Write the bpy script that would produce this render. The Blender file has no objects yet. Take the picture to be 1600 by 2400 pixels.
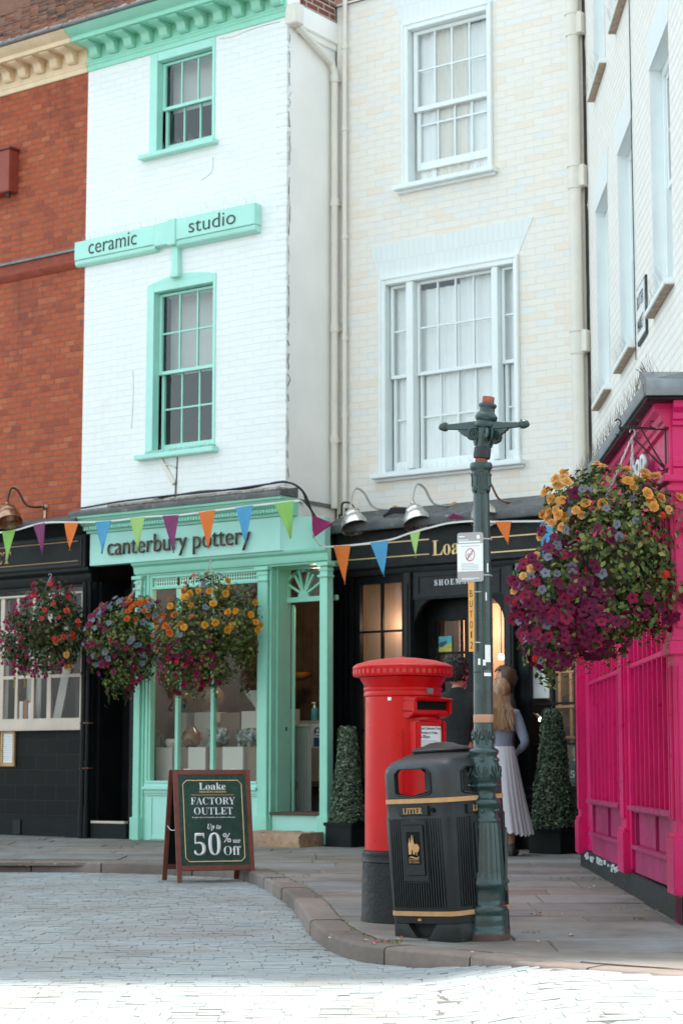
import bpy, bmesh, math, random
import numpy as np
from mathutils import Vector, Matrix
random.seed(7); rng = np.random.default_rng(7)
SC = bpy.context.scene
COL = SC.collection
PI = math.pi
R = math.radians

# ------------------------------------------------------------------ camera numbers and frames
FPX = 4600.0                       # focal length for a 1600 x 2400 picture
PITCH = math.atan(600 / FPX)
EYE = 0.91
def ray(u, v):
    a = (u - 800) / FPX; b = (1200 - v) / FPX
    return Vector((a, math.cos(PITCH) - b * math.sin(PITCH), math.sin(PITCH) + b * math.cos(PITCH)))
def at(u, v, Y):                   # the point at distance Y that is seen at u, v
    r = ray(u, v); t = Y / r.y
    return Vector((r.x * t, Y, EYE + r.z * t))
ANG_A = R(-36)                     # the row of old houses
A0 = Vector((-0.624, 21.597, 0))
EA = Vector((math.cos(ANG_A), math.sin(ANG_A), 0)); IA = Vector((-math.sin(ANG_A), math.cos(ANG_A), 0))
def WA(s, d, z=0): return A0 + EA * s + IA * d + Vector((0, 0, z))
ANG_B = math.atan2(-1, -0.022)     # the house along the lane
B0 = Vector((2.0, 12.0, 0))
EB = Vector((math.cos(ANG_B), math.sin(ANG_B), 0)); IB = Vector((-math.sin(ANG_B), math.cos(ANG_B), 0))
def WB(s, d, z=0): return B0 + EB * s + IB * d + Vector((0, 0, z))
def gz(Y): return 0.009 * (Y - 12)

# ------------------------------------------------------------------ mesh builder
class MB:
    def __init__(self): self.v = []; self.f = []; self.m = []
    def add(self, vs, fs, mi=0):
        n = len(self.v); self.v.extend([tuple(p) for p in vs])
        for f in fs: self.f.append(tuple(i + n for i in f)); self.m.append(mi)
    def box(self, x0, x1, y0, y1, z0, z1, mi=0):
        self.add([(x0,y0,z0),(x1,y0,z0),(x1,y1,z0),(x0,y1,z0),(x0,y0,z1),(x1,y0,z1),(x1,y1,z1),(x0,y1,z1)],
                 [(0,3,2,1),(4,5,6,7),(0,1,5,4),(1,2,6,5),(2,3,7,6),(3,0,4,7)], mi)
    def tbox(self, M, sx, sy, sz, mi=0):        # box of full sizes about M's origin
        vs = [M @ Vector((x*sx/2, y*sy/2, z*sz/2)) for z in (-1,1) for x, y in ((-1,-1),(1,-1),(1,1),(-1,1))]
        self.add(vs, [(0,3,2,1),(4,5,6,7),(0,1,5,4),(1,2,6,5),(2,3,7,6),(3,0,4,7)], mi)
    def prism(self, poly, a0, a1, axis='y', mi=0):
        n = len(poly)
        def P(p, a):
            if axis == 'y': return (p[0], a, p[1])
            if axis == 'x': return (a, p[0], p[1])
            return (p[0], p[1], a)
        vs = [P(p, a0) for p in poly] + [P(p, a1) for p in poly]
        fs = [tuple(range(n))[::-1], tuple(range(n, 2*n))] + [(i, (i+1) % n, n+(i+1) % n, n+i) for i in range(n)]
        self.add(vs, fs, mi)
    def tube(self, pts, r, n=8, mi=0, closed=True):
        pts = [Vector(p) for p in pts]; rs = r if isinstance(r, (list, tuple)) else [r]*len(pts)
        rings = []; up = None
        for i, p in enumerate(pts):
            t = (pts[min(i+1, len(pts)-1)] - pts[max(i-1, 0)]).normalized()
            if up is None:
                up = Vector((0,0,1)) if abs(t.z) < .9 else Vector((1,0,0))
            x = t.cross(up)
            if x.length < 1e-4: x = t.cross(Vector((0,1,0)))
            x.normalize(); y = x.cross(t).normalized(); up = y
            rings.append([p + (x*math.cos(2*PI*k/n) + y*math.sin(2*PI*k/n))*rs[i] for k in range(n)])
        vs = [q for ring in rings for q in ring]; fs = []
        for i in range(len(pts)-1):
            for k in range(n):
                fs.append((i*n+k, i*n+(k+1) % n, (i+1)*n+(k+1) % n, (i+1)*n+k))
        if closed: fs.append(tuple(range(n))[::-1]); fs.append(tuple(range((len(pts)-1)*n, len(pts)*n)))
        self.add(vs, fs, mi)
    def lathe(self, prof, n=32, c=(0,0), rfun=None, mi=0, cap=True, M=None):
        vs = []
        for (r, z) in prof:
            for k in range(n):
                a = 2*PI*k/n; rr = r if rfun is None else rfun(r, z, a)
                q = Vector((c[0]+rr*math.cos(a), c[1]+rr*math.sin(a), z)); vs.append(M @ q if M else q)
        fs = [(i*n+k, i*n+(k+1) % n, (i+1)*n+(k+1) % n, (i+1)*n+k) for i in range(len(prof)-1) for k in range(n)]
        if cap: fs.append(tuple(range(n))[::-1]); fs.append(tuple(range((len(prof)-1)*n, len(prof)*n)))
        self.add(vs, fs, mi)
    def loft(self, rings, mi=0, cap=True):
        n = len(rings[0]); vs = [p for r_ in rings for p in r_]
        fs = [(i*n+k, i*n+(k+1) % n, (i+1)*n+(k+1) % n, (i+1)*n+k) for i in range(len(rings)-1) for k in range(n)]
        if cap: fs.append(tuple(range(n))[::-1]); fs.append(tuple(range((len(rings)-1)*n, len(rings)*n)))
        self.add(vs, fs, mi)
    def mesh(self, name, mats, smooth=False, bevel=0, angle=38):
        me = bpy.data.meshes.new(name); me.from_pydata(self.v, [], self.f)
        for m in (mats if isinstance(mats, (list, tuple)) else [mats]): me.materials.append(m)
        me.polygons.foreach_set('material_index', self.m)
        if bevel:
            bm = bmesh.new(); bm.from_mesh(me); bmesh.ops.remove_doubles(bm, verts=bm.verts, dist=1e-6)
            es = [e for e in bm.edges if len(e.link_faces) == 2 and e.calc_face_angle(0) > .5]
            bmesh.ops.bevel(bm, geom=es, offset=bevel, segments=2, affect='EDGES', clamp_overlap=True)
            bm.to_mesh(me); bm.free()
        if smooth or bevel:
            me.shade_smooth(); me.set_sharp_from_angle(angle=R(angle))
        return me
    def build(self, name, mats, parent=None, smooth=False, bevel=0, angle=38):
        return link(bpy.data.objects.new(name, self.mesh(name, mats, smooth, bevel, angle)), parent)
def link(o, parent=None):
    COL.objects.link(o)
    if parent: o.parent = parent
    return o
def tag(o, label=None, cat=None, group=None, kind=None):
    if label: o['label'] = label
    if cat: o['category'] = cat
    if group: o['group'] = group
    if kind: o['kind'] = kind
    return o
def empty(name, loc, rz=0, label=None, cat=None, group=None, rot=None):
    o = bpy.data.objects.new(name, None); COL.objects.link(o); o.empty_display_size = .2
    o.location = loc; o.rotation_euler = rot or (0, 0, rz)
    return tag(o, label, cat, group)
def fA(name, label, cat, group=None, s=0, d=0, z=0): return empty(name, WA(s, d, z), ANG_A, label, cat, group)
def fB(name, label, cat, group=None, s=0, d=0, z=0): return empty(name, WB(s, d, z), ANG_B, label, cat, group)
def box(name, mat, parent, x0, x1, y0, y1, z0, z1, bevel=.004):
    b = MB(); b.box(x0, x1, y0, y1, z0, z1); return b.build(name, mat, parent, bevel=bevel)
def copy_tree(o, parent=None):
    c = o.copy(); COL.objects.link(c)
    if parent: c.parent = parent
    for ch in list(o.children): copy_tree(ch, c)
    return c
def bezier(p0, p1, p2, p3, n=10):
    p0, p1, p2, p3 = map(Vector, (p0, p1, p2, p3)); o = []
    for i in range(n+1):
        t = i/n; o.append(p0*(1-t)**3 + p1*3*t*(1-t)**2 + p2*3*t*t*(1-t) + p3*t**3)
    return o
def catmull(pts, n=6):
    pts = [Vector(p) for p in pts]; P = [pts[0]] + pts + [pts[-1]]; o = []
    for i in range(1, len(P)-2):
        a, b, c, d = P[i-1:i+3]
        for k in range(n):
            t = k/n
            o.append(.5*((2*b) + (c-a)*t + (2*a-5*b+4*c-d)*t*t + (-a+3*b-3*c+d)*t**3))
    o.append(pts[-1]); return o
# serif letters: the mathematical bold alphabet of the built-in font fallback
def bold(s):
    o = ''
    for c in s:
        if 'A' <= c <= 'Z': o += chr(0x1D400+ord(c)-65)
        elif 'a' <= c <= 'z': o += chr(0x1D41A+ord(c)-97)
        elif '0' <= c <= '9': o += chr(0x1D7CE+ord(c)-48)
        else: o += c
    return o
def ital(s):
    return ''.join(chr(0x1D468+ord(c)-65) if 'A' <= c <= 'Z' else chr(0x1D482+ord(c)-97) if 'a' <= c <= 'z' else c for c in s)
def text(name, body, mat, parent, x, y, z, height, width=None, depth=.004, off=0, anchor='L', spacing=1.0, rx=PI/2, M=None):
    """flat letters in the local xz plane facing -y; height = size of the capital letters, width = total width when given"""
    cu = bpy.data.curves.new('letters', 'FONT'); cu.body = body; cu.size = 1; cu.extrude = 0; cu.offset = off; cu.space_character = spacing
    cu.resolution_u = 4
    o = bpy.data.objects.new('letters', cu); COL.objects.link(o); bpy.context.view_layer.update()
    me0 = o.evaluated_get(bpy.context.evaluated_depsgraph_get()).to_mesh()
    bm = bmesh.new(); bm.from_mesh(me0); o.evaluated_get(bpy.context.evaluated_depsgraph_get()).to_mesh_clear()
    COL.objects.unlink(o); bpy.data.objects.remove(o); bpy.data.curves.remove(cu)
    xs = [v.co.x for v in bm.verts]; x0, x1 = min(xs), max(xs)
    sz = height/.69; sx = sz if width is None else width/(x1-x0)
    ret = bmesh.ops.extrude_face_region(bm, geom=bm.faces[:])
    new = {e for e in ret['geom'] if isinstance(e, bmesh.types.BMVert)}
    w = (x1-x0)*sx; ox = 0 if anchor == 'L' else -w/2
    for v in bm.verts:
        q = Vector(((v.co.x-x0)*sx+ox, 0 if v in new else -0.0, v.co.y*sz))
        q.y = -depth if v in new else 0
        v.co = (M @ q) if M else q + Vector((x, y, z))
    bmesh.ops.recalc_face_normals(bm, faces=bm.faces[:])
    me = bpy.data.meshes.new(name); bm.to_mesh(me); bm.free(); me.materials.append(mat)
    return link(bpy.data.objects.new(name, me), parent)
def boolean(a, cutters):
    """a, cutters: mesh objects; returns nothing, a is cut, cutters removed"""
    for q in [a]+cutters:
        bm = bmesh.new(); bm.from_mesh(q.data); bmesh.ops.remove_doubles(bm, verts=bm.verts, dist=1e-6); bmesh.ops.recalc_face_normals(bm, faces=bm.faces[:]); bm.to_mesh(q.data); bm.free()
    for c in cutters:
        m = a.modifiers.new('b', 'BOOLEAN'); m.object = c; m.operation = 'DIFFERENCE'; m.solver = 'EXACT'
    bpy.context.view_layer.update()
    me = bpy.data.meshes.new_from_object(a.evaluated_get(bpy.context.evaluated_depsgraph_get()))
    a.modifiers.clear(); a.data = me
    for c in cutters: bpy.data.objects.remove(c)
    me.shade_smooth(); me.set_sharp_from_angle(angle=R(35))

def FA(u, v, d):                    # seen at u, v on the upright sheet at depth d of the house row
    r = ray(u, v); c = Vector((0, 0, EYE))-A0; t = (d-c.dot(IA))/r.dot(IA); q = c+r*t; return Vector((q.dot(EA), d, q.z))
def split_pieces(names):
    """pieces of one mesh that do not touch become parts of their own"""
    for o in [x for x in bpy.data.objects if x.type == 'MESH' and x.name.split('.')[0] in names]:
        me = o.data; n = len(me.vertices); par = list(range(n))
        def find(a):
            while par[a] != a: par[a] = par[par[a]]; a = par[a]
            return a
        for e in me.edges: a, b = find(e.vertices[0]), find(e.vertices[1]); par[a] = b
        g = {}
        for i in range(n): g.setdefault(find(i), []).append(i)
        bb = []
        for k, ids in g.items():
            cs = [me.vertices[i].co for i in ids]; bb.append(([min(c[j] for c in cs)-.003 for j in range(3)], [max(c[j] for c in cs)+.003 for j in range(3)], [k]))
        merged = True
        while merged:
            merged = False
            for i in range(len(bb)):
                for j in range(i+1, len(bb)):
                    if all(bb[i][0][q] <= bb[j][1][q] and bb[j][0][q] <= bb[i][1][q] for q in range(3)):
                        bb[i] = ([min(bb[i][0][q], bb[j][0][q]) for q in range(3)], [max(bb[i][1][q], bb[j][1][q]) for q in range(3)], bb[i][2]+bb[j][2]); del bb[j]; merged = True; break
                if merged: break
        if len(bb) < 2: continue
        base = o.name.split('.')[0]
        for k, (lo, hi, ks) in enumerate(bb):
            keep = {i for q in ks for i in g[q]}; bm = bmesh.new(); bm.from_mesh(me); bm.verts.ensure_lookup_table()
            bmesh.ops.delete(bm, geom=[v for v in bm.verts if v.index not in keep], context='VERTS'); m2 = me.copy() if k else me.copy(); bm.to_mesh(m2); bm.free()
            if k == 0: first = m2
            else: link(bpy.data.objects.new(base, m2), o.parent)
        o.data = first

# ------------------------------------------------------------------ materials
def new_mat(name):
    m = bpy.data.materials.new(name); m.use_nodes = True; nt = m.node_tree
    b = nt.nodes['Principled BSDF']; return m, nt, b
def N(nt, t, **kw):
    n = nt.nodes.new(t)
    for k, v in kw.items():
        if k in n.inputs: n.inputs[k].default_value = v
        else: setattr(n, k, v)
    return n
def rgba(c): return (c[0], c[1], c[2], 1)
def mix(nt, fac, a, b, blend='MIX'):
    n = nt.nodes.new('ShaderNodeMix'); n.data_type = 'RGBA'; n.blend_type = blend
    for i, x in ((0, fac), (6, a), (7, b)):
        if hasattr(x, 'links') or hasattr(x, 'is_linked'): nt.links.new(x, n.inputs[i])
        else: n.inputs[i].default_value = x if i == 0 else rgba(x)
    return n.outputs[2]
def ramp(nt, src, stops):
    n = nt.nodes.new('ShaderNodeValToRGB'); cr = n.color_ramp
    while len(cr.elements) < len(stops): cr.elements.new(.5)
    for e, (p, c) in zip(cr.elements, stops):
        e.position = p; e.color = rgba(c) if isinstance(c, (tuple, list)) else (c, c, c, 1)
    nt.links.new(src, n.inputs[0]); return n.outputs[0]
def coords(nt, mode='xz'):
    tc = nt.nodes.new('ShaderNodeTexCoord')
    if mode == 'o': return tc.outputs['Object']
    s = nt.nodes.new('ShaderNodeSeparateXYZ'); nt.links.new(tc.outputs['Object'], s.inputs[0])
    c = nt.nodes.new('ShaderNodeCombineXYZ'); i = {'x': 0, 'y': 1, 'z': 2}
    nt.links.new(s.outputs[i[mode[0]]], c.inputs[0]); nt.links.new(s.outputs[i[mode[1]]], c.inputs[1])
    return c.outputs[0]
def noise(nt, co, scale, detail=4, rough=.6, w=None):
    n = N(nt, 'ShaderNodeTexNoise', Scale=scale, Detail=detail, Roughness=rough); nt.links.new(co, n.inputs['Vector']); return n.outputs[0]
def stretch(nt, co, sc):
    m = nt.nodes.new('ShaderNodeMapping'); m.inputs['Scale'].default_value = sc; nt.links.new(co, m.inputs[0]); return m.outputs[0]
def bump(nt, h, strength, dist, b, prev=None):
    n = N(nt, 'ShaderNodeBump', Strength=strength, Distance=dist); nt.links.new(h, n.inputs['Height'])
    if prev: nt.links.new(prev, n.inputs['Normal'])
    nt.links.new(n.outputs[0], b.inputs['Normal']); return n.outputs[0]
def mk(name, col, rough=.5, var=.12, scale=5, bmp=.15, bscale=60, dirt=None, dirt_amt=.55, metal=0, spec=.5, streak=False, coat=0, rvar=.12):
    m, nt, b = new_mat(name); co = coords(nt, 'o')
    n1 = noise(nt, co, scale, 6); d = tuple(c*(1-var) for c in col); l = tuple(min(1, c*(1+var)) for c in col)
    c = mix(nt, ramp(nt, n1, [(.3, 0.0), (.7, 1.0)]), d, l)
    if dirt:
        dc = stretch(nt, co, (1, 1, .12)) if streak else co
        n2 = noise(nt, dc, scale*2.3, 8, .72)
        c = mix(nt, ramp(nt, n2, [(dirt_amt, 0.0), (min(1, dirt_amt+.12), 1.0)]), c, dirt)
    nt.links.new(c, b.inputs['Base Color'])
    n3 = noise(nt, co, scale*3, 5)
    nt.links.new(ramp(nt, n3, [(.25, max(0, rough-rvar)), (.75, min(1, rough+rvar))]), b.inputs['Roughness'])
    b.inputs['Metallic'].default_value = metal; b.inputs['Specular IOR Level'].default_value = spec
    if coat: b.inputs['Coat Weight'].default_value = coat; b.inputs['Coat Roughness'].default_value = .12
    if bmp: bump(nt, noise(nt, co, bscale, 4), bmp, .01, b)
    return m
def brick_mat(name, c1, c2, mortar, mode='xz', bw=.225, bh=.075, ms=.008, rough=.85, bmp=.6, spots=None, spot_at=.6, soot=None, soot_at=.6, dist=.012, rnd=None, blotch=.1, mfac=1.0):
    m, nt, b = new_mat(name); co = coords(nt, mode)
    nz = N(nt, 'ShaderNodeTexNoise', Scale=3.0, Detail=3); nt.links.new(co, nz.inputs['Vector'])
    wob = nt.nodes.new('ShaderNodeVectorMath'); wob.operation = 'MULTIPLY_ADD'
    nt.links.new(nz.outputs['Color'], wob.inputs[0]); wob.inputs[1].default_value = (.016, .016, 0); nt.links.new(co, wob.inputs[2])
    t = N(nt, 'ShaderNodeTexBrick', Scale=1.0); t.offset = .5
    t.inputs['Brick Width'].default_value = bw; t.inputs['Row Height'].default_value = bh; t.inputs['Mortar Size'].default_value = ms
    t.inputs['Mortar Smooth'].default_value = .3; t.inputs['Bias'].default_value = 0
    nt.links.new(wob.outputs[0], t.inputs['Vector'])
    t.inputs['Color1'].default_value = (0,0,0,1); t.inputs['Color2'].default_value = (1,1,1,1); t.inputs['Mortar'].default_value = (.5,.5,.5,1)
    sx = nt.nodes.new('ShaderNodeSeparateXYZ'); nt.links.new(wob.outputs[0], sx.inputs[0])
    def mth(op, a, b_=None):
        q = nt.nodes.new('ShaderNodeMath'); q.operation = op
        for i, x in enumerate((a, b_)):
            if x is None: continue
            if isinstance(x, (int, float)): q.inputs[i].default_value = x
            else: nt.links.new(x, q.inputs[i])
        return q.outputs[0]
    rowi = mth('FLOOR', mth('DIVIDE', sx.outputs[1], bh)); odd = mth('FLOORED_MODULO', rowi, 2.0)
    coli = mth('FLOOR', mth('ADD', mth('DIVIDE', sx.outputs[0], bw), mth('MULTIPLY', mth('SUBTRACT', 1.0, odd), .5)))
    cid = nt.nodes.new('ShaderNodeCombineXYZ'); nt.links.new(coli, cid.inputs[0]); nt.links.new(rowi, cid.inputs[1])
    wn = nt.nodes.new('ShaderNodeTexWhiteNoise'); wn.noise_dimensions = '2D'; nt.links.new(cid.outputs[0], wn.inputs['Vector'])
    rv = wn.outputs['Value']; c = mix(nt, rv, c1, c2)
    if spots:
        c = mix(nt, ramp(nt, rv, [(spot_at, 0.0), (spot_at+.06, 1.0)]), c, spots)
    if rnd:
        c = mix(nt, ramp(nt, rv, [(0.08, 1.0), (.14, 0.0)]), c, rnd)
    n2 = noise(nt, co, 14, 8, .7)
    c = mix(nt, blotch, c, mix(nt, n2, (0,0,0), (1,1,1)), 'OVERLAY')
    mo = nt.nodes.new('ShaderNodeMath'); mo.operation = 'MULTIPLY'; mo.inputs[1].default_value = mfac; nt.links.new(t.outputs['Fac'], mo.inputs[0])
    c = mix(nt, mo.outputs[0], c, mortar)
    if soot:
        n4 = noise(nt, stretch(nt, co, (1.2, .5, 1)), 1.3, 8, .68)
        c = mix(nt, ramp(nt, n4, [(soot_at, 0.0), (soot_at+.16, .75)]), c, soot)
    nt.links.new(c, b.inputs['Base Color']); b.inputs['Roughness'].default_value = rough
    inv = nt.nodes.new('ShaderNodeMath'); inv.operation = 'SUBTRACT'; inv.inputs[0].default_value = 1; nt.links.new(t.outputs['Fac'], inv.inputs[1])
    lv = nt.nodes.new('ShaderNodeMath'); lv.operation = 'MULTIPLY_ADD'; nt.links.new(rv, lv.inputs[0]); lv.inputs[1].default_value = .45; nt.links.new(inv.outputs[0], lv.inputs[2])
    p = bump(nt, lv.outputs[0], bmp, dist, b); bump(nt, noise(nt, co, 45, 6, .7), bmp*.5, .006, b, p)
    return m
def island_mat(name, stops, rough=.8, bmp=.3, bscale=30, spec=.4, trans=0, tint=None):
    """colour differs from piece to piece of one mesh"""
    m, nt, b = new_mat(name); g = nt.nodes.new('ShaderNodeNewGeometry')
    c = ramp(nt, g.outputs['Random Per Island'], stops); co = coords(nt, 'o')
    c = mix(nt, .35, c, mix(nt, noise(nt, co, bscale*.5, 6, .7), (0,0,0), (1,1,1)), 'OVERLAY')
    if tint:
        c = mix(nt, ramp(nt, noise(nt, co, 1.1, 4), [(.45, 0.0), (.65, .8)]), c, tint)
    nt.links.new(c, b.inputs['Base Color']); b.inputs['Roughness'].default_value = rough; b.inputs['Specular IOR Level'].default_value = spec
    if bmp: bump(nt, noise(nt, co, bscale, 6, .7), bmp, .008, b)
    if trans:
        b.inputs['Subsurface Weight'].default_value = 0
        tr = N(nt, 'ShaderNodeBsdfTranslucent'); nt.links.new(c, tr.inputs[0])
        ms = nt.nodes.new('ShaderNodeMixShader'); ms.inputs[0].default_value = trans
        nt.links.new(b.outputs[0], ms.inputs[1]); nt.links.new(tr.outputs[0], ms.inputs[2])
        nt.links.new(ms.outputs[0], nt.nodes['Material Output'].inputs[0])
    return m
def glass_mat(name, tint=(.96, .98, .98), refl=2.0, wob=.15):
    m, nt, b = new_mat(name); nt.nodes.remove(b)
    fr = N(nt, 'ShaderNodeFresnel', IOR=1.5); ge = nt.nodes.new('ShaderNodeNewGeometry'); ir = nt.nodes.new('ShaderNodeMapRange'); nt.links.new(ge.outputs['Backfacing'], ir.inputs['Value']); ir.inputs['To Min'].default_value = 1.5; ir.inputs['To Max'].default_value = 1/1.5; nt.links.new(ir.outputs[0], fr.inputs['IOR'])
    gl = N(nt, 'ShaderNodeBsdfGlossy', Roughness=.015); tr = nt.nodes.new('ShaderNodeBsdfTransparent')
    tr.inputs[0].default_value = rgba(tint); bp = N(nt, 'ShaderNodeBump', Strength=wob, Distance=.02)
    nt.links.new(noise(nt, coords(nt, 'o'), 2.2, 2), bp.inputs['Height']); nt.links.new(bp.outputs[0], gl.inputs['Normal']); nt.links.new(bp.outputs[0], fr.inputs['Normal'])
    f = nt.nodes.new('ShaderNodeMath'); f.operation = 'MULTIPLY'; f.inputs[1].default_value = refl; f.use_clamp = True; nt.links.new(fr.outputs[0], f.inputs[0])
    ms = nt.nodes.new('ShaderNodeMixShader'); nt.links.new(f.outputs[0], ms.inputs[0]); nt.links.new(tr.outputs[0], ms.inputs[1]); nt.links.new(gl.outputs[0], ms.inputs[2])
    nt.links.new(ms.outputs[0], nt.nodes['Material Output'].inputs[0]); return m
def emit_mat(name, col, s):
    m, nt, b = new_mat(name); b.inputs['Base Color'].default_value = rgba(col); b.inputs['Emission Color'].default_value = rgba(col); b.inputs['Emission Strength'].default_value = s; return m

M = {}
M['mint'] = mk('mint_paint', (.31, .70, .54), .42, .06, 3, .06, 50, dirt=(.24, .52, .40), dirt_amt=.62)
M['mint_pale'] = mk('pale_mint_paint', (.42, .79, .68), .45, .05, 3, .06, 50, dirt=(.40, .62, .52), dirt_amt=.66)
M['cream_paint'] = mk('cream_stone_paint', (.80, .64, .43), .6, .08, 4, .15, 40, dirt=(.55, .33, .15), dirt_amt=.60, streak=True)
M['white_paint'] = mk('white_joinery_paint', (.84, .90, .895), .42, .04, 3, .05, 40, dirt=(.60, .66, .66), dirt_amt=.68)
M['cream_joinery'] = mk('cream_joinery_paint', (.62, .52, .43), .5, .08, 4, .08, 40, dirt=(.4, .3, .22), dirt_amt=.66)
M['black'] = mk('black_gloss_paint', (.008, .010, .011), .42, .25, 4, .10, 40, dirt=(.022, .022, .022), dirt_amt=.62, streak=True, spec=.17)
M['charcoal'] = mk('worn_black_paint', (.022, .025, .026), .5, .2, 5, .15, 40, dirt=(.055, .055, .052), dirt_amt=.60, streak=True, spec=.25)
M['magenta'] = mk('magenta_paint', (.62, .004, .125), .34, .16, 2.5, .16, 26, dirt=(.46, .04, .14), dirt_amt=.60, streak=True)  # the dirt streaks also paint a pinkish reflection into the colour
M['magenta_dull'] = mk('dull_magenta_panel', (.36, .010, .10), .55, .2, 3, .25, 25, dirt=(.24, .02, .08), dirt_amt=.55, streak=True)
M['lead'] = mk('lead_sheet', (.20, .22, .23), .55, .25, 6, .25, 30, dirt=(.36, .36, .34), dirt_amt=.6, metal=.2)
M['lead_dark'] = mk('weathered_lead', (.10, .105, .108), .6, .35, 5, .4, 25, dirt=(.28, .27, .25), dirt_amt=.56)
M['red'] = mk('pillar_box_red', (.56, .0025, .004), .34, .12, 3, .07, 18, dirt=(.44, .012, .008), dirt_amt=.64, streak=True, spec=.3)
M['red_top'] = mk('faded_red', (.52, .022, .016), .45, .12, 8, .1, 40, dirt=(.58, .08, .055), dirt_amt=.6)  # a paler red for the cap
M['box_black'] = mk('chipped_black_paint', (.009, .010, .011), .4, .3, 6, .35, 35, dirt=(.06, .055, .048), dirt_amt=.64, streak=True, spec=.3)
M['bin'] = mk('black_bin_plastic', (.013, .015, .016), .48, .2, 8, .12, 120, dirt=(.03, .031, .03), dirt_amt=.6, spec=.3)
M['bin_top'] = mk('weathered_bin_plastic', (.020, .023, .024), .42, .2, 6, .15, 90, dirt=(.06, .063, .064), dirt_amt=.6, spec=.45)  # a little paler than the body plastic; hood, plinth and top plate
M['gold'] = mk('gold_paint', (.50, .26, .10), .45, .12, 20, .1, 60)
M['gold_leaf'] = mk('gold_leaf', (.80, .58, .28), .35, .1, 20, .05, 60, metal=.35)
M['lamp_green'] = mk('bottle_green_paint', (.017, .045, .043), .32, .25, 5, .18, 35, dirt=(.05, .085, .08), dirt_amt=.6, coat=.2)
M['rust'] = mk('rusted_iron', (.28, .085, .05), .8, .3, 20, .5, 60, dirt=(.42, .2, .14), dirt_amt=.55)
M['tape'] = mk('brown_parcel_tape', (.42, .22, .13), .4, .1, 10, .2, 30)
M['silver'] = mk('brushed_silver_metal', (.68, .64, .60), .28, .12, 9, .1, 60, metal=.95, dirt=(.35, .28, .22), dirt_amt=.62)
M['bronze'] = mk('aged_bronze_metal', (.36, .22, .14), .3, .25, 9, .1, 60, metal=.9)
M['steel'] = mk('galvanised_steel', (.5, .51, .5), .42, .1, 12, .1, 60, metal=.6)
M['iron'] = mk('black_wrought_iron', (.02, .018, .018), .5, .2, 10, .3, 60)
M['cable'] = mk('black_cable', (.015, .015, .016), .5, .1, 8, 0)
M['pipe'] = mk('cream_downpipe_paint', (.78, .74, .66), .45, .05, 4, .08, 40, dirt=(.62, .55, .46), dirt_amt=.68)
M['plaster'] = mk('painted_render', (.93, .91, .87), .8, .05, 1.2, .25, 14, dirt=(.74, .69, .61), dirt_amt=.70, streak=True)
M['pale_arch'] = brick_mat('pale_blue_painted_brick', (.77, .83, .82), (.80, .85, .84), (.73, .78, .77), 'xz', .075, .23, .006, .7, .25)
M['brick_white'] = brick_mat('white_painted_brick', (.85, .875, .865), (.88, .90, .89), (.78, .80, .77), 'xz', .23, .078, .007, .7, .5, dist=.012, soot=(.76, .74, .69), soot_at=.60, blotch=.08, mfac=.28)
M['brick_white_lane'] = brick_mat('cream_white_painted_brick', (.88, .86, .80), (.91, .89, .84), (.78, .75, .69), 'xz', .23, .08, .012, .7, .9, dist=.02, soot=(.76, .70, .62), soot_at=.60, blotch=.12, mfac=.35)
M['brick_cream'] = brick_mat('cream_brick', (.86, .83, .77), (.87, .82, .73), (.78, .75, .69), 'xz', .235, .0805, .006, .8, .5, spots=(.87, .78, .67), spot_at=.86, rnd=(.82, .82, .79), soot=(.80, .79, .75), soot_at=.58, dist=.010, blotch=.12, mfac=.5)
M['brick_red'] = brick_mat('red_brick', (.40, .075, .026), (.44, .095, .034), (.20, .13, .10), 'xz', .162, .0745, .009, .85, 1.0, spots=(.33, .062, .026), spot_at=.82, rnd=(.47, .12, .048), soot=(.15, .038, .024), soot_at=.52, dist=.014, blotch=.42, mfac=.6)
M['brick_dark'] = brick_mat('old_red_brick', (.26, .06, .035), (.14, .05, .035), (.45, .38, .32), 'yz', .225, .0745, .012, .9, 1, blotch=.3)
M['tile_black'] = brick_mat('black_glazed_tile', (.007, .008, .0085), (.011, .011, .011), (.03, .03, .029), 'xz', .34, .18, .006, .5, .35, blotch=.3, mfac=.5)
M['tile_black'].node_tree.nodes['Principled BSDF'].inputs['Specular IOR Level'].default_value = .14
M['roof_tile'] = island_mat('clay_roof_tile', [(0, (.04, .04, .042)), (.2, (.16, .075, .05)), (.45, (.34, .13, .07)), (.7, (.20, .15, .12)), (.85, (.26, .10, .06)), (1, (.07, .085, .085))], .9, .6, 40)
M['glass'] = glass_mat('window_glass')
M['glass_shop'] = glass_mat('shop_window_glass', (.97, .97, .96), .75, .08)
M['dark_room'] = mk('dark_interior', (.05, .05, .052), .9, .2, 2, 0)
M['grey_room'] = mk('grey_interior', (.16, .165, .16), .9, .2, 1.5, 0)
M['wood_dark'] = mk('dark_wood_boards', (.075, .042, .026), .6, .3, 6, .2, 20)
M['wood_tan'] = mk('tan_wood_panel', (.50, .30, .20), .55, .15, 2, .1, 20)
M['wood_orange'] = mk('orange_brown_wood', (.42, .17, .07), .5, .15, 3, .1, 20)
M['wood_frame'] = mk('mahogany_stain', (.17, .048, .03), .42, .25, 12, .25, 50, dirt=(.30, .12, .08), dirt_amt=.64)
M['oak'] = mk('light_oak', (.50, .30, .13), .5, .2, 12, .2, 50)
M['curtain'] = mk('white_net_curtain', (.90, .91, .90), .9, .04, 3, .1, 20)
M['curtain_beige'] = mk('beige_lined_curtain', (.82, .77, .69), .9, .06, 3, .1, 20)
M['blind'] = mk('grey_blind_cloth', (.58, .57, .54), .9, .05, 2, .05, 20)
M['paper'] = mk('white_paper', (.80, .82, .82), .6, .03, 3, .02, 20)
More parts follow.
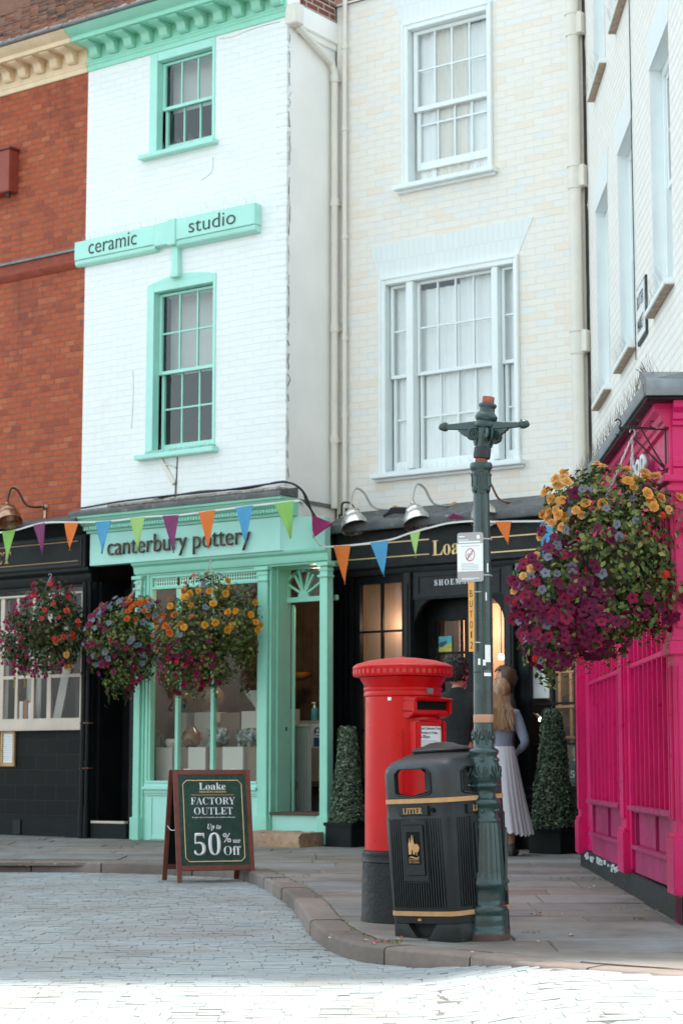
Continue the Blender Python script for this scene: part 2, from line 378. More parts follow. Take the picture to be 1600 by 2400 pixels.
M['ink'] = mk('dark_ink', (.010, .011, .011), .8, .05, 3, 0, spec=.08)  # black for print and for the painted dark of holes
M['grey_ink'] = mk('grey_ink', (.45, .47, .48), .6, .05, 3, 0)
M['white_letter'] = mk('white_letter_paint', (.80, .84, .86), .5, .04, 9, 0)
M['letter_dark'] = mk('dark_grey_letter_paint', (.035, .045, .045), .45, .05, 9, 0)
M['slate'] = mk('grey_slate_stone', (.28, .30, .31), .8, .2, 5, .4, 30)
M['step_stone'] = mk('worn_step_stone', (.34, .22, .14), .9, .3, 5, .9, 18, dirt=(.10, .08, .06), dirt_amt=.55)
M['plinth_pale'] = mk('pale_display_plinth', (.66, .63, .57), .7, .04, 2, .03, 30)
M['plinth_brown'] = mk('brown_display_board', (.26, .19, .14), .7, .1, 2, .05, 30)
for k, c in dict(green=(.22, .46, .10), plum=(.19, .035, .12), orange=(.66, .16, .025), blue=(.07, .30, .50), lime=(.33, .52, .16), wine=(.24, .012, .09)).items():
    M['flag_'+k] = mk('pennant_cloth_'+k, c, .85, .06, 6, .2, 120)
M['ribbon'] = mk('white_ribbon', (.70, .70, .66), .8, .05, 10, .1, 60)
SKIN = mk('skin', (.52, .27, .19), .5, .06, 10, .05, 80)
# ------------------------------------------------------------------ camera, sky, sun
cam = bpy.data.cameras.new('camera'); cam.sensor_fit = 'VERTICAL'; cam.sensor_height = 36; cam.sensor_width = 24; cam.lens = FPX/2400*36
cam.clip_end = 600; cam.clip_start = .1
cam.dof.use_dof = True; cam.dof.focus_distance = 11.0; cam.dof.aperture_fstop = 5.6
co_ = link(bpy.data.objects.new('camera', cam)); co_.location = (0, 0, EYE); co_.rotation_euler = (PI/2 + PITCH, 0, 0); SC.camera = co_
ELEV = R(70); AZ = (.06, 1.0)      # the sun stands behind the houses
w = bpy.data.worlds.new('World'); SC.world = w; w.use_nodes = True; nt = w.node_tree
bg = nt.nodes['Background']; sky = nt.nodes.new('ShaderNodeTexSky'); sky.sky_type = 'NISHITA'; sky.sun_disc = False
sky.sun_elevation = ELEV; sky.sun_rotation = math.atan2(AZ[0], AZ[1]); sky.air_density = 1.0; sky.dust_density = 2.0; sky.ozone_density = 1.0
hs = N(nt, 'ShaderNodeHueSaturation', Saturation=.50, Hue=.452); nt.links.new(sky.outputs[0], hs.inputs['Color']); nt.links.new(hs.outputs[0], bg.inputs[0]); bg.inputs[1].default_value = .15
sl = bpy.data.lights.new('sun', 'SUN'); sl.energy = 2.6; sl.angle = R(.5); sl.color = (1, .95, .86)
so = link(bpy.data.objects.new('sun', sl)); dv = Vector((-AZ[0], -AZ[1], -math.tan(ELEV)*math.hypot(*AZ))); so.rotation_euler = dv.to_track_quat('-Z', 'Y').to_euler(); so.location = (3, 30, 30)
SC.view_settings.view_transform = 'Standard'; SC.view_settings.look = 'None'; SC.view_settings.exposure = 1.75; SC.view_settings.gamma = 1
SC.cycles.max_bounces = 8; SC.cycles.transparent_max_bounces = 12; SC.cycles.use_denoising = True; SC.cycles.sample_clamp_indirect = 6
SC.cycles.caustics_reflective = False; SC.cycles.caustics_refractive = False

# ------------------------------------------------------------------ ground
KERB = [(-14, 18.6), (-6, 18.45), (-3.13, 18.264), (-2.339, 18.195), (-1.607, 17.858), (-.973, 17.40), (-.73, 16.627), (-.485, 15.118), (-.323, 13.745), (-.209, 12.252), (-.122, 11.471), (-.023, 10.954), (.068, 10.66), (.179, 10.483), (.438, 10.25), (.641, 10.03), (.806, 9.80), (.97, 9.56), (1.3, 9.32), (1.8, 9.05), (3, 8.6), (9, 7.5)]
KC = catmull([(x, y, 0) for x, y in KERB], 5)
def kx(Y):                                     # kerb X at Y
    for a, b in zip(KC, KC[1:]):
        if (a.y - Y)*(b.y - Y) <= 0 and abs(a.y-b.y) > 1e-9:
            return a.x + (b.x-a.x)*(Y-a.y)/(b.y-a.y)
    return -14 if Y > KC[0].y else 9
def drop(X, Y):
    t = min(1, max(0, (X-.30)/.75)); t = t*t*(3-2*t); return -.092 + .086*t
def rz(X, Y): return gz(Y) + drop(X, Y)
m_set = island_mat('granite_setts', [(0, (.24, .275, .28)), (.3, (.28, .315, .32)), (.6, (.26, .292, .297)), (.85, (.305, .335, .335)), (1, (.26, .265, .255))], .72, .8, 34, tint=(.22, .22, .205))
m_gap = mk('sand_joint', (.12, .115, .105), .95, .3, 20, .4, 60, dirt=(.05, .047, .043), dirt_amt=.5)
m_far = brick_mat('far_setts', (.26, .28, .29), (.34, .35, .35), (.12, .115, .11), 'xy', .24, .12, .012, .8, .6)
gb = MB(); gb.add([(-90, -70, -.9), (90, -70, -.9), (90, 7.2, -.148), (-90, 7.2, -.148)], [(0, 1, 2, 3)]); gb.add([(-90, 7.2, -.148), (90, 7.2, -.148), (90, 90, .55), (-90, 90, .55)], [(0, 1, 2, 3)])
tag(gb.build('ground', [m_far]), kind='structure')
sb = MB(); y = 7.3; row = 0
while y < 18.55:
    dy = random.uniform(.075, .105); x = -4.6 + random.uniform(-.2, 0)
    while x < 3.4:
        dx = random.uniform(.10, .22)
        sk = .045*math.sin(x*.9+.4) + .02*math.sin(x*2.3+y)      # courses wander a little
        cx, cy = x+dx/2, y+dy/2+sk
        if cx < kx(cy) + .06 or cy < 9.2 and cx < kx(cy)+.2:
            g = random.random()*.0006; h = random.gauss(0, .0012); tx, ty = random.gauss(0, .010), random.gauss(0, .012)
            if cy > 10.3 and random.random() < .10: fg = random.uniform(.002, .007)
            else: fg = 0
            P = []
            for ox, oy, oz in ((g, g+fg, -.008), (dx-g, g+fg, -.008), (dx-g, dy-g, -.008), (g, dy-g, -.008)):
                P.append((x+ox, y+oy+sk, rz(x+ox, y+oy)+oz))
            e = (.002+random.random()*.0025)*(1 if cy > 10.2 else .25); h *= 1 if cy > 10.2 else .5
            for ox, oy in ((g+e, g+e+fg), (dx-g-e, g+e+fg), (dx-g-e, dy-g-e), (g+e, dy-g-e)):
                P.append((x+ox, y+oy+sk, rz(x+ox, y+oy)+h+tx*(ox-dx/2)+ty*(oy-dy/2)))
            sb.add(P, [(4, 5, 6, 7), (0, 1, 5, 4), (1, 2, 6, 5), (2, 3, 7, 6), (3, 0, 4, 7)])
        x += dx
    y += dy; row += 1
tag(sb.build('road', [m_set], smooth=False), kind='structure')
jb = MB(); nx, ny = 40, 60; vs = []; fs = []
for j in range(ny+1):
    for i in range(nx+1):
        X = -4.8+8.6*i/nx; Y = 7.25+11.4*j/ny; vs.append((X, Y, rz(X, Y)-.0035))
for j in range(ny):
    for i in range(nx): a = j*(nx+1)+i; fs.append((a, a+1, a+nx+2, a+nx+1))
jb.add(vs, fs); tag(jb.build('road_joints', [m_gap]), kind='structure')
# pavement: a base sheet and flagstones cut along the kerb
def off(pts, d):                                # offset curve to the pavement side
    o = []
    for i, p in enumerate(pts):
        t = (pts[min(i+1, len(pts)-1)] - pts[max(i-1, 0)]).normalized(); o.append(p + Vector((-t.y, t.x, 0))*d)
    return o
KI = off(KC, .20)
def kxi(Y):
    for a, b in zip(KI, KI[1:]):
        if (a.y - Y)*(b.y - Y) <= 0 and abs(a.y-b.y) > 1e-9: return a.x + (b.x-a.x)*(Y-a.y)/(b.y-a.y)
    return -14 if Y > KI[0].y else 9
m_flag = island_mat('york_flagstones', [(0, (.155, .155, .15)), (.3, (.215, .195, .17)), (.55, (.18, .19, .19)), (.8, (.25, .24, .225)), (1, (.185, .15, .125))], .8, .9, 14, tint=(.13, .10, .08))
m_mort = mk('sandy_pointing', (.17, .15, .12), .95, .3, 14, .5, 50, dirt=(.06, .055, .05), dirt_amt=.5)
pb = MB(); poly = [(p.x, p.y) for p in off(KC, .05)] + [(9, 30), (-14, 30)]
pb.add([(x, y, gz(y)-.008) for x, y in poly], [tuple(range(len(poly)))])
tag(pb.build('pavement_bed', [m_mort]), kind='structure')
fb = MB(); y = 8.7
while y < 24.2:
    dy = random.choice((.42, .5, .56, .62, .7)); y1 = y+dy; g = .006
    ys = [y+g] + sorted(p.y for p in KI if y+g+.02 < p.y < y1-g-.02) + [y1-g]
    if y1-g > 18.2 and y+g < 18.7: xl = {q: (kxi(q) if q < 18.2 else -14) for q in ys}
    else: xl = {q: kxi(q) for q in ys}
    x = max(xl.values())
    ends = []; xx = min(max(x, -5), 4) + random.uniform(.3, .9)
    while xx < 4.2: ends.append(xx); xx += random.uniform(.55, 1.15)
    prev = None
    for q in ends:
        lean = random.uniform(-.02, .02)
        hz = random.gauss(0, .0022); tx = random.gauss(0, .004); ty = random.gauss(0, .004)
        if prev is None:
            pl_ = [(max(xl[t], -14)+g, t) for t in ys[::-1]]
            pl_ = pl_ + [(q-g, y+g), (q-g+lean, y1-g)]
        else:
            pl_ = [(prev[0]+g+prev[1], y1-g), (prev[0]+g, y+g), (q-g, y+g), (q-g+lean, y1-g)]
        prev = (q, lean); cx = sum(p[0] for p in pl_)/len(pl_); cy = y+dy/2; n = len(pl_); e = .006
        P = [(px, py, gz(py)-.03) for px, py in pl_] + [(px, py, gz(py)-.004+hz) for px, py in pl_]
        P += [(px+(cx-px)*e/max(.1, abs(cx-px)), py+(cy-py)*e/max(.1, abs(cy-py)), gz(py)+hz+tx*(px-cx)+ty*(py-cy)) for px, py in pl_]
        fb.add(P, [tuple(range(2*n, 3*n))] + [(i, (i+1) % n, n+(i+1) % n, n+i) for i in range(n)] + [(n+i, n+(i+1) % n, 2*n+(i+1) % n, 2*n+i) for i in range(n)])
    y = y1
tag(fb.build('pavement', [m_flag]), kind='structure')
m_kerb = island_mat('kerb_stone', [(0, (.17, .135, .115)), (.4, (.22, .175, .15)), (.7, (.20, .18, .165)), (1, (.14, .11, .092))], .85, 1.0, 22, tint=(.11, .09, .078))
kb = MB(); acc = 0; seg = [KC[0]]; L = random.uniform(.7, 1.0)
def kstone(pts):
    inn = off(pts, .19); rings = []; n = len(pts); jz = random.gauss(0, .003); js = random.gauss(0, .004)
    for i in range(n):
        a, b = pts[i], inn[i]; d = (b-a).normalized(); ex = (pts[min(i+1, n-1)]-pts[max(i-1, 0)]).normalized()
        e = ex*(.006 if i == 0 else -.006 if i == n-1 else 0); a = a+d*js+e; b = b+e
        z = gz(a.y)+jz; zb = rz(a.x, a.y)-.04
        rings.append([(a.x, a.y, zb), (a.x+d.x*.003, a.y+d.y*.003, z-.014), (a.x+d.x*.012, a.y+d.y*.012, z-.003), (a.x+d.x*.03, a.y+d.y*.03, z+.001), (b.x, b.y, z+.001), (b.x, b.y, zb)])
    kb.loft(rings)
for a, b in zip(KC, KC[1:]):
    if b.x > 1.9: break
    seg.append(b); acc += (b-a).length
    if acc > L and len(seg) > 2:
        kstone(seg); seg = [b]; acc = 0; L = random.uniform(.55, .95)
if len(seg) > 2: kstone(seg)
ko = tag(kb.build('kerb', [m_kerb, m_flag], smooth=True, angle=50), kind='structure')
for p in ko.data.polygons:
    if p.normal.z > .8: p.material_index = 1
# moss and fallen petals along the joints
m_moss = island_mat('moss', [(0, (.10, .10, .035)), (.5, (.20, .18, .06)), (1, (.28, .25, .10))], .95, .3, 40)
mb_ = MB()
def tuft(p, n, sp, h):
    for _ in range(n):
        x = p[0]+random.gauss(0, sp[0]); y = p[1]+random.gauss(0, sp[1]); a = random.uniform(0, PI); r_ = random.uniform(.0025, .006); z = p[2]
        dx, dy = math.cos(a)*r_, math.sin(a)*r_; hh = h*random.uniform(.4, 1.2)
        mb_.add([(x-dx, y-dy, z), (x+dx, y+dy, z), (x+dx*.3+random.gauss(0, .006), y+dy*.3+random.gauss(0, .006), z+hh)], [(0, 1, 2)])
for p in KI:
    if -.9 < p.x < .3 and p.y < 17.4:
        for k in range(4): (random.random() < .8) and tuft((p.x+random.gauss(0, .012), p.y+random.gauss(0, .10), gz(p.y)), 8, (.010, .045), .005)
for u, v in ((720, 2052), (540, 2035), (900, 2158), (925, 2210), (1240, 2187), (1330, 1990), (1345, 1996), (1530, 2112), (1560, 2120), (1315, 2060), (1500, 2155), (640, 2060), (1500, 2087)):
    r_ = ray(u, v); t = -(EYE-.0)/r_.z
    for _ in range(3): t = (gz(r_.y*t)-EYE)/r_.z
    tuft((r_.x*t, r_.y*t, gz(r_.y*t)), 22, (.035, .05), .014)
tag(mb_.build('moss', [m_moss]), kind='stuff')
m_litter = island_mat('fallen_petals', [(0, (.62, .20, .02)), (.3, (.55, .03, .08)), (.5, (.75, .72, .66)), (.7, (.42, .28, .10)), (1, (.60, .40, .22))], .8, 0)
lb = MB()
spots = [(1450, 2068, 22, .06), (1420, 2060, 10, .10), (1260, 2144, 5, .03), (1290, 2147, 3, .03), (1540, 2115, 12, .1), (1565, 2128, 10, .06), (1510, 2135, 5, .1), (1470, 2090, 8, .15), (1440, 2085, 6, .2), (1340, 2195, 2, .02), (1365, 2045, 4, .3), (5, 1966, 4, .04), (45, 1967, 2, .03), (88, 1967, 3, .03), (280, 1988, 4, .06), (90, 1990, 4, .3), (860, 2205, 4, .2), (700, 2056, 3, .06), (1050, 2215, 5, .3), (150, 2030, 4, .3)]
for u, v, n, sp in spots:
    r_ = ray(u, v); t = -EYE/r_.z
    for _ in range(3): t = (gz(r_.y*t)-EYE)/r_.z
    for _ in range(int(n*1.6)):
        x = r_.x*t+random.gauss(0, sp); y = r_.y*t+random.gauss(0, sp*1.3); s = random.uniform(.010, .026); a = random.uniform(0, 6.3)
        c, s_ = math.cos(a)*s, math.sin(a)*s; z = gz(y)+.006
        lb.add([(x-c, y-s_, z), (x+s_*.5, y-c*.5, z+.006), (x+c, y+s_, z+.003), (x-s_*.5, y+c*.5, z+.008)], [(0, 1, 2), (0, 2, 3)])
tag(lb.build('fallen_petals', [m_litter]), kind='stuff')
# ------------------------------------------------------------------ building helpers (local frame: x along, y inward, z up)
def wall(name, mat, parent, s0, s1, z0, z1, d, holes=(), th=.22, rmat=None):
    xs = sorted({s0, s1, *[h[0] for h in holes], *[h[1] for h in holes]}); zs = sorted({z0, z1, *[h[2] for h in holes], *[h[3] for h in holes]})
    b = MB()
    for i in range(len(xs)-1):
        for j in range(len(zs)-1):
            cx, cz = (xs[i]+xs[i+1])/2, (zs[j]+zs[j+1])/2
            if any(h[0] < cx < h[1] and h[2] < cz < h[3] for h in holes): continue
            b.add([(xs[i], d, zs[j]), (xs[i+1], d, zs[j]), (xs[i+1], d, zs[j+1]), (xs[i], d, zs[j+1])], [(0, 1, 2, 3)])
    for a0, a1, b0, b1 in holes:
        b.add([(a0, d, b0), (a1, d, b0), (a1, d, b1), (a0, d, b1), (a0, d+th, b0), (a1, d+th, b0), (a1, d+th, b1), (a0, d+th, b1)],
              [(0, 4, 5, 1), (1, 5, 6, 2), (2, 6, 7, 3), (3, 7, 4, 0)], 1 if rmat else 0)
    return b.build(name, [mat, rmat] if rmat else mat, parent)
def pane(name, parent, s0, s1, z0, z1, d, mat=None):
    b = MB(); b.add([(s0, d, z0), (s1, d, z0), (s1, d, z1), (s0, d, z1)], [(0, 1, 2, 3)]); return b.build(name, mat or M['glass'], parent)
def sash(parent, mat, s0, s1, z0, z1, d, cols, rows, st=.045, bar=.02, bot=None, horn=False, rowz=None):
    """one sliding sash with its glazing bars, and its pane"""
    b = MB(); bot = bot or st; th = .04
    b.box(s0, s0+st, d, d+th, z0, z1); b.box(s1-st, s1, d, d+th, z0, z1)
    b.box(s0+st, s1-st, d+.001, d+th-.001, z0, z0+bot); b.box(s0+st, s1-st, d+.001, d+th-.001, z1-st*.8, z1)
    gs0, gs1, g0, g1 = s0+st, s1-st, z0+bot, z1-st*.8
    for i in range(1, cols): x = gs0+(gs1-gs0)*i/cols; b.box(x-bar/2, x+bar/2, d+.006, d+th-.004, g0, g1)
    for z in (rowz if rowz is not None else [g0+(g1-g0)*i/rows for i in range(1, rows)]): b.box(gs0, gs1, d+.008, d+th-.006, z-bar/2, z+bar/2)
    o = b.build('sash_frame', mat, parent, bevel=.003)
    pane('pane', parent, gs0-.01, gs1+.01, g0-.01, g1+.01, d+.022)
    return o
def drape(name, mat, loc_fn, s0, s1, z0, z1, d, label, waves=9, amp=.03, cat='curtain', group=None):
    b = MB(); n = waves*8; top = []; 
    for k in range(n+1):
        x = s0+(s1-s0)*k/n; top.append((x, d+amp*math.sin(k/8*2*PI)+amp*.4*math.sin(k*.37)))
    vs = [(x, y, z) for z in (z0, (z0+z1)/2, z1) for x, y in top]; m = n+1
    b.add(vs, [(j*m+i, j*m+i+1, (j+1)*m+i+1, (j+1)*m+i) for j in (0, 1) for i in range(n)])
    o = b.build(name, mat, None, smooth=True, angle=80); o.location = loc_fn(0, 0, 0); o.rotation_euler = (0, 0, ANG_A)
    return tag(o, label, cat, group)
def spikes(parent, pts, h, n, sp, lean=(0, -.3, 0), mat='steel', r=.0016, jit=.35):
    """thin bird wires standing along a line"""
    b = MB(); pts = [Vector(p) for p in pts]; Ls = [(q-p).length for p, q in zip(pts, pts[1:])]; T = sum(Ls)
    for k in range(n):
        t = T*(k+.5)/n; i = 0
        while i < len(Ls)-1 and t > Ls[i]: t -= Ls[i]; i += 1
        p = pts[i].lerp(pts[i+1], t/Ls[i]); d = (pts[i+1]-pts[i]).normalized()
        q = p + Vector((0, 0, h*random.uniform(.8, 1.1))) + Vector(lean)*h*random.uniform(.3, 1.2) + d*random.gauss(0, jit)*h
        p = p + Vector((random.gauss(0, sp), random.gauss(0, sp), 0))
        x = Vector((r, 0, 0)); y = Vector((0, r, 0)); b.add([p-x, p+x, p+y, q], [(0, 1, 3), (1, 2, 3), (2, 0, 3)])
    return b.build('bird_spikes', M[mat], parent)
def profile_run(name, mat, parent, prof, s0, s1, bevel=0):
    """a moulding: (y, z) outline swept from s0 to s1"""
    b = MB(); b.prism(prof, s0, s1, axis='x'); return b.build(name, mat, parent, bevel=bevel)
def shell(parent, s0, s1, d0, d1, z0, z1, mat, name='rear_walls'):
    b = MB(); b.box(s0, s0+.05, d0, d1, z0, z1); b.box(s1-.05, s1, d0, d1, z0, z1); b.box(s0+.05, s1-.05, d1-.05, d1, z0, z1); return b.build(name, mat, parent)
def roof_tiles(parent, s0, s1, d0, z0, pitch, rows, gauge=.10, w=.165, hip=0):
    b = MB(); c, s_ = math.cos(pitch), math.sin(pitch)
    for r_ in range(rows):
        dd = d0+r_*gauge*c; zz = z0+r_*gauge*s_; x = s0-(w/2 if r_ % 2 else 0)
        while x < s1:
            q = random.gauss(0, .006); q2 = random.gauss(0, .006); g = .004; yl = random.uniform(-.012, .012)
            L = gauge*1.55
            P = [(x+g, dd-yl*c, zz+.022+q-yl*s_), (x+w-g, dd-yl*c, zz+.022+q2-yl*s_), (x+w-g, dd+L*c, zz+L*s_+.002), (x+g, dd+L*c, zz+L*s_+.002)]
            P += [(a, bb, cc-.016) for a, bb, cc in P]
            b.add(P, [(0, 1, 2, 3), (0, 4, 5, 1), (1, 5, 6, 2), (3, 7, 4, 0)]); x += w
    o = b.build('tiles', M['roof_tile'], parent); return o

# ================================================================== red brick pub
pub = fA('pub_building', 'red brick pub with black shop board, cream window and dark tiled base', 'building')
wall('brick_wall', M['brick_red'], pub, -7.2, -3.1, 3.82, 9.47, 0)
wall('upper_reveal_wall', M['brick_red'], pub, -7.2, -3.1, 9.47, 9.86, .02)
shell(pub, -7.2, -3.1, .02, 5, 0, 9.8, M['dark_room'])
profile_run('band_course', mk('red_terracotta', (.30, .06, .03), .8, .2, 8, .4, 30, dirt=(.10, .04, .03), dirt_amt=.55), pub, [(0, 6.98), (-.05, 7.02), (-.07, 7.06), (-.03, 7.10), (-.03, 7.2), (0, 7.2)], -7.2, -3.12, .006)
profile_run('lead_flashing', M['lead'], pub, [(0.01, 7.2), (-.06, 7.2), (-.06, 7.225), (0.01, 7.26)], -7.2, -3.12)
def cornice(par, mat, s0, s1, n, x0, sp):
    profile_run('frieze', mat, par, [(.02, 9.46), (-.02, 9.46), (-.02, 9.525), (-.032, 9.53), (-.032, 9.555), (-.045, 9.565), (-.045, 9.585), (.02, 9.585)], s0, s1, .004)
    profile_run('cornice_bed', mat, par, [(.02, 9.586), (-.03, 9.586), (-.03, 9.75), (.02, 9.75)], s0, s1)
    profile_run('cornice', mat, par, [(.02, 9.751), (-.33, 9.751), (-.33, 9.805), (-.345, 9.81), (-.37, 9.82), (-.42, 9.85), (-.455, 9.878), (-.455, 9.886), (.02, 9.905)], s0, s1, .004)
    for k in range(n):
        x = x0+k*sp
        if x+.07 > s1: break
        b = MB(); pr = [(-.031, 9.59), (-.055, 9.592), (-.085, 9.60), (-.105, 9.618), (-.115, 9.645), (-.12, 9.675), (-.135, 9.70), (-.17, 9.712), (-.22, 9.715), (-.265, 9.722), (-.275, 9.735), (-.275, 9.75), (-.031, 9.75)]
        b.prism(pr, x-.068, x+.068, axis='x'); b.box(x-.08, x+.08, -.295, -.031, 9.728, 9.7505)
        b.build('bracket', mat, par, bevel=.006)
profile = None
cornice(pub, M['cream_paint'], -7.2, -3.102, 15, -7.2, .277)
rf = box('roof', M['roof_tile'], pub, -7.2, -3.1, .3, .34, 9.80, 9.84, 0)
roof_tiles(rf, -7.2, -.9, -.40, 9.885, R(35.5), 44)
box('gutter', M['lead'], pub, -7.2, -3.1, -.50, -.40, 9.89, 9.92, .01)
b = MB(); c33, s33 = math.cos(R(35.5)), math.sin(R(35.5))
for k in range(900):
    x = random.uniform(-5.6, -.6); t = random.uniform(0, .42); a = random.uniform(-.6, .6)*(.1 if k % 3 else 1)
    p = Vector((x, -.40+t*c33, 9.925+t*s33)); L = .09 if k % 3 else .05
    q = p+(Vector((math.sin(a)*L, math.cos(a)*L*c33, math.cos(a)*L*s33)) if k % 3 else Vector((L, 0, 0)))
    b.tube([p, q], .0028, 3, closed=False)
b.build('wire_netting', M['steel'], pub)
# pub shop board
fb_ = box('fascia', M['black'], pub, -6.5, -2.87, -.15, 0, 3.28, 3.78, .006)
b = MB(); b.box(-6.4, -2.95, -.16, -.149, 3.30, 3.325); b.box(-6.4, -2.95, -.16, -.149, 3.62, 3.64); b.box(-2.95, -2.925, -.16, -.149, 3.30, 3.64); b.build('moulding', M['charcoal'], fb_, bevel=.003)
b = MB(); b.box(-6.4, -2.99, -.154, -.149, 3.352, 3.360); b.box(-6.4, -2.99, -.154, -.149, 3.588, 3.596); b.build('gold_line', M['gold'], fb_)
text('lettering', bold('ET'), M['gold'], fb_, -4.40, -.152, 3.392, .145, width=.29, depth=.006)
profile_run('fascia_cornice', M['black'], pub, [(0, 3.66), (-.15, 3.66), (-.19, 3.70), (-.22, 3.76), (-.30, 3.80), (-.30, 3.83), (0, 3.86)], -6.5, -2.9, .005)
profile_run('lead_flashing', M['lead_dark'], pub, [(0.01, 3.861), (-.31, 3.832), (-.33, 3.80), (-.335, 3.83), (-.31, 3.85), (.01, 3.93)], -6.5, -2.88)
profile_run('lower_moulding', M['black'], pub, [(0, 3.10), (-.06, 3.10), (-.08, 3.16), (-.08, 3.20), (-.13, 3.24), (-.13, 3.278), (0, 3.278)], -6.5, -2.84, .004)
box('lintel_panel', M['black'], pub, -6.5, -2.8, -.03, .1, 3.0, 3.1, .004)
# its window and tiled base
wn = MB(); w0, w1, wz0, wz1 = -5.2, -2.97, 1.40, 3.06
wn.box(w0, w1, -.05, .05, wz0-.0, wz0+.10); wn.box(w0, w1, -.03, .05, wz1-.08, wz1); wn.box(w1-.075, w1, -.03, .05, wz0+.1, wz1-.08)
wn = wn.build('window', M['cream_joinery'], pub, bevel=.004)
b = MB()
for x in (-4.97, -4.635, -4.375, -4.115, -3.84, -3.565): b.box(x-.035 if x in (-3.565, -4.375) else x-.024, x+.035 if x in (-3.565, -4.375) else x+.024, -.012, .03, wz0+.1, wz1-.08)
b.box(w0, w1-.075, -.008, .026, 1.985, 2.025); b.box(w0, w1-.075, -.008, .026, 2.55, 2.585)
b.build('glazing_bars', M['cream_joinery'], wn, bevel=.003)
pane('pane', wn, w0, w1, wz0, wz1, .01, M['glass_shop'])
box('sill', M['cream_joinery'], wn, w0, w1+.01, -.09, -.051, wz0-.045, wz0+.02, .006)
wall('tiled_base', M['tile_black'], pub, -7.2, -2.95, -.1, 1.40, -.02)
box('plinth', M['black'], pub, -7.2, -2.96, -.06, -.021, -.1, .33, .008)
box('air_grate', M['charcoal'], pub, -4.07, -3.93, -.075, -.061, .12, .30, .01)
b = MB(); b.box(-2.95, -2.80, -.05, .1, -.1, 3.0); b.build('pilaster', M['black'], pub, bevel=.006)
for x, r_ in ((-2.905, .035), (-2.835, .028)):
    b = MB(); b.tube([(x, -.10, .45), (x, -.10, 3.1)], r_, 12); b.tube([(x, -.10, .1), (x, -.10, .46)], r_*1.35, 12)
    for z in (.95, 2.0): b.tube([(x, -.10, z), (x, -.10, z+.04)], r_*1.3, 12)
    b.build('drainpipe', M['black'], pub, smooth=True)
b = MB(); b.box(-2.94, -2.80, -.125, -.05, 1.425, 1.445); b.box(-2.94, -2.80, -.125, -.05, .90, .915); b.build('pipe_clip', mk('red_oxide', (.22, .06, .04), .7), pub)
# dark passage door
box('passage_door', M['black'], pub, -2.80, -2.2, .42, .46, .25, 3.05, .004)
b = MB(); b.box(-2.25, -2.2, -.02, .42, .05, 3.1); b.box(-2.8, -2.76, .02, .42, .05, 3.1); b.build('door_lining', M['black'], pub)
box('door_step', M['black'], pub, -2.80, -2.22, -.08, .42, -.1, .27, .01)
box('step_nosing', M['cream_joinery'], pub, -2.78, -2.25, -.09, .0, .272, .30, .006)
# pub interior seen through the bars: curtains, a leaning mirror, books
box('inner_back_wall', M['dark_room'], pub, -7.1, -2.3, 1.6, 1.65, .2, 3.2, 0)
wbx = fA('wall_box', 'rust red wooden box fixed high on the red brick wall', 'wall box', s=-4.45, d=0, z=8.12)
b = MB(); b.box(-.35, .17, -.16, 0, 0, .55); b.build('case', mk('red_brown_paint', (.27, .05, .03), .6, .1, 6, .2, 30), wbx, bevel=.01)
b = MB(); b.box(-.37, .19, -.18, 0, .551, .58); b.build('cap_board', mk('red_brown_board', (.23, .045, .03), .6, .1, 6, .2, 30), wbx, bevel=.006)
b = MB(); b.tube([(.10, -.1, -.06), (.10, -.1, 0)], .025, 8); b.build('cable_gland', M['cable'], wbx)
cur = {}
for k, (a, b_, lab) in enumerate(((-4.30, -4.05, 'grey curtain hanging behind the third column of cream pub panes'), (-3.35, -3.02, 'grey curtain hanging beside the drainpipe end of the pub window'), (-4.75, -4.62, 'narrow grey curtain at the frame edge of the pub window'))):
    drape('pub_curtain', M['blind'], WA, a, b_, 1.5, 3.0, .35, lab, 3, .02)
lm = fA('leaning_board', 'pale board leaning inside the pub window', 'board', s=-3.72, d=.3, z=1.5)
b = MB(); b.tbox(Matrix.Rotation(R(14), 4, 'Y') @ Matrix.Translation((0, 0, .35)), .13, .02, .75); b.build('board', M['blind'], lm)
for k, (x, c, h, lab) in enumerate(((-4.16, 'paper', .22, 'white card standing on the pub window ledge'), (-4.08, 'wood_orange', .23, 'brown leather menu standing on the pub window ledge'), (-4.01, 'paper', .20, 'second white card beside the brown menu in the pub window'))):
    mn = fA('menu_card', lab, 'menu', s=x, d=.12, z=1.5); b = MB(); b.box(-.03, .03, 0, .03, 0, h); b.build('cover', M[c], mn, bevel=.003)
fr = fA('framed_menu', 'small oak framed menu hanging on the black tiles below the pub window', 'menu frame', s=-4.21, d=-.02, z=.93)
b = MB(); b.box(-.12, -.085, -.03, 0, 0, .45); b.box(.085, .12, -.03, 0, 0, .45); b.box(-.085, .085, -.029, 0, 0, .045); b.box(-.085, .085, -.029, 0, .40, .45); b.build('frame', M['oak'], fr, bevel=.003)
pp = MB(); pp.box(-.085, .085, -.012, 0, .045, .40); pp = pp.build('sheet', M['paper'], fr)
b = MB()
for k in range(13): L = random.uniform(.05, .075); b.box(-L, L, -.0135, -.012, .07+k*.024, .076+k*.024)
b.build('print', M['grey_ink'], pp)

# ================================================================== white painted pottery house
pot = fA('pottery_house', 'narrow white painted brick house with mint green trim and pottery shop below', 'building')
UW = (-2.075, -1.055, 8.20, 9.46); LW = (-2.075, -1.015, 4.555, 6.60)
wall('brick_wall', M['brick_white'], pot, -3.1, 0, 3.9, 9.47, 0, [UW, LW], .20, M['mint_pale'])
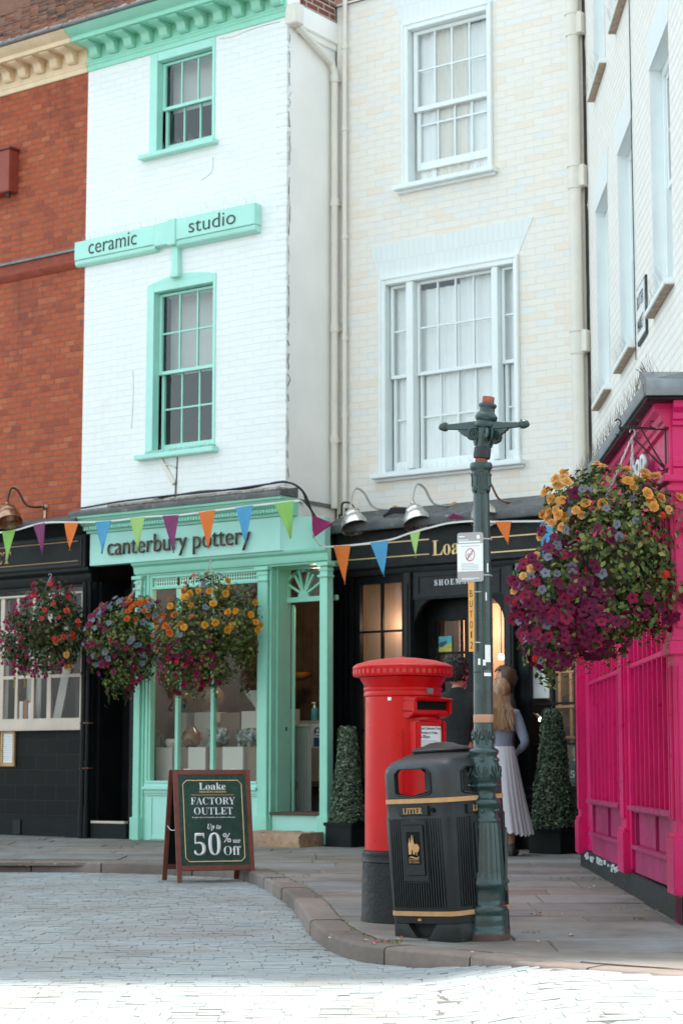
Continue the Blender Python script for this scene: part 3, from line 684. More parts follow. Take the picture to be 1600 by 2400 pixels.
# the corner edge with worn, open joints
b = MB(); z = 3.95
while z < 9.4:
    h = .078; b.box(-.09-random.random()*.08, .004+random.random()*.010, -.004-random.random()*.004, .05, z+.003, z+h-.003); z += h
b.build('quoin_bricks', M['brick_white'], pot, bevel=.004)
b = MB(); pts = []; z = 9.3
while z > 4.1: pts.append((.004+random.gauss(0, .010), .012, z)); z -= random.uniform(.04, .10)
for a, c in zip(pts, pts[1:]):
    if random.random() < .8: b.tube([(a[0]+.012, .03, a[2]), (c[0]+.012, .03, c[2])], random.uniform(.002, .006), 4)
b.build('corner_crack', mk('dark_crack', (.06, .055, .05), .9), pot)
b = MB()
for P_ in ([(-1.27, 7.75), (-1.17, 7.78), (-1.10, 7.82), (-1.08, 7.90), (-1.085, 8.0)], [(-1.0, 9.42), (-.8, 9.40), (-.6, 9.42), (-.35, 9.43), (-.1, 9.42)], [(-1.60, 3.98), (-1.585, 4.2), (-1.575, 4.52)], [(-2.3, 4.9), (-2.28, 5.3), (-2.29, 5.6)]):
    b.tube([(x, .001, z) for x, z in catmull([(x, 0, z) for x, z in P_], 4) and [(q.x, q.z) for q in catmull([(x, 0, z) for x, z in P_], 4)]], .004 if P_[0][1] > 4.5 else .007, 4)
b.build('hairline_crack', mk('grey_crack', (.20, .19, .18), .9), pot)
b = MB(); b.tube([(-1.83, -.02, 4.50), (-1.61, -.015, 4.18)], [.022, .03], 6); b.tube([(-1.76, -.02, 4.42), (-1.68, -.018, 4.41), (-1.59, -.018, 4.37)], .010, 6); b.build('old_bracket', M['pipe'], pot, smooth=True)
b = MB(); b.add([(0, 0, 3.3), (0, .95, 3.3), (0, .95, 9.9), (0, 0, 9.9)], [(0, 1, 2, 3)]); b.build('side_wall', M['plaster'], pot)
box('side_parapet', M['plaster'], pot, -.001, .02, .15, .95, 9.32, 9.42, .01)
shell(pot, -3.1, -.002, .93, 5, 0, 9.8, M['dark_room'])
b = MB(); b.box(-3.1, .02, .0, 5, 3.86, 3.9); b.box(-3.1, -.002, .02, 5, 7.2, 7.25); b.build('floor_slab', M['grey_room'], pot)
cornice(pot, M['mint'], -3.098, -.002, 11, -2.92, .283)
box('gutter', M['lead'], pot, -3.098, .03, -.50, -.40, 9.89, 9.92, .01)
# roofs of the row; an added unseen slab throws the street's shade
b = MB(); b.add([(-7.2, -.3, 9.86), (0.05, -.3, 9.86), (-1.0, 2.2, 11.6), (-7.2, 2.2, 11.6), (-7.2, 5, 9.86), (0, 5, 9.86)], [(0, 1, 2, 3), (3, 2, 5, 4), (1, 5, 2), (0, 3, 4)])
b.build('roof', M['roof_tile'], pot)
box('chimney', M['brick_dark'], pot, -.55, .03, .25, .90, 9.66, 10.12, .006)
box('chimney_base', M['plaster'], pot, -.001, .05, .14, .95, 9.40, 9.655, .01)
def sash_window(name, par, H, mat, cols, split, rows, fw=.085, fl=None, recess=.085, sillz=.06, sw=.10, top=.09, arch=0):
    a0, a1, z0, z1 = H; fl = fl or fw
    b = MB(); b.box(a0, a0+fl, -.012, .10, z0, z1); b.box(a1-fw*.5, a1, -.012, .10, z0, z1); b.box(a0+fl, a1-fw*.5, -.012, .10, z1-top, z1)
    b.box(a0+fl, a1-fw*.5, .03, .12, z0, z0+.05)
    if arch:
        n = 10; P = [(a0+(a1-a0)*i/n, z1+arch*math.sin(PI*i/n)) for i in range(n+1)]; b.prism([(a0, z1-.01)]+P[1:-1]+[(a1, z1-.01)], -.014, .02)
    wn_ = b.build(name, mat, par, bevel=.005)
    g0, g1 = a0+fl+.004, a1-fw*.5-.004
    sash(wn_, mat, g0, g1, split-.02, z1-top-.01, recess, cols, rows, .04, .02)
    sash(wn_, mat, g0+.012, g1-.004, z0+.05, split+.02, recess+.045, cols, rows, .04, .02, bot=.075)
    sb_ = MB(); sb_.box(a0-sw, a1+.05, -.10, .028, z0-sillz, z0); sb_.build('sill', mat, wn_, bevel=.008)
    return wn_
uw = sash_window('sash_window', pot, UW, M['mint_pale'], 3, 8.77, 1, .09, .12, top=.11)
lw = sash_window('sash_window', pot, LW, M['mint_pale'], 3, 5.535, 2, .085, .11, top=.10, arch=.07)
box('weathered_sill', mk('peeling_sill_paint', (.34, .60, .52), .8, .3, 14, .8, 30, dirt=(.36, .30, .25), dirt_amt=.52), lw, -2.02, -1.0, -.085, -.0, 4.556, 4.585, .006)
for H in (UW, LW): spikes(pot, [(H[0]+.15, .0, H[2]+.02), (H[1]-.1, .0, H[2]+.02)], .13, 26, .03)
for z0, z1, H, lab in ((5.55, 6.5, LW, 'grey roller blind drawn half down inside the lower mint sash window'), (8.80, 9.4, UW, 'grey blind pulled down inside the upper mint sash window')):
    bl = fA('roller_blind', lab, 'blind', s=-1.54, d=.34, z=z0); b = MB(); b.box(-.46, .46, 0, .012, 0, z1-z0); b.build('cloth', M['blind'], bl); b = MB(); b.tube([(-.47, 0, z1-z0+.02), (.47, 0, z1-z0+.02)], .025, 8); b.build('roller', M['paper'], bl)
# ceramic studio sign
sg = box('sign_board', M['mint_pale'], pot, -3.2, -1.90, -.09, 0, 7.06, 7.29, .006)
box('sign_return', M['mint_pale'], sg, -1.56, -.36, -.12, 0, 7.05, 7.30, .006)
b = MB(); b.box(-1.90, -1.56, -.10, 0, 7.03, 7.30); b.box(-1.665, -1.54, -.135, 0, 7.0, 7.31); b.build('sign_block', M['mint_pale'], sg, bevel=.006)
profile_run('sign_moulding', M['mint_pale'], sg, [(0, 6.98), (-.05, 6.985), (-.075, 7.01), (-.08, 7.055), (0, 7.055)], -3.2, -1.90, .004)
profile_run('sign_moulding', M['mint_pale'], sg, [(0, 6.965), (-.07, 6.97), (-.10, 6.995), (-.11, 7.045), (0, 7.045)], -1.56, -.36, .004)
b = MB(); b.prism([(-1.655, 6.63), (-1.54, 6.63), (-1.555, 7.0), (-1.64, 7.0)], -.07, 0); b.box(-1.665, -1.53, -.085, 0, 6.62, 6.66); b.build('sign_bracket', M['mint_pale'], sg, bevel=.006)
text('lettering', 'ceramic', M['letter_dark'], sg, -2.96, -.092, 7.105, .185, width=.78, depth=.005, off=-.008)
text('lettering', 'studio', M['letter_dark'], sg, -1.34, -.122, 7.10, .17, width=.70, depth=.005, off=-.008)
spikes(sg, [(-3.1, -.03, 7.29), (-1.7, -.03, 7.30)], .16, 60, .02); spikes(sg, [(-1.6, -.05, 7.31), (-.4, -.05, 7.31)], .17, 56, .02)

# ---- pottery shopfront
fs = box('fascia', M['mint_pale'], pot, -2.83, .03, -.12, .02, 3.285, 3.665, .004)
b = MB(); b.prism([(.03, -.12), (.40, .20), (.40, .30), (.0, .30)], 3.286, 3.664, axis='z'); b.build('fascia_return', M['mint_pale'], fs)
text('lettering', 'canterbury pottery', M['bronze'] if 0 else mk('oxidised_copper_letter', (.12, .07, .055), .4, .5, 14, .3, 40, dirt=(.24, .13, .10), dirt_amt=.52, metal=.5), fs, -2.52, -.135, 3.385, .215, width=2.14, depth=.022, off=-.011)
profile_run('fascia_cornice', M['mint'], pot, [(.02, 3.668), (-.14, 3.668), (-.14, 3.70), (-.17, 3.705), (-.17, 3.745), (-.20, 3.76), (-.26, 3.80), (-.27, 3.83), (-.30, 3.835), (-.30, 3.87), (.02, 3.87)], -2.98, .17, .004)
b = MB(); x = -2.86
while x < .05: b.box(x, x+.022, -.185, -.139, 3.706, 3.742); x += .042
b.build('dentils', M['mint_pale'], pot, bevel=.002)
profile_run('lead_roof', M['lead_dark'], pot, [(.0, 3.872), (-.31, 3.872), (-.325, 3.86), (-.33, 3.90), (-.30, 3.93), (-.02, 3.985), (.0, 3.985)], -3.0, .185, .006)
box('weathered_board', mk('flaking_lead_paint', (.36, .33, .29), .9, .5, 9, .9, 24, dirt=(.22, .14, .10), dirt_amt=.48), pot, -2.4, .15, -.30, -.02, 3.935, 3.968, .008)
b = MB(); b.tube(catmull([(-3.05, -.05, 4.0), (-2.4, -.06, 4.03), (-1.6, -.07, 4.035), (-.8, -.08, 4.03), (-.2, -.08, 4.045), (.02, -.08, 4.05), (.14, .0, 4.02), (.20, .10, 3.92), (.24, .16, 3.75), (.30, .25, 3.6)], 6), .012, 6)
b.tube(catmull([(-1.9, -.05, 4.01), (-1.2, -.06, 4.05), (-.5, -.07, 4.02), (-.05, -.08, 4.06), (.10, -.05, 4.04), (.19, .06, 3.95), (.20, .14, 3.8), (.27, .2, 3.66)], 6), .009, 6)
b.tube([(-1.60, -.02, 4.0), (-1.59, -.005, 4.25), (-1.578, -.004, 4.50)], .006, 5); b.build('cable', M['cable'], pot, smooth=True)
profile_run('soffit', M['mint'], pot, [(.02, 3.15), (-.03, 3.15), (-.045, 3.19), (-.05, 3.23), (-.09, 3.255), (-.10, 3.284), (.02, 3.284)], -2.2, .62, .004)
b = MB(); b.box(-2.2, .62, .0, .33, 3.13, 3.149); b.build('soffit_board', M['mint'], pot)
def pilaster(x0, x1, y0, y1, zb, zt, par, mat, name='pilaster', cap=.03):
    b = MB(); b.box(x0, x1, y0, y1, zb, zt); b.box(x0-.02, x1+.02, y0-.022, y1, zb, zb+.30); b.box(x0-.018, x1+.018, y0-.02, y1, zt-.16, zt-.135)
    b.box(x0-.012, x1+.012, y0-.012, y1, zt-.09, zt-.06); b.box(x0-.03, x1+.03, y0-.035, y1, zt-.04, zt)
    return b.build(name, mat, par, bevel=.004)
pilaster(-2.185, -2.09, -.03, .1, .05, 3.13, pot, M['mint'])
b = MB(); b.box(-2.09, -2.05, .0, .1, .1, 3.13); b.box(-2.05, -2.03, .015, .1, .1, 3.13); b.box(-2.03, -1.99, .0, .1, .74, 3.13); b.build('jamb_moulding', M['mint'], pot, bevel=.004)
pilaster(-.355, -.225, -.03, .1, .09, 3.13, pot, M['mint'])
b = MB(); b.box(-.215, -.19, .0, .1, .09, 3.13); b.build('jamb_moulding', M['mint'], pot, bevel=.003)
sw_ = MB(); sw_.box(-1.99, -1.955, .01, .09, .765, 3.13); sw_.box(-.395, -.355, .01, .09, .765, 3.13); sw_.box(-1.955, -.395, .01, .09, 2.965, 2.995); sw_.box(-1.955, -.395, .01, .09, 3.095, 3.128)
for x in (-1.57, -1.045): sw_.box(x-.024, x+.024, .02, .075, .766, 2.966)
sw_ = sw_.build('shop_window', M['mint'], pot, bevel=.003)
pane('pane', sw_, -1.965, -.385, .76, 2.975, .05, M['glass_shop'])
gr = MB()
for s0, s1 in ((-1.95, -1.60), (-1.555, -.40)):
    gr.box(s0, s1, .04, .05, 2.996, 3.012); gr.box(s0, s1, .04, .05, 3.082, 3.094); gr.box(s0, s1, .0401, .0499, 3.042, 3.052)
    x = s0; 
    while x < s1-.02:
        gr.box(x, x+.012, .0402, .0498, 3.012, 3.082); x += .036
gr.build('vent_grille', M['mint_pale'], sw_)
rs = MB(); rs.box(-2.09, -.355, .02, .10, .06, .60); rs.box(-2.0, -.36, -.03, .10, .74, .765); rs.box(-2.03, -.36, -.05, .10, .665, .70); rs.box(-2.02, -.36, -.02, .10, .70, .739); rs.box(-2.02, -.36, -.018, .10, .625, .664); rs.box(-2.02, -.36, .0, .10, .60, .624)
rs.box(-1.95, -1.92, .008, .02, .1, .58); rs.box(-.50, -.47, .008, .02, .1, .58); rs.box(-1.92, -.50, .008, .02, .1, .14)
rs.build('stall_riser', M['mint_pale'], pot, bevel=.004)
# door recess with open door edge, fanlight and step
b = MB(); b.box(-.19, -.175, .1, .34, .42, 3.12); b.build('door_jamb', M['mint'], pot)
dl = MB(); dl.tbox(Matrix.Translation((-.335, .60, 1.58)) @ Matrix.Rotation(R(36), 4, 'Z'), .032, .48, 2.3); dl = dl.build('open_door', M['mint'], pot, bevel=.004)
b = MB(); b.box(-.178, -.170, .25, .27, 1.32, 1.36); b.build('lock', M['ink'], dl)
pilaster(.498, .602, -.03, .08, .10, 3.13, pot, M['mint'], 'door_post')
fl = MB(); cx, cz, rr, y0, y1 = .045, 2.82, .29, .28, .32
fl.box(-.19, .50, y0-.01, y1, 2.745, 2.80); fl.box(-.19, -.165, y0, y1, 2.80, 3.14); fl.box(-.165, .5, y0, y1, 3.115, 3.14)
n = 24
arc = [(cx+(rr+.0)*math.cos(PI*k/n), cz+(rr)*math.sin(PI*k/n)) for k in range(n+1)]
for k in range(n):
    a, c = arc[k], arc[k+1]; a2 = (cx+(a[0]-cx)*.91, cz+(a[1]-cz)*.91); c2 = (cx+(c[0]-cx)*.91, cz+(c[1]-cz)*.91); fl.prism([a, a2, c2, c], y0, y1)
for k in range(1, 6):
    a = PI*k/6 if k != 3 else None
    if a is None: continue
    fl.tbox(Matrix.Translation((cx+.17*math.cos(a), (y0+y1)/2, cz+.17*math.sin(a))) @ Matrix.Rotation(-a, 4, 'Y'), .25, .034, .024)
for a in (R(75), R(105)): fl.tbox(Matrix.Translation((cx+.17*math.cos(a), (y0+y1)/2, cz+.17*math.sin(a))) @ Matrix.Rotation(-a, 4, 'Y'), .25, .034, .024)
fl.prism([(cx+.075*math.cos(PI*k/8), cz-.02+.075*math.sin(PI*k/8)) for k in range(9)], y0-.006, y1)
fl = fl.build('fanlight', M['mint'], pot, bevel=.002); pane('pane', fl, -.17, .5, 2.79, 3.13, .30, M['glass_shop'])
st = box('door_riser', M['mint_pale'], pot, -.185, .50, .02, .08, .08, .405, .004)
box('threshold', M['wood_dark'], pot, -.19, .50, -.03, .6, .406, .432, .008)
# interior
b = MB(); b.box(-2.19, .62, .1, 5, .36, .40); b.build('shop_floor', M['wood_dark'], pot)
b = MB(); b.box(-2.6, .9, 2.9, 2.95, .4, 3.8); b.box(-2.22, -2.19, .1, 2.9, .4, 3.8); b.box(.05, .08, .93, 2.9, .4, 3.8)
for k in range(24): b.box(-2.5+k*.14, -2.49+k*.14, 2.885, 2.9, .4, 3.8)
b.build('panelled_back', M['wood_dark'], pot)
b = MB(); b.prism([(.59, .085), (.60, .085), (.25, .57), (.24, .57)], .05, 3.12, axis='z'); b.build('side_panel', M['black'], pot)  # unseen panel added edge-on to keep light out of the shop room
b = MB(); b.box(-2.15, -.36, .1, 1.4, .70, .762); b.build('window_bed', M['plinth_brown'], pot)
b = MB(); b.box(-.9, .6, 2.3, 2.8, 1.95, 2.0); b.box(-.9, .6, 2.3, 2.8, 1.86, 1.90); b.build('shelf', M['wood_orange'], pot)
# ---- goods in the pottery window
def plinth(s, d, w, dp, h, mat, lab):
    o = fA('display_plinth', lab, 'plinth', 'display plinths in the pottery window', s, d, .763); b = MB(); b.box(-w/2, w/2, 0, dp, 0, h); b.build('block', M[mat], o, bevel=.003); return o
plinth(-2.0, .30, .25, .25, .385, 'plinth_pale', 'pale plinth carrying the small white bowl in the pottery window')
plinth(-1.50, .30, .26, .25, .385, 'plinth_pale', 'pale plinth below the round brown pot in the pottery window')
plinth(-.97, .30, .30, .25, .385, 'plinth_pale', 'pale plinth under the grey animal figure in the pottery window')
plinth(-1.75, .34, .22, .25, .38, 'plinth_brown', 'brown plinth between two pale low plinths of the pottery window')  # low brown blocks paint back boxes and shadow between the pale plinths
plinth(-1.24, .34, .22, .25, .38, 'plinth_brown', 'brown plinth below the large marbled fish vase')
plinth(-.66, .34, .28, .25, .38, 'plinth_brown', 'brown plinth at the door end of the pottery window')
plinth(-2.22, .75, .34, .25, .80, 'plinth_pale', 'tall pale plinth beneath the blue banded jar')
plinth(-1.80, .78, .30, .25, .80, 'plinth_pale', 'tall pale plinth under the brown leaf jar')
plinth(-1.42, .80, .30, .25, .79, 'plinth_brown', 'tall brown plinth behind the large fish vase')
plinth(-1.03, .75, .36, .25, .80, 'plinth_pale', 'tall pale plinth carrying the white bowl with a foot')
plinth(-.68, .78, .22, .25, .82, 'plinth_pale', 'tall pale plinth at the door end behind the animal figure')
def glaze(name, a, b_, c): return mk(name, a, .18, .3, 14, .08, 30, dirt=b_, dirt_amt=.5, spec=.6)
m_g1 = mk('blue_banded_glaze', (.20, .15, .09), .2, .3, 4, .05, 30, dirt=(.03, .10, .13), dirt_amt=.46)
m_g2 = mk('brown_leaf_glaze', (.24, .14, .07), .2, .3, 6, .05, 30, dirt=(.05, .035, .03), dirt_amt=.52)
m_g3 = mk('grey_marbled_glaze', (.36, .40, .37), .15, .2, 6, .04, 30, dirt=(.03, .04, .05), dirt_amt=.44)
m_g4 = mk('white_glaze', (.62, .64, .60), .15, .1, 10, .04, 30, dirt=(.2, .3, .28), dirt_amt=.62)
m_g5 = mk('green_glaze', (.10, .22, .17), .15, .3, 10, .04, 30)
def pot_(name, lab, s, d, z, prof, mat, handle=None, spout=None, neck=None):
    o = fA(name, lab, 'pottery', None, s, d, z); o.scale = (1.18, 1.18, 1.18); b = MB(); b.lathe(prof, 24); b.build('bowl' if 'bowl' in name else 'vessel', mat, o, smooth=True, angle=60)
    if handle: b = MB(); b.tube(bezier(*handle, 10), .009, 8); b.build('handle', mat, o, smooth=True)
    if neck: b = MB(); b.lathe(neck, 20); b.build('neck', mat, o, smooth=True)
    return o
pot_('pottery_jar', 'round blue banded jar on the tall plinth in the pottery window', -2.26, .88, 1.563, [(.001, 0), (.075, 0), (.085, .02), (.125, .08), (.145, .14), (.135, .20), (.09, .25), (.05, .27)], m_g1, neck=[(.045, .262), (.035, .285), (.05, .31), (.001, .31)])
pot_('pottery_jar', 'brown leaf patterned jar with narrow neck in the pottery window', -1.80, .90, 1.563, [(.001, 0), (.075, 0), (.085, .02), (.125, .07), (.145, .14), (.135, .20), (.09, .25), (.05, .28)], m_g2, neck=[(.04, .27), (.028, .32), (.038, .345), (.001, .345)])
pot_('pottery_bowl', 'wide white footed bowl high in the pottery window', -1.02, .88, 1.563, [(.001, 0), (.06, 0), (.055, .03), (.10, .09), (.16, .17), (.17, .20), (.15, .19), (.06, .10), (.001, .08)], m_g4)
pot_('small_bowl', 'little white bowl with lugs on a low plinth', -2.0, .42, 1.148, [(.001, 0), (.035, 0), (.055, .03), (.06, .06), (.045, .085), (.035, .085), (.03, .06), (.001, .05)], m_g4)
pot_('round_pot', 'round brown pot with shining shoulder on a low plinth', -1.70, .44, 1.145, [(.001, 0), (.05, 0), (.085, .04), (.10, .09), (.085, .15), (.045, .19), (.04, .205), (.001, .2)], m_g2, handle=((.08, 0, .15), (.16, 0, .16), (.15, 0, .05), (.085, 0, .05)))
pot_('tea_pot', 'green glazed jug at the frame edge of the pottery window', -2.22, .42, 1.0, [(.001, 0), (.04, 0), (.05, .1), (.035, .2), (.025, .27), (.035, .3), (.001, .3)], m_g5, handle=((.03, 0, .26), (.11, 0, .27), (.1, 0, .1), (.05, 0, .1)))
fv = fA('fish_vase', 'large grey marbled fish shaped vase in the middle of the pottery window', 'pottery', None, -1.32, .45, 1.148)
b = MB(); b.loft([[(x, math.cos(2*PI*k/16)*w_, .12+math.sin(2*PI*k/16)*h_) for k in range(16)] for x, w_, h_ in ((-.12, .02, .03), (-.09, .05, .07), (-.02, .085, .11), (.06, .095, .12), (.12, .08, .10), (.16, .03, .04))]); b.build('vessel', m_g3, fv, smooth=True)
b = MB(); b.prism([(-.10, .1), (-.19, .22), (-.13, .20), (-.08, .15)], -.012, .012); b.prism([(-.11, .1), (-.17, .01), (-.10, .0), (-.07, .06)], -.012, .012); b.build('tail', m_g5, fv, bevel=.004)
pg = fA('animal_figure', 'grey and white glazed animal figure in the pottery window', 'pottery', None, -.86, .44, 1.148)
b = MB(); b.loft([[(x, math.cos(2*PI*k/16)*w_, zc+math.sin(2*PI*k/16)*h_) for k in range(16)] for x, zc, w_, h_ in ((-.19, .10, .012, .015), (-.17, .11, .04, .045), (-.10, .125, .06, .065), (.0, .135, .085, .08), (.10, .135, .085, .078), (.16, .12, .05, .05), (.18, .115, .01, .01))])
for x in (-.08, .10):
    for y in (-.045, .045): b.tube([(x, y, .10), (x, y, .0)], [.032, .026], 10)
for y in (-.03, .03): b.tube([(-.12, y, .17), (-.13, y*1.3, .215)], [.02, .004], 6)
b.build('vessel', m_g3, pg, smooth=True)
for k, (x, z_, lab) in enumerate(((-.74, 1.60, 'white candle like cylinder vase beside the footed bowl'),)):
    pot_('cylinder_vase', lab, x, .86, z_-.02, [(.001, 0), (.035, 0), (.033, .16), (.028, .165), (.001, .16)], m_g4)
# entrance: counter with notices, sanitiser, ribbed screen
_q = FA(724, 1700, 1.35)
ct = fA('reception_box', 'tall grey box with blue notices inside the pottery door', 'counter', None, _q.x-.06, 1.35, .40)
b = MB(); b.box(-.17, .42, 0, .5, 0, 1.06); b.build('cabinet', mk('grey_laminate', (.40, .37, .35), .5, .05, 3, .03), ct, bevel=.006)
m_blue = mk('blue_sign_ink', (.04, .10, .26), .5, .05, 5, 0)
for x in (-.04, .19):
    b = MB(); b.box(x-.09, x+.09, -.006, 0, .74, 1.02); p_ = b.build('notice', M['paper'], ct); b = MB(); b.prism([(x+.05*math.cos(2*PI*k/20), .93+.055*math.sin(2*PI*k/20)) for k in range(20)], -.008, -.006); b.box(x-.055, x+.055, -.008, -.006, .755, .86); b.build('symbol', m_blue, p_)
    b = MB(); b.prism([(x+.02*math.cos(2*PI*k/16), .945+.02*math.sin(2*PI*k/16)) for k in range(16)], -.0095, -.008); b.box(x-.03, x+.03, -.0095, -.008, .89, .915); b.build('figure_mark', M['paper'], p_)
hsn = fA('sanitiser_bottle', 'blue pump bottle standing on the grey box inside the pottery door', 'bottle', None, FA(737, 1640, 1.5).x, 1.5, 1.46)
b = MB(); b.lathe([(.001, 0), (.04, 0), (.042, .01), (.042, .12), (.035, .145), (.015, .155)], 18); b.build('flask', mk('blue_plastic', (.05, .30, .36), .25, .05, 4, 0), hsn, smooth=True)
b = MB(); b.lathe([(.016, .15), (.016, .175), (.007, .18), (.007, .21), (.001, .21)], 12); b.box(-.035, .012, -.008, .008, .205, .22); b.build('pump', M['paper'], hsn, smooth=True)
scr = fA('ribbed_screen', 'low grey ribbed screen standing in the pottery doorway', 'screen', None, FA(690, 1750, .72).x-.02, .72, .40)
b = MB()
for k in range(12): b.box(-.20+k*.036, -.20+k*.036+.028, 0, .02, .0, .96)
m_sl = mk('grey_slat', (.34, .35, .34), .5, .08, 5, .05); b.box(-.21, .24, .018, .03, 0, .97); b.build('slats', m_sl, scr, bevel=.004)
b = MB(); b.box(-.21, .24, -.01, .04, .972, .992); b.build('top_rail', m_sl, scr, bevel=.004)
tr = fA('orange_dish', 'orange glazed dish on the high shelf inside the pottery door', 'dish', None, FA(705, 1580, 2.5).x, 2.5, 2.0)
b = MB(); b.lathe([(.001, 0), (.05, 0), (.13, .05), (.15, .09), (.14, .085), (.05, .015), (.001, .012)], 20); b.build('dish_bowl', mk('orange_glaze', (.45, .16, .04), .2), tr, smooth=True)
pl_ = fA('ceiling_lamp', 'lit cream ceiling lamp seen through the pottery fanlight', 'lamp', None, -.45, 1.25, 3.30)
b = MB(); b.lathe([(.001, 0), (.10, .0), (.14, .06), (.12, .11), (.03, .13), (.001, .13)], 20); b.build('lamp_shade', emit_mat('lit_lamp_shade', (1, .82, .55), 1.0), pl_, smooth=True)
b = MB(); b.tube([(0, 0, .13), (0, 0, .5)], .008, 6); b.build('flex', M['cable'], pl_)
def point(name, loc, e, col, r=.08):
    l = bpy.data.lights.new(name, 'POINT'); l.energy = e; l.color = col; l.shadow_soft_size = r; o = link(bpy.data.objects.new(name, l)); o.location = loc; return o
point('pottery_lamp_light', WA(-.45, 1.25, 3.05), 14, (1, .80, .55))
b = MB(); n = 18; rings = []
for i in range(n+1):
    x = -.62+1.16*i/n; h = .175*(1-.25*max(0, .3-i/n)/.3) + random.gauss(0, .006); dpt = .17+.03*math.sin(i*.8)
    j = lambda: random.gauss(0, .008)
    rings.append([(x, -dpt+j(), -.03), (x, -dpt+j(), .06), (x+j(), -dpt+.015+j(), h-.04+j()), (x+j(), -dpt+.05, h+j()), (x, .05, h+.01+j()), (x, .22, h+.01), (x, .22, -.03)])
b.loft(rings); bs = tag(b.build('stone_step', M['step_stone'], None, smooth=True, angle=55), 'rough brown stone step in front of the pottery door', 'step'); bs.location = WA(.05, -.30, .05); bs.rotation_euler = (0, 0, ANG_A)

# ================================================================== cream brick house with the black shoe shop
crm = fA('shoe_shop_house', 'cream brick house with tall white sash windows above a black shoe shop', 'building')
CU = (.985, 2.165, 7.50, 9.42); CL = (.66, 2.475, 4.20, 6.46); D = .93
wall('brick_wall', M['brick_cream'], crm, .03, 3.36, 3.5, 9.9, D, [CU, CL], .16, M['white_paint'])
M['pale_room'] = mk('pale_interior', (.45, .45, .43), .9, .1, 2, 0)
shell(crm, .03, 3.36, D+.01, 5, 0, 9.85, M['pale_room'])
b = MB(); b.box(.08, 3.3, D+.02, 5, 3.86, 3.9); b.box(.08, 3.3, D+.02, 5, 6.95, 7.0); b.build('floor_slab', M['pale_room'], crm)
b = MB(); b.add([Vector((-.03, .90, 9.86)), Vector((3.4, .90, 9.86)), Vector((3.4, 5.2, 9.86)), Vector((-.03, 5.2, 9.86))], [(0, 1, 2, 3)]); b.build('flat_roof', M['lead_dark'], crm)
def wl(X, Y, z): q = Vector((X, Y, 0))-A0; return Vector((q.dot(EA), q.dot(IA), z))
b = MB(); b.add([wl(-13, 31, 58.75), wl(13, 31, 58.75), wl(13, 31, 5), wl(-13, 31, 5), wl(-13, 34, 58.3), wl(13, 34, 58.3), wl(13, 34, 5), wl(-13, 34, 5)], [(0, 1, 2, 3), (4, 7, 6, 5), (0, 4, 5, 1), (1, 5, 6, 2), (0, 3, 7, 4)]); b.build('rear_range', M['roof_tile'], crm)  # added unseen slab behind the houses, blocks the sun over the street
for H, o1 in ((CU, .22), (CL, .20)):
    b = MB(); b.prism([(H[0]-.02, H[3]+.002), (H[1]+.0, H[3]+.002), (H[1]+o1, H[3]+.40), (H[0]-o1+.04, H[3]+.40)], D-.006, D+.05); b.build('flat_arch', M['pale_arch'], crm)
def casing(H, par, sillw):
    a0, a1, z0, z1 = H; b = MB(); y = D
    b.box(a0, a0+.07, y-.035, y+.12, z0, z1); b.box(a1-.05, a1, y-.035, y+.12, z0, z1); b.box(a0+.07, a1-.05, y-.034, y+.12, z1-.08, z1)
    b.box(a0-.012, a0+.02, y-.05, y, z0, z1+.01); b.box(a1-.02, a1+.012, y-.05, y, z0, z1+.01); b.box(a0+.02, a1-.02, y-.049, y-.001, z1-.025, z1+.012)
    b.box(a0+.07, a1-.05, y+.03, y+.13, z0, z0+.035)
    o = b.build('window', M['white_paint'], par, bevel=.006)
    b = MB(); b.box(a0-sillw, a1+.07, y-.12, y+.03, z0-.055, z0); b.box(a0-sillw+.02, a1+.05, y-.05, y, z0-.085, z0-.056); b.build('sill', M['white_paint'], o, bevel=.006); return o
w1 = casing(CU, crm, .10)
sash(w1, M['white_paint'], 1.075, 2.115, 8.375, 9.335, D+.06, 4, 2, .055, .022)
sash(w1, M['white_paint'], 1.09, 2.11, 7.69, 8.42, D+.105, 4, 2, .05, .022, bot=.09, rowz=[8.22])
w2 = casing(CL, crm, .09)
b = MB()
for x0, x1 in ((1.005, 1.10), (2.135, 2.215)): b.box(x0, x1, D-.015, D+.12, 4.235, 6.38)
b.build('mullion', M['white_paint'], w2, bevel=.006)
for (x0, x1, c) in ((.745, 1.0, 1), (1.105, 2.13, 4), (2.22, 2.425, 1)):
    sash(w2, M['white_paint'], x0, x1, 5.295, 6.375, D+.06, c, 2, .04, .02)
    sash(w2, M['white_paint'], x0+.008, x1-.008, 4.24, 5.335, D+.105, c, 2, .04, .02, bot=.10)
spikes(crm, [(CU[0]+.3, D+.03, 7.54), (CU[1]-.1, D+.03, 7.54)], .13, 40, .03); spikes(crm, [(CL[0]+.05, D-.03, 4.2), (CL[1]-.05, D-.03, 4.2)], .12, 110, .03)
grp = None
for x0, x1, z0, z1, m, lab in ((1.02, 1.32, 7.55, 9.35, 'curtain', 'white curtain bunched at the bay end of the high cream house window'), (1.30, 1.75, 7.55, 9.34, 'curtain_beige', 'beige curtain gathered behind the middle of the high cream house window'), (1.74, 2.15, 7.55, 9.3, 'curtain', 'white net hanging at the lane side of the high cream house window'),
        (.70, 1.04, 4.25, 6.4, 'curtain', 'white net behind the narrow side light next to the drainpipes'), (1.08, 1.62, 4.25, 6.30, 'curtain', 'white net covering the first half of the wide middle sash'), (1.62, 2.16, 4.25, 6.36, 'curtain', 'white net covering the second half of the wide middle sash'), (2.2, 2.45, 4.25, 6.38, 'curtain', 'white net behind the narrow side light next to the lane')):
    drape('net_curtain', M[m], WA, x0, x1, z0, z1, D+.164, lab, max(2, int((x1-x0)*9)), .011, 'curtain')
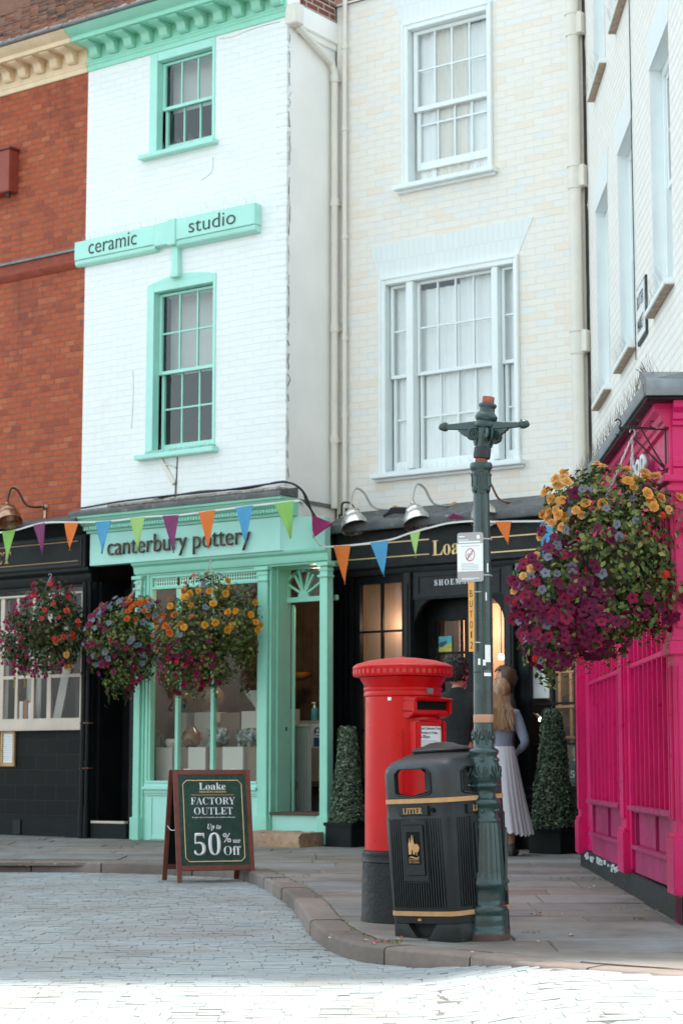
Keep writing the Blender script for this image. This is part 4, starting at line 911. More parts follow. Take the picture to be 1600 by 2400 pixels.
# rainwater pipes of the two houses
dp = fA('downpipe', 'cream downpipe with a sloping arm in the corner between white house and cream house', 'pipe')
b = MB(); b.tube([(.06, .12, 9.37), (.06, .78, 9.13), (.07, .83, 9.02), (.07, .83, 3.85)], .042, 12); b.build('pipe_run', M['pipe'], dp, smooth=True)
b = MB()
for z in (8.9, 7.4, 5.9, 4.6): b.tube([(.07, .83, z), (.07, .83, z+.09)], .052, 12); b.box(.03, .11, .82, .93, z+.02, z+.05)
b.build('collar', M['pipe'], dp, bevel=.003)
b = MB(); b.box(-.02, .15, -.02, .13, 9.36, 9.60); b.build('hopper', M['pipe'], dp, bevel=.01)
dp = fA('downpipe', 'thin cream downpipe running down beside the sloping arm pipe', 'pipe')
b = MB(); b.tube([(.185, .87, 9.9), (.185, .87, 3.85)], .028, 10); b.build('pipe_run', M['pipe'], dp, smooth=True)
b = MB()
for z in (9.3, 8.3, 7.0, 5.8, 4.9): b.tube([(.185, .87, z), (.185, .87, z+.05)], .036, 10)
b.build('collar', M['pipe'], dp)
dp = fA('downpipe', 'stout cream downpipe in the corner where cream house meets the white lane house', 'pipe')
b = MB(); b.tube([(3.245, .84, 9.9), (3.245, .84, 3.7)], .066, 14); b.build('pipe_run', M['pipe'], dp, smooth=True)
b = MB()
for z in (8.75, 7.05, 5.25): b.tube([(3.245, .84, z), (3.245, .84, z+.25)], .078, 14); b.tube([(3.245, .84, z+.235), (3.245, .84, z+.26)], .088, 14); b.box(3.30, 3.37, .80, .93, z+.02, z+.25)
b.build('collar', M['pipe'], dp, bevel=.003)

# ---- black shoe shop front, d = .6
SF = .6
fs = box('fascia', M['charcoal'], crm, .20, 3.34, SF-.03, SF+.1, 3.13, 3.50, .004)
b = MB(); b.box(.25, 1.53, SF-.034, SF-.028, 3.365, 3.378); b.box(.25, 1.53, SF-.034, SF-.028, 3.205, 3.217); b.box(2.16, 3.3, SF-.034, SF-.028, 3.33, 3.343); b.box(2.16, 3.3, SF-.034, SF-.028, 3.17, 3.182); b.build('gold_line', M['gold_leaf'], fs)
text('lettering', bold('Loake'), M['gold_leaf'], fs, 1.575, SF-.032, 3.19, .165, width=.56, depth=.006)
profile_run('cornice', M['charcoal'], crm, [(SF, 3.02), (SF-.03, 3.02), (SF-.05, 3.06), (SF-.05, 3.075), (SF-.09, 3.10), (SF-.09, 3.128), (SF, 3.128)], .2, 3.34, .004)
profile_run('lead_roof', M['lead_dark'], crm, [(.93, 3.53), (SF-.18, 3.50), (SF-.22, 3.50), (SF-.23, 3.53), (SF-.225, 3.585), (SF-.20, 3.61), (SF-.05, 3.64), (.90, 3.78), (.93, 3.80)], .2, 3.36, .006)
box('gutter_board', M['black'], crm, .20, 3.34, SF-.19, SF+.05, 3.501, 3.515, 0)
b = MB(); b.tube(catmull([(.25, .72, 3.74), (.35, .6, 3.86), (.5, .55, 3.84), (.62, .50, 3.72), (.7, .5, 3.66)], 6), .012, 6)
for k in range(5): b.tube(catmull([(.9+k*.02, .62, 3.68+.01*k), (1.05, .58, 3.70+.012*k), (1.2+.02*k, .6, 3.69+.01*k)], 5), .014, 6)
b.build('cable', M['cable'], crm, smooth=True)
b = MB(); b.box(.38, .50, .60, .72, 3.66, 3.80); b.build('junction_box', M['cable'], crm, bevel=.006)
pp = MB(); pp.tube([(.245, SF-.06, .05), (.245, SF-.06, 3.5)], .04, 12)
for z in (1.35, 2.0, 2.75): pp.tube([(.245, SF-.06, z), (.245, SF-.06, z+.05)], .052, 12)
pp.build('drainpipe', M['black'], crm, smooth=True)
# solid parts of the front
WLh = (.575, 1.175, .80, 2.945); WRh = (2.735, 3.30, .73, 2.95); DRh = (1.32, 2.47, -.1, 2.72)
wall('shop_front', M['black'], crm, .20, 3.34, -.1, 3.02, SF, [WLh, WRh, DRh], .06)
def glazed(H, mat, par, cols, rowz, bw=.03):
    a0, a1, z0, z1 = H; b = MB(); y = SF
    b.box(a0-.03, a0+.02, y-.015, y+.06, z0, z1+.03); b.box(a1-.02, a1+.03, y-.015, y+.06, z0, z1+.03); b.box(a0+.02, a1-.02, y-.014, y+.06, z1-.02, z1+.03); b.box(a0-.05, a1+.05, y-.05, y+.06, z0-.05, z0)
    for i in range(1, cols): x = a0+(a1-a0)*i/cols; b.box(x-bw/2, x+bw/2, y+.005, y+.045, z0, z1)
    for z in rowz: b.box(a0, a1, y+.008, y+.042, z-.012, z+.012)
    o = b.build('shop_window', mat, par, bevel=.004); pane('pane', o, a0, a1, z0, z1, y+.025, M['glass_shop']); return o
glazed(WLh, M['black'], crm, 2, [2.40, 1.86, 1.32]); glazed(WRh, M['black'], crm, 2, [1.155, 1.57, 1.98, 2.40])
b = MB()
for x0, x1 in ((.30, .36), (.40, .44), (.47, .53)): b.box(x0, x1, SF-.05, SF-.001, .0, 3.02)
b.box(.29, .54, SF-.08, SF-.052, .0, .35); b.build('pilaster', M['black'], crm, bevel=.006)
for x0, x1 in ((1.215, 1.305), (2.485, 2.60)):
    b = MB(); b.box(x0, x1, SF-.07, SF-.001, 0, 3.02); b.box(x0+.025, x1-.025, SF-.085, SF-.07, .4, 2.9); b.box(x0-.015, x1+.015, SF-.09, SF-.001, 0, .32); b.build('pilaster', M['charcoal'], crm, bevel=.006)
tp = MB(); tp.box(1.31, 2.48, SF-.03, SF-.001, 2.722, 3.018); tp = tp.build('transom_panel', M['charcoal'], crm, bevel=.004)
b = MB()
for z in (2.76, 2.985): b.box(1.36, 2.43, SF-.045, SF-.031, z-.02, z+.02)
for x in (1.38, 2.41): b.box(x-.02, x+.02, SF-.045, SF-.031, 2.781, 2.964)
b.build('panel_moulding', M['charcoal'], tp, bevel=.005)
text('lettering', bold('SHOEMAKERS'), M['white_letter'], tp, 1.60, SF-.033, 2.862, .062, width=.66, depth=.004, spacing=1.35)
for sx, x in ((1, 1.32), (-1, 2.47)):
    P = [(x, 2.72), (x, 2.38)] + [(x+sx*.26*(1-math.cos(k*PI/16)), 2.38+.34*math.sin(k*PI/16)) for k in range(1, 9)]
    b = MB(); b.prism(P if sx > 0 else P[::-1], SF-.02, SF+.05); b.build('corner_spandrel', M['black'], crm, bevel=.003)
b = MB(); b.box(.55, 1.21, SF-.03, SF-.001, .60, .64); b.box(.55, 1.21, SF-.02, SF-.001, .16, .2); b.box(2.62, 3.33, SF-.06, SF-.001, .60, .64); b.box(2.62, 3.33, SF-.04, SF-.001, .50, .53); b.box(2.62, 3.33, SF-.03, SF-.001, .02, .2); b.build('stall_riser', M['black'], crm, bevel=.005)
b = MB(); b.box(2.72, 3.25, SF-.01, SF-.001, .25, .254); b.box(2.72, 3.25, SF-.01, SF-.001, .45, .454); b.box(2.72, 2.724, SF-.01, SF-.001, .254, .45); b.box(3.246, 3.25, SF-.01, SF-.001, .254, .45); b.build('gold_line', M['gold'], crm)
# recess with door
b = MB(); b.box(1.28, 1.318, SF+.06, 1.5, 0, 2.72); b.box(2.47, 2.51, SF+.06, 1.5, 0, 2.72); b.box(1.28, 2.51, SF+.06, 1.5, 2.722, 2.75); b.build('recess_lining', M['black'], crm)
dr = MB(); y0, y1 = SF+.25, SF+.30
dr.box(1.32, 1.41, y0, y1, .1, 2.72); dr.box(1.80, 1.90, y0, y1, .1, 2.72); dr.box(1.41, 1.80, y0, y1, 2.50, 2.72); dr.box(1.41, 1.80, y0, y1, .1, .75)
for x in (1.445, 1.745): dr.box(x-.016, x+.016, y0+.01, y1-.01, .75, 2.5)
for z in (1.30, 1.73, 2.15): dr.box(1.41, 1.80, y0+.012, y1-.012, z-.014, z+.014)
dr = dr.build('glazed_screen', M['black'], crm, bevel=.004); pane('pane', dr, 1.41, 1.80, .75, 2.5, y0+.025, M['glass_shop'])
b = MB(); b.box(2.36, 2.47, SF+.3, SF+.95, .12, 2.70); b.build('open_door', M['black'], crm, bevel=.004)
b = MB(); b.box(1.28, 2.51, SF-.02, 1.5, -.05, .10); b.build('door_step', M['slate'], crm, bevel=.01)
# shop inside
b = MB(); b.box(.08, 3.3, .95, 4.9, .04, .098); b.build('shop_floor', M['wood_orange'], crm)
b = MB(); b.box(.08, 1.75, 2.2, 2.25, .1, 3.8); b.box(.08, 1.0, 2.15, 2.2, 1.9, 1.96); b.box(.4, 1.27, 1.0, 1.03, .1, 3.0); b.box(1.33, 1.62, 1.7, 1.72, .1, 3.0); b.build('panelling', M['wood_tan'], crm)
b = MB(); b.box(1.75, 3.3, 3.6, 3.65, .1, 3.8); b.build('back_wall', M['wood_orange'], crm)
b = MB(); b.box(1.75, 3.3, 3.56, 3.6, 2.5, 2.62); b.build('picture_rail', M['wood_dark'], crm)
sh = fA('shelf_unit', 'tall light wood shelving inside the shoe shop window by the lane', 'shelving', None, 2.55, 1.5, .10)
b = MB()
for x in (.02, .16, .42, .62): b.box(x, x+.035, 0, .3, 0, 2.6)
b.build('uprights', M['oak'], sh, bevel=.003)
b = MB()
for z in (.6, 1.05, 1.12, 1.45, 1.83, 2.2): b.box(-.05, .75, -.02, .3, z, z+.03)
b.build('shelves', M['wood_tan'], sh, bevel=.003)
b = MB(); b.box(-.3, 1.0, .32, .36, 0, 2.7); b.build('backing', M['wood_dark'], sh)
m_shoe = [mk('black_leather', (.02, .018, .018), .3), mk('brown_leather', (.12, .045, .02), .3), mk('tan_leather', (.28, .12, .05), .35)]
shoe_labs = [(.10, 1.15, 'black shoe on the middle shelf of the lane window, beside the brown shoe'), (.30, 1.15, 'brown shoe on the middle shelf of the lane window shelving'), (.52, 1.15, 'tan shoe on the middle shelf beside the brown one'), (.06, 1.48, 'brown shoe on the second highest shelf in the lane window'), (.30, 1.86, 'black shoe up on the top shelf of the lane window shelving'), (.52, 1.86, 'brown shoe up on the top shelf of the lane window shelving'), (.30, .63, 'black shoe low down on the bottom shelf of the lane window'), (.56, 1.48, 'black boot shaped shoe on the second highest shelf near the magenta shop')]
for k, (x, z, lab) in enumerate(shoe_labs):
    o = fA('leather_shoe', lab, 'shoe', 'shoes displayed in the lane window', 2.55+x, 1.56, .10+z); q = MB()
    q.loft([[(xx, math.cos(2*PI*i/12)*w_, .012+h_*.5+math.sin(2*PI*i/12)*h_*.5) for i in range(12)] for xx, w_, h_ in ((-.13, .02, .03), (-.10, .04, .05), (-.03, .045, .075), (.03, .036, .10), (.09, .034, .12), (.125, .02, .09))]); q.build('upper', m_shoe[k % 3], o, smooth=True)
    q = MB(); q.prism([(-.135, -.03), (-.06, -.046), (.05, -.034), (.13, -.03), (.13, .03), (.05, .034), (-.06, .046), (-.135, .03)], 0, .014, axis='z'); q.build('sole', m_shoe[0], o)
sp = fA('spotlight', 'small lit silver spotlight inside the shoe shop window by the lane', 'lamp', None, 2.70, .85, 1.42)
b = MB(); b.tube([(-.06, 0, .06), (-.01, 0, .035)], .006, 6); b.tube([(-.02, 0, .045), (.03, 0, .0)], [.018, .02], 10); b.build('spot_body', M['steel'], sp)
b = MB(); b.tube([(.03, -.003, .0), (.036, -.004, -.004)], .028, 14); b.build('spot_lens', emit_mat('lit_lens', (1, .95, .85), 2), sp)
for k, (x, y, z, lab) in enumerate(((1.48, 1.5, 2.1, 'small lit ceiling spot seen above the dark haired man'), (1.80, 1.6, 2.12, 'small lit ceiling spot next to the door edge of the shoe shop'))):
    o = fA('ceiling_spot', lab, 'lamp', None, x, y, z); b = MB(); b.lathe([(.001, -.02), (.03, -.015), (.035, .02), (.02, .05), (.001, .05)], 14); b.build('bulb', emit_mat('lit_bulb', (1, .85, .65), 1.5), o, smooth=True)
    b = MB(); b.tube([(0, 0, .05), (0, 0, .62)], .006, 6); b.build('stem', M['iron'], o)
point('shoe_shop_light', WA(1.15, 1.6, 2.5), 16, (1, .78, .55)); point('lane_window_light', WA(2.72, 1.0, 1.9), 1.6, (1, .80, .6)); point('left_window_light', WA(.9, .85, 2.5), 1.8, (1, .8, .62), .15)
def poster(name, lab, s, d, z, w_, h, mat, cat='poster'):
    o = fA(name, lab, cat, None, s, d, z); b = MB(); b.box(-w_/2, w_/2, 0, .004, 0, h); b.build('sheet', mat, o); return o
po = poster('shop_poster', 'blue and yellow picture poster stuck in the shoe shop door glass', 1.53, SF+.262, 2.165, .19, .17, mk('teal_print', (.10, .42, .46), .5, .2, 6, 0))
b = MB(); b.prism([(-.095, 0), (.095, 0), (.095, .09), (.03, .075), (-.03, .05), (-.095, .035)], -.002, 0); b.build('yellow_print', mk('yellow_print', (.50, .50, .08), .5, .25, 30, 0), po); b = MB(); b.prism([(-.07, .06), (-.03, .05), (.04, .10), (.02, .12), (-.06, .10)], -.004, -.002); b.build('dark_print', mk('navy_print', (.03, .08, .14), .5), po)
po = poster('opening_hours_sheet', 'white printed sheet hanging inside the lane window under the big flower basket', 2.84, SF+.07, 1.63, .20, .42, M['paper'], 'notice')
b = MB(); b.box(-.05, .03, -.002, 0, .33, .336)
for k in range(7): b.box(-.07, -.04, -.002, 0, .15+k*.022, .156+k*.022); b.box(-.03, .02, -.002, 0, .15+k*.022, .156+k*.022)
b.build('print', M['grey_ink'], po)
po = poster('portrait_card', 'shop card with a printed grey haired man in the lane window', 3.17, SF+.25, .80, .30, .36, mk('tan_print', (.30, .20, .14), .6, .2, 8, 0))
def blob(cx, cz, rx, rz_, y, mat, name): q = MB(); q.prism([(cx+rx*math.cos(2*PI*k/18)*(1+.08*math.sin(3*k)), cz+rz_*math.sin(2*PI*k/18)) for k in range(18)], y-.002, y); q.build(name, mat, po)
blob(-.02, .27, .05, .06, 0, mk('grey_print', (.6, .56, .5), .6), 'hair_print'); blob(.0, .24, .035, .05, -.002, mk('face_print', (.5, .25, .17), .6), 'face_print')
q = MB(); q.prism([(-.10, .02), (.10, .02), (.07, .17), (.0, .18), (-.05, .19)], -.002, 0); q.build('coat_print', mk('olive_print', (.22, .19, .06), .6), po); q = MB(); q.prism([(-.06, .2), (.0, .10), (.03, .12), (-.03, .22)], -.004, -.002); q.build('scarf_print', M['paper'], po)
po = poster('discount_card', 'dark green card with a white number standing low in the lane window', 3.22, SF+.12, .76, .17, .22, mk('green_card', (.025, .07, .055), .5))
text('lettering', bold('50'), M['white_letter'], po, -.07, -.001, .05, .07, depth=.002)
# gooseneck lamps
def gooseneck(lab, s, zp, zs, ds, dw, mat, mat2, reach):
    o = fA('gooseneck_lamp', lab, 'lamp', 'gooseneck lamps over the shop boards', s, dw, 0)
    b = MB(); b.lathe([(.001, 0), (.05, 0), (.045, .015), (.02, .035), (.02, .06), (.001, .06)], 14, M=Matrix.Translation((0, 0, zp)) @ Matrix.Rotation(PI/2, 4, 'X')); b.box(-.02, .02, -.015, .0, zp-.14, zp); b.build('wall_plate', M['gold'] if mat == 'silver' else M['bronze'], o, smooth=True)
    dy = ds-dw; pts = [(0, -.05, zp), (-.05*reach, dy*.45, zp-.02), (-.4*reach, dy*.62, zp+.02), (-.62*reach, dy*.8, zp+.17), (-.85*reach, dy*.95, zp+.20), (-reach, dy, zp+.08), (-reach, dy, zs+.2)]
    b = MB(); b.tube(catmull(pts, 7), .013, 8); b.build('arm', M[mat2], o, smooth=True)
    T = Matrix.Translation((-reach, dy, zs+.19)) @ Matrix.Rotation(R(-24), 4, 'Y') @ Matrix.Rotation(R(-14), 4, 'X') @ Matrix.Scale(1.22, 4)
    b = MB(); b.lathe([(.001, .03), (.022, .03), (.026, -.0), (.045, -.01), (.075, -.04), (.088, -.075), (.084, -.09), (.10, -.10), (.115, -.13), (.125, -.175), (.13, -.20), (.122, -.198), (.105, -.13), (.07, -.06), (.001, -.04)], 28, M=T); b.build('lamp_shade', M[mat], o, smooth=True, angle=60)
    return o
gooseneck('silver gooseneck lamp above the shoe shop board next to the green pottery front', .84, 3.785, 3.56, .42, .93, 'silver', 'steel', .24)
gooseneck('silver gooseneck lamp above the gold letters of the shoe shop board', 1.625, 3.765, 3.545, .42, .93, 'silver', 'steel', .20)
gooseneck('silver gooseneck lamp mostly hidden behind the green iron post', 2.45, 3.74, 3.52, .42, .93, 'silver', 'bronze', .17)
gooseneck('bronze gooseneck lamp on the red brick pub wall', -3.69, 4.07, 3.87, -.42, 0, 'bronze', 'iron', .22)
# ================================================================== white lane house with the magenta shop
lan = fB('lane_house', 'white painted brick house along the lane with a magenta panelled shop front', 'building')
WY = .445; M['old_wire'] = mk('old_wire', (.20, .17, .14), .6, .2, 20, 0)
cent = (-7.12, -5.22, -2.98, -.8); hw = .53
H1 = [(c-hw, c+hw, 4.57, 6.58) for c in cent]; H2 = [(c-hw+.08, c+hw+.08, 7.80, 9.6) for c in cent]
wall('brick_wall', M['brick_white_lane'], lan, -8.42, .55, 3.15, 10.6, WY, H1+H2, .14, M['white_paint'])
b = MB(); b.add([(.55, WY, 3.1), (.55, 6, 3.1), (.55, 6, 10.6), (.55, WY, 10.6)], [(0, 1, 2, 3)]); b.build('end_wall', M['brick_white_lane'], lan)
shell(lan, -8.40, .54, WY+.02, 6, 0, 10.5, M['grey_room'])
b = MB(); b.box(-8.4, .6, WY-.12, 6, 10.6, 10.8); b.build('roof', M['lead_dark'], lan)
for c, H in zip(cent+cent, H1+H2):
    a0, a1, z0, z1 = H; b = MB()
    b.box(a0, a0+.08, WY+.10, WY+.2, z0, z1); b.box(a1-.08, a1, WY+.10, WY+.2, z0, z1); b.box(a0+.08, a1-.08, WY+.101, WY+.2, z1-.08, z1)
    wn_ = b.build('window', M['white_paint'], lan, bevel=.005)
    sash(wn_, M['white_paint'], a0+.085, a1-.085, (z0+z1)/2-.02, z1-.085, WY+.12, 3, 2); sash(wn_, M['white_paint'], a0+.09, a1-.09, z0+.01, (z0+z1)/2+.02, WY+.155, 3, 2, bot=.08)
    b = MB(); b.box(a0-.04, a1+.04, WY-.075, WY+.1, z0-.05, z0-.002); b.build('sill', M['white_paint'], wn_, bevel=.006)
    b = MB(); b.box(a0-.038, a1+.038, WY-.07, WY-.002, z0-.058, z0-.051); b.build('sill_underside', mk('bare_sill_underside', (.42, .32, .24), .9, .3, 12, .4, 30), wn_)  # thin brown sheet under each sill
    b = MB(); b.prism([(a0-.02, z1+.001), (a1+.02, z1+.001), (a1+.14, z1+.32), (a0-.14, z1+.32)], WY-.006, WY+.02); b.build('flat_arch', M['pale_arch'], lan)
    spikes(wn_, [(a0, WY-.06, z0), (a1, WY-.06, z0)], .16, 44, .02, (0, -.6, 0))
b = MB()
for x in (-4.62,): b.tube([(x, WY-.012, 4.4), (x+.01, WY-.012, 7.7), (x-.02, WY-.012, 10.5)], .005, 5)
b.build('cable', M['cable'], lan)
b = MB(); zz = 3.4; pts = []
while zz < 10.4: pts.append((-8.395+random.gauss(0, .01), WY-.012, zz)); zz += .12
b.tube(pts, .022, 5); b.build('joint_gap', mk('dark_joint', (.05, .04, .035), .95), lan)
sn = fB('street_sign', 'old white street name plate with a dark rim on the white lane house', 'sign', None, -4.16, WY, 4.47)
b = MB(); b.box(-.28, .28, -.020, 0, 0, .50); b.build('backing', M['letter_dark'], sn, bevel=.006)
p_ = MB(); p_.box(-.255, .255, -.026, -.0205, .025, .475); p_ = p_.build('plate', M['paper'], sn, bevel=.003)
text('lettering', 'BUTTER', M['letter_dark'], p_, 0, -.027, .29, .125, width=.38, depth=.002, anchor='C', off=-.022); text('lettering', 'MARKET', M['letter_dark'], p_, 0, -.027, .085, .125, width=.38, depth=.002, anchor='C', off=-.022)
# ---- the magenta shop front
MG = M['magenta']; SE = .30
ZG = lambda s: gz(12 - s)
b = MB(); b.prism([(-5.75, -.1), (SE, -.1), (SE, .16), (-5.75, .20)], .0, .44); b.build('plinth', M['charcoal'], lan, bevel=.006)
b = MB()
for k in range(26): x = -5.3+random.random()*2.5; b.tbox(Matrix.Translation((x, -.004, .165+random.uniform(-.03, .012))), random.uniform(.04, .16), .008, random.uniform(.02, .05))
b.build('flaking_paint', mk('flaking_white_paint', (.50, .54, .54), .8, .2, 20, .4, 40), lan, bevel=.002)
def bay(a, c, n):
    b = MB(); b.box(a, c, .02, .40, .18, .345); b.box(a, c, -.012, .40, .345, .375); b.box(a, c, .045, .40, .375, .60)
    b.box(a, c, .01, .40, .60, .615); b.box(a, c, -.03, .40, .615, .65)
    o = b.build('stall_riser', M['magenta_dull'], lan, bevel=.005)
    b = MB(); b.box(a+.02, a+.06, .02, .05, .376, .599); b.box(c-.06, c-.02, .02, .05, .376, .599); b.box((a+c)/2-.02, (a+c)/2+.02, .024, .05, .376, .599); b.build('panel_moulding', M['magenta_dull'], o, bevel=.004)
    b = MB(); b.box(a, c, .052, .075, .65, 2.62); bk = b.build('window_backing', mk('pink_window_board', (.62, .12, .27), .5, .15, 2.5, .15, 20, dirt=(.46, .15, .22), dirt_amt=.6, streak=True), lan)
    pane('pane', bk, a, c, .65, 2.62, .046, M['glass_shop'])
    b = MB()
    for k in range(n+1): x = a+(c-a)*k/n; b.box(x-.018, x+.018, .008, .045, .652, 2.60)
    b.box(a, c, .006, .045, 1.61, 1.645); b.box(a, c, -.01, .05, 2.58, 2.64)
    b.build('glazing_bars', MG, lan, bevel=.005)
bay(-4.90, -2.58, 8); bay(-2.02, .06, 9)
b = MB(); b.box(-5.75, .20, .30, .42, .2, 3.1); b.build('inner_board', M['magenta_dull'], lan)
def mpil(x0, x1):
    b = MB(); b.box(x0, x1, -.02, .40, .17, 2.66); b.box(x0-.02, x1+.02, -.05, .40, .17, .46); b.box(x0-.012, x1+.012, -.04, .40, .46, .49); b.box(x0+.05, x1-.05, -.035, -.02, .55, 2.5)
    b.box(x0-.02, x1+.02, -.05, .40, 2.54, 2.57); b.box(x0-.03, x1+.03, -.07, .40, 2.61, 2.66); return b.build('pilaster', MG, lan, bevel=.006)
mpil(-5.68, -5.40); mpil(-2.47, -2.14); 
b = MB(); b.box(-5.40, -4.90, .03, .40, .2, 2.66); b.box(-2.58, -2.47, .0, .40, .2, 2.66); b.box(-2.14, -2.02, .0, .40, .2, 2.66); b.build('jamb', MG, lan, bevel=.004)
# corner pilaster, fluted to the street
b = MB(); b.box(.06, SE, -.02, .40, .17, 2.66); b.box(.04, SE+.03, -.05, .40, .17, .50); b.box(.05, SE+.02, -.04, .40, .50, .53)
for z0, z1, e in ((1.58, 1.66, .03), (1.66, 1.69, .015), (2.56, 2.60, .02), (2.62, 2.66, .04)): b.box(.06-e*.5, SE+e, -.02-e, .40+e, z0, z1)
for k in range(5): y = .0+k*.085; b.box(SE, SE+.018, y, y+.05, 1.74, 2.50); b.box(SE, SE+.018, y, y+.05, .60, 1.52)
for k in range(2): x = .10+k*.085; b.box(x, x+.05, -.036, -.02, 1.74, 2.50); b.box(x, x+.05, -.036, -.02, .60, 1.52)
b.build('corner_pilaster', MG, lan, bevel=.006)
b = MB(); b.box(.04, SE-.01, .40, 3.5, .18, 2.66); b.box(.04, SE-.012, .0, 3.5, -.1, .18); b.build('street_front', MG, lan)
prof = [(.3, 2.662), (-.02, 2.662), (-.02, 2.70), (-.035, 2.71), (-.035, 2.735), (-.015, 2.74), (-.015, 2.955), (-.04, 2.96), (-.045, 2.985), (-.06, 2.995), (-.07, 3.03), (-.10, 3.06), (-.105, 3.10), (.3, 3.10)]
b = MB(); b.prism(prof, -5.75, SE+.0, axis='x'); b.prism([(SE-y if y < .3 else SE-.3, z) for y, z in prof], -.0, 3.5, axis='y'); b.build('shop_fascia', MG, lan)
b = MB(); b.box(-5.75, SE+.14, -.165, .3, 3.101, 3.125); b.box(SE-.3, SE+.139, .3, 3.5, 3.102, 3.124); b.build('soffit', M['black'], lan)
lead = [(.445, 3.127), (-.165, 3.127), (-.18, 3.112), (-.19, 3.16), (-.185, 3.20), (-.16, 3.22), (.445, 3.34)]
b = MB(); b.prism(lead, -5.8, SE+.145, axis='x'); b.prism([(SE-.02, 3.128), (SE+.15, 3.128), (SE+.165, 3.113), (SE+.175, 3.16), (SE+.17, 3.20), (SE+.145, 3.225), (SE-.02, 3.30)], -.18, 3.5, axis='y'); b.build('lead_roof', M['lead'], lan, bevel=.008)
spikes(lan, [(-5.7, -.10, 3.23), (.35, -.10, 3.24)], .17, 360, .04, (0, -.35, 0), 'old_wire', r=.0030); spikes(lan, [(.40, -.1, 3.2), (.40, 3, 3.2)], .12, 50, .03, (.2, 0, 0), 'old_wire', r=.003)
b = MB()
for k in range(9):
    p = Vector((.16+random.gauss(0, .05), -.10, 3.24)); q = p+Vector((random.uniform(-.35, .05), -.05, random.uniform(.08, .17))); b.tube([p, (p+q)/2+Vector((0, 0, .02)), q], [.004, .003, .002], 4)
b.build('dry_twigs', mk('dark_twig', (.06, .035, .03), .9), lan)
text('lettering', 't', M['steel'], lan, -1.52, -.05, 2.775, .14, width=.10, depth=.03); text('lettering', 'shop', M['steel'], lan, -1.20, -.05, 2.775, .20, width=.86, depth=.035, off=.012)
text('lettering', 'shop', mk('white_letter_face', (.74, .78, .78), .4, .05), lan, -1.20, -.0855, 2.775, .20, width=.86, depth=.002, off=.010)

# ================================================================== a brick block across the square, behind the camera: only mirrored in glass and paint
opp = empty('facing_terrace', (0, -24, -.25), 0, 'long orange brick terrace across the square, mirrored in the shop glass', 'building')
wall('brick_wall', brick_mat('orange_brick', (.42, .20, .10), (.50, .27, .15), (.40, .34, .28), 'xz', .23, .08, .01), opp, -26, 26, 0, 8.5, 0, [(x, x+1.2, z, z+1.9) for x in (-22, -18, -14, -10, -6, -2, 2, 6, 10, 14, 18, 22) for z in (1, 4.6)], .15)
for ob in [opp]:
    ob.rotation_euler = (0, 0, PI)
b = MB(); b.box(-26, 26, .16, 6, 0, 8.4); b.build('dark_core', M['dark_room'], opp)
b = MB(); b.prism([(-.4, 8.5), (6.5, 8.5), (3, 11)], -26.3, 26.3, axis='x'); b.build('roof', M['roof_tile'], opp)
# ================================================================== pillar box
PX_, PY_ = .372, 11.97
bx = empty('pillar_box', (PX_, PY_, gz(PY_)-.01), 0, 'red cylindrical post box with black base and domed cap', 'post box')
b = MB(); b.lathe([(.254, -.02), (.254, .02), (.250, .05), (.247, .36), (.252, .365), (.252, .375), (.246, .395), (.249, .405), (.246, .425), (.236, .432), (.2, .436)], 64, rfun=lambda r, z, a: r*(1+.012*max(0, math.cos(8*a)-.6)/.4*(1 if z < .36 else 0))); b.build('base', M['box_black'], bx, smooth=True)
b = MB(); b.lathe([(.232, .434), (.231, .8), (.229, 1.2), (.228, 1.345), (.236, 1.352), (.238, 1.366), (.234, 1.378), (.238, 1.388), (.238, 1.40), (.231, 1.406), (.24, 1.425), (.256, 1.448), (.262, 1.463), (.25, 1.466)], 64); body = b.build('body', M['red'], bx, smooth=True)
b = MB(); b.lathe([(.24, 1.464), (.296, 1.470), (.300, 1.478), (.300, 1.512), (.304, 1.518), (.304, 1.530), (.298, 1.535), (.28, 1.546), (.20, 1.568), (.10, 1.582), (.03, 1.587), (.012, 1.588), (.012, 1.596), (.001, 1.597)], 72)
for k in range(48):
    a = 2*PI*k/48; b.tbox(Matrix.Rotation(a, 4, 'Z') @ Matrix.Translation((.300, 0, 1.496)), .010, .022, .026)
b.build('cap', [M['red_top']], bx, smooth=True)
b = MB(); b.lathe([(.2965, 1.4675), (.303, 1.478), (.3025, 1.512), (.306, 1.518), (.305, 1.529), (.290, 1.536)], 72, cap=False); b.build('cap_rim', M['red'], bx, smooth=True)
FA_ = R(-90+41)                     # the way the slot looks
T = Matrix.Rotation(FA_+PI/2, 4, 'Z')     # local -y is the front
def bxm(mb, x0, x1, y0, y1, z0, z1):
    q = MB(); q.box(x0, x1, y0, y1, z0, z1); mb.add([T @ Vector(v) for v in q.v], q.f)
b = MB()
P = [(-.28, 1.31), (-.262, 1.292), (-.262, 1.268)]
q = MB(); q.prism([(-.10, 1.352), (-.275, 1.335), (-.285, 1.327), (-.275, 1.319), (-.265, 1.315), (-.10, 1.315)], -.155, .155, axis='x'); q.box(-.155, -.130, -.27, -.15, 1.245, 1.316); q.box(.130, .155, -.27, -.15, 1.245, 1.316)
q.prism([(-.10, 1.215), (-.21, 1.215), (-.255, 1.235), (-.26, 1.248), (-.256, 1.264), (-.10, 1.272)], -.155, .155, axis='x')
b.add([T @ Vector(v) for v in q.v], q.f); b.build('slot_hood', M['red'], bx, bevel=.005)
b = MB(); bxm(b, -.13, .13, -.243, -.15, 1.265, 1.316); b.build('slot', M['ink'], bx)  # solid black block paints the darkness inside the opening
b = MB()
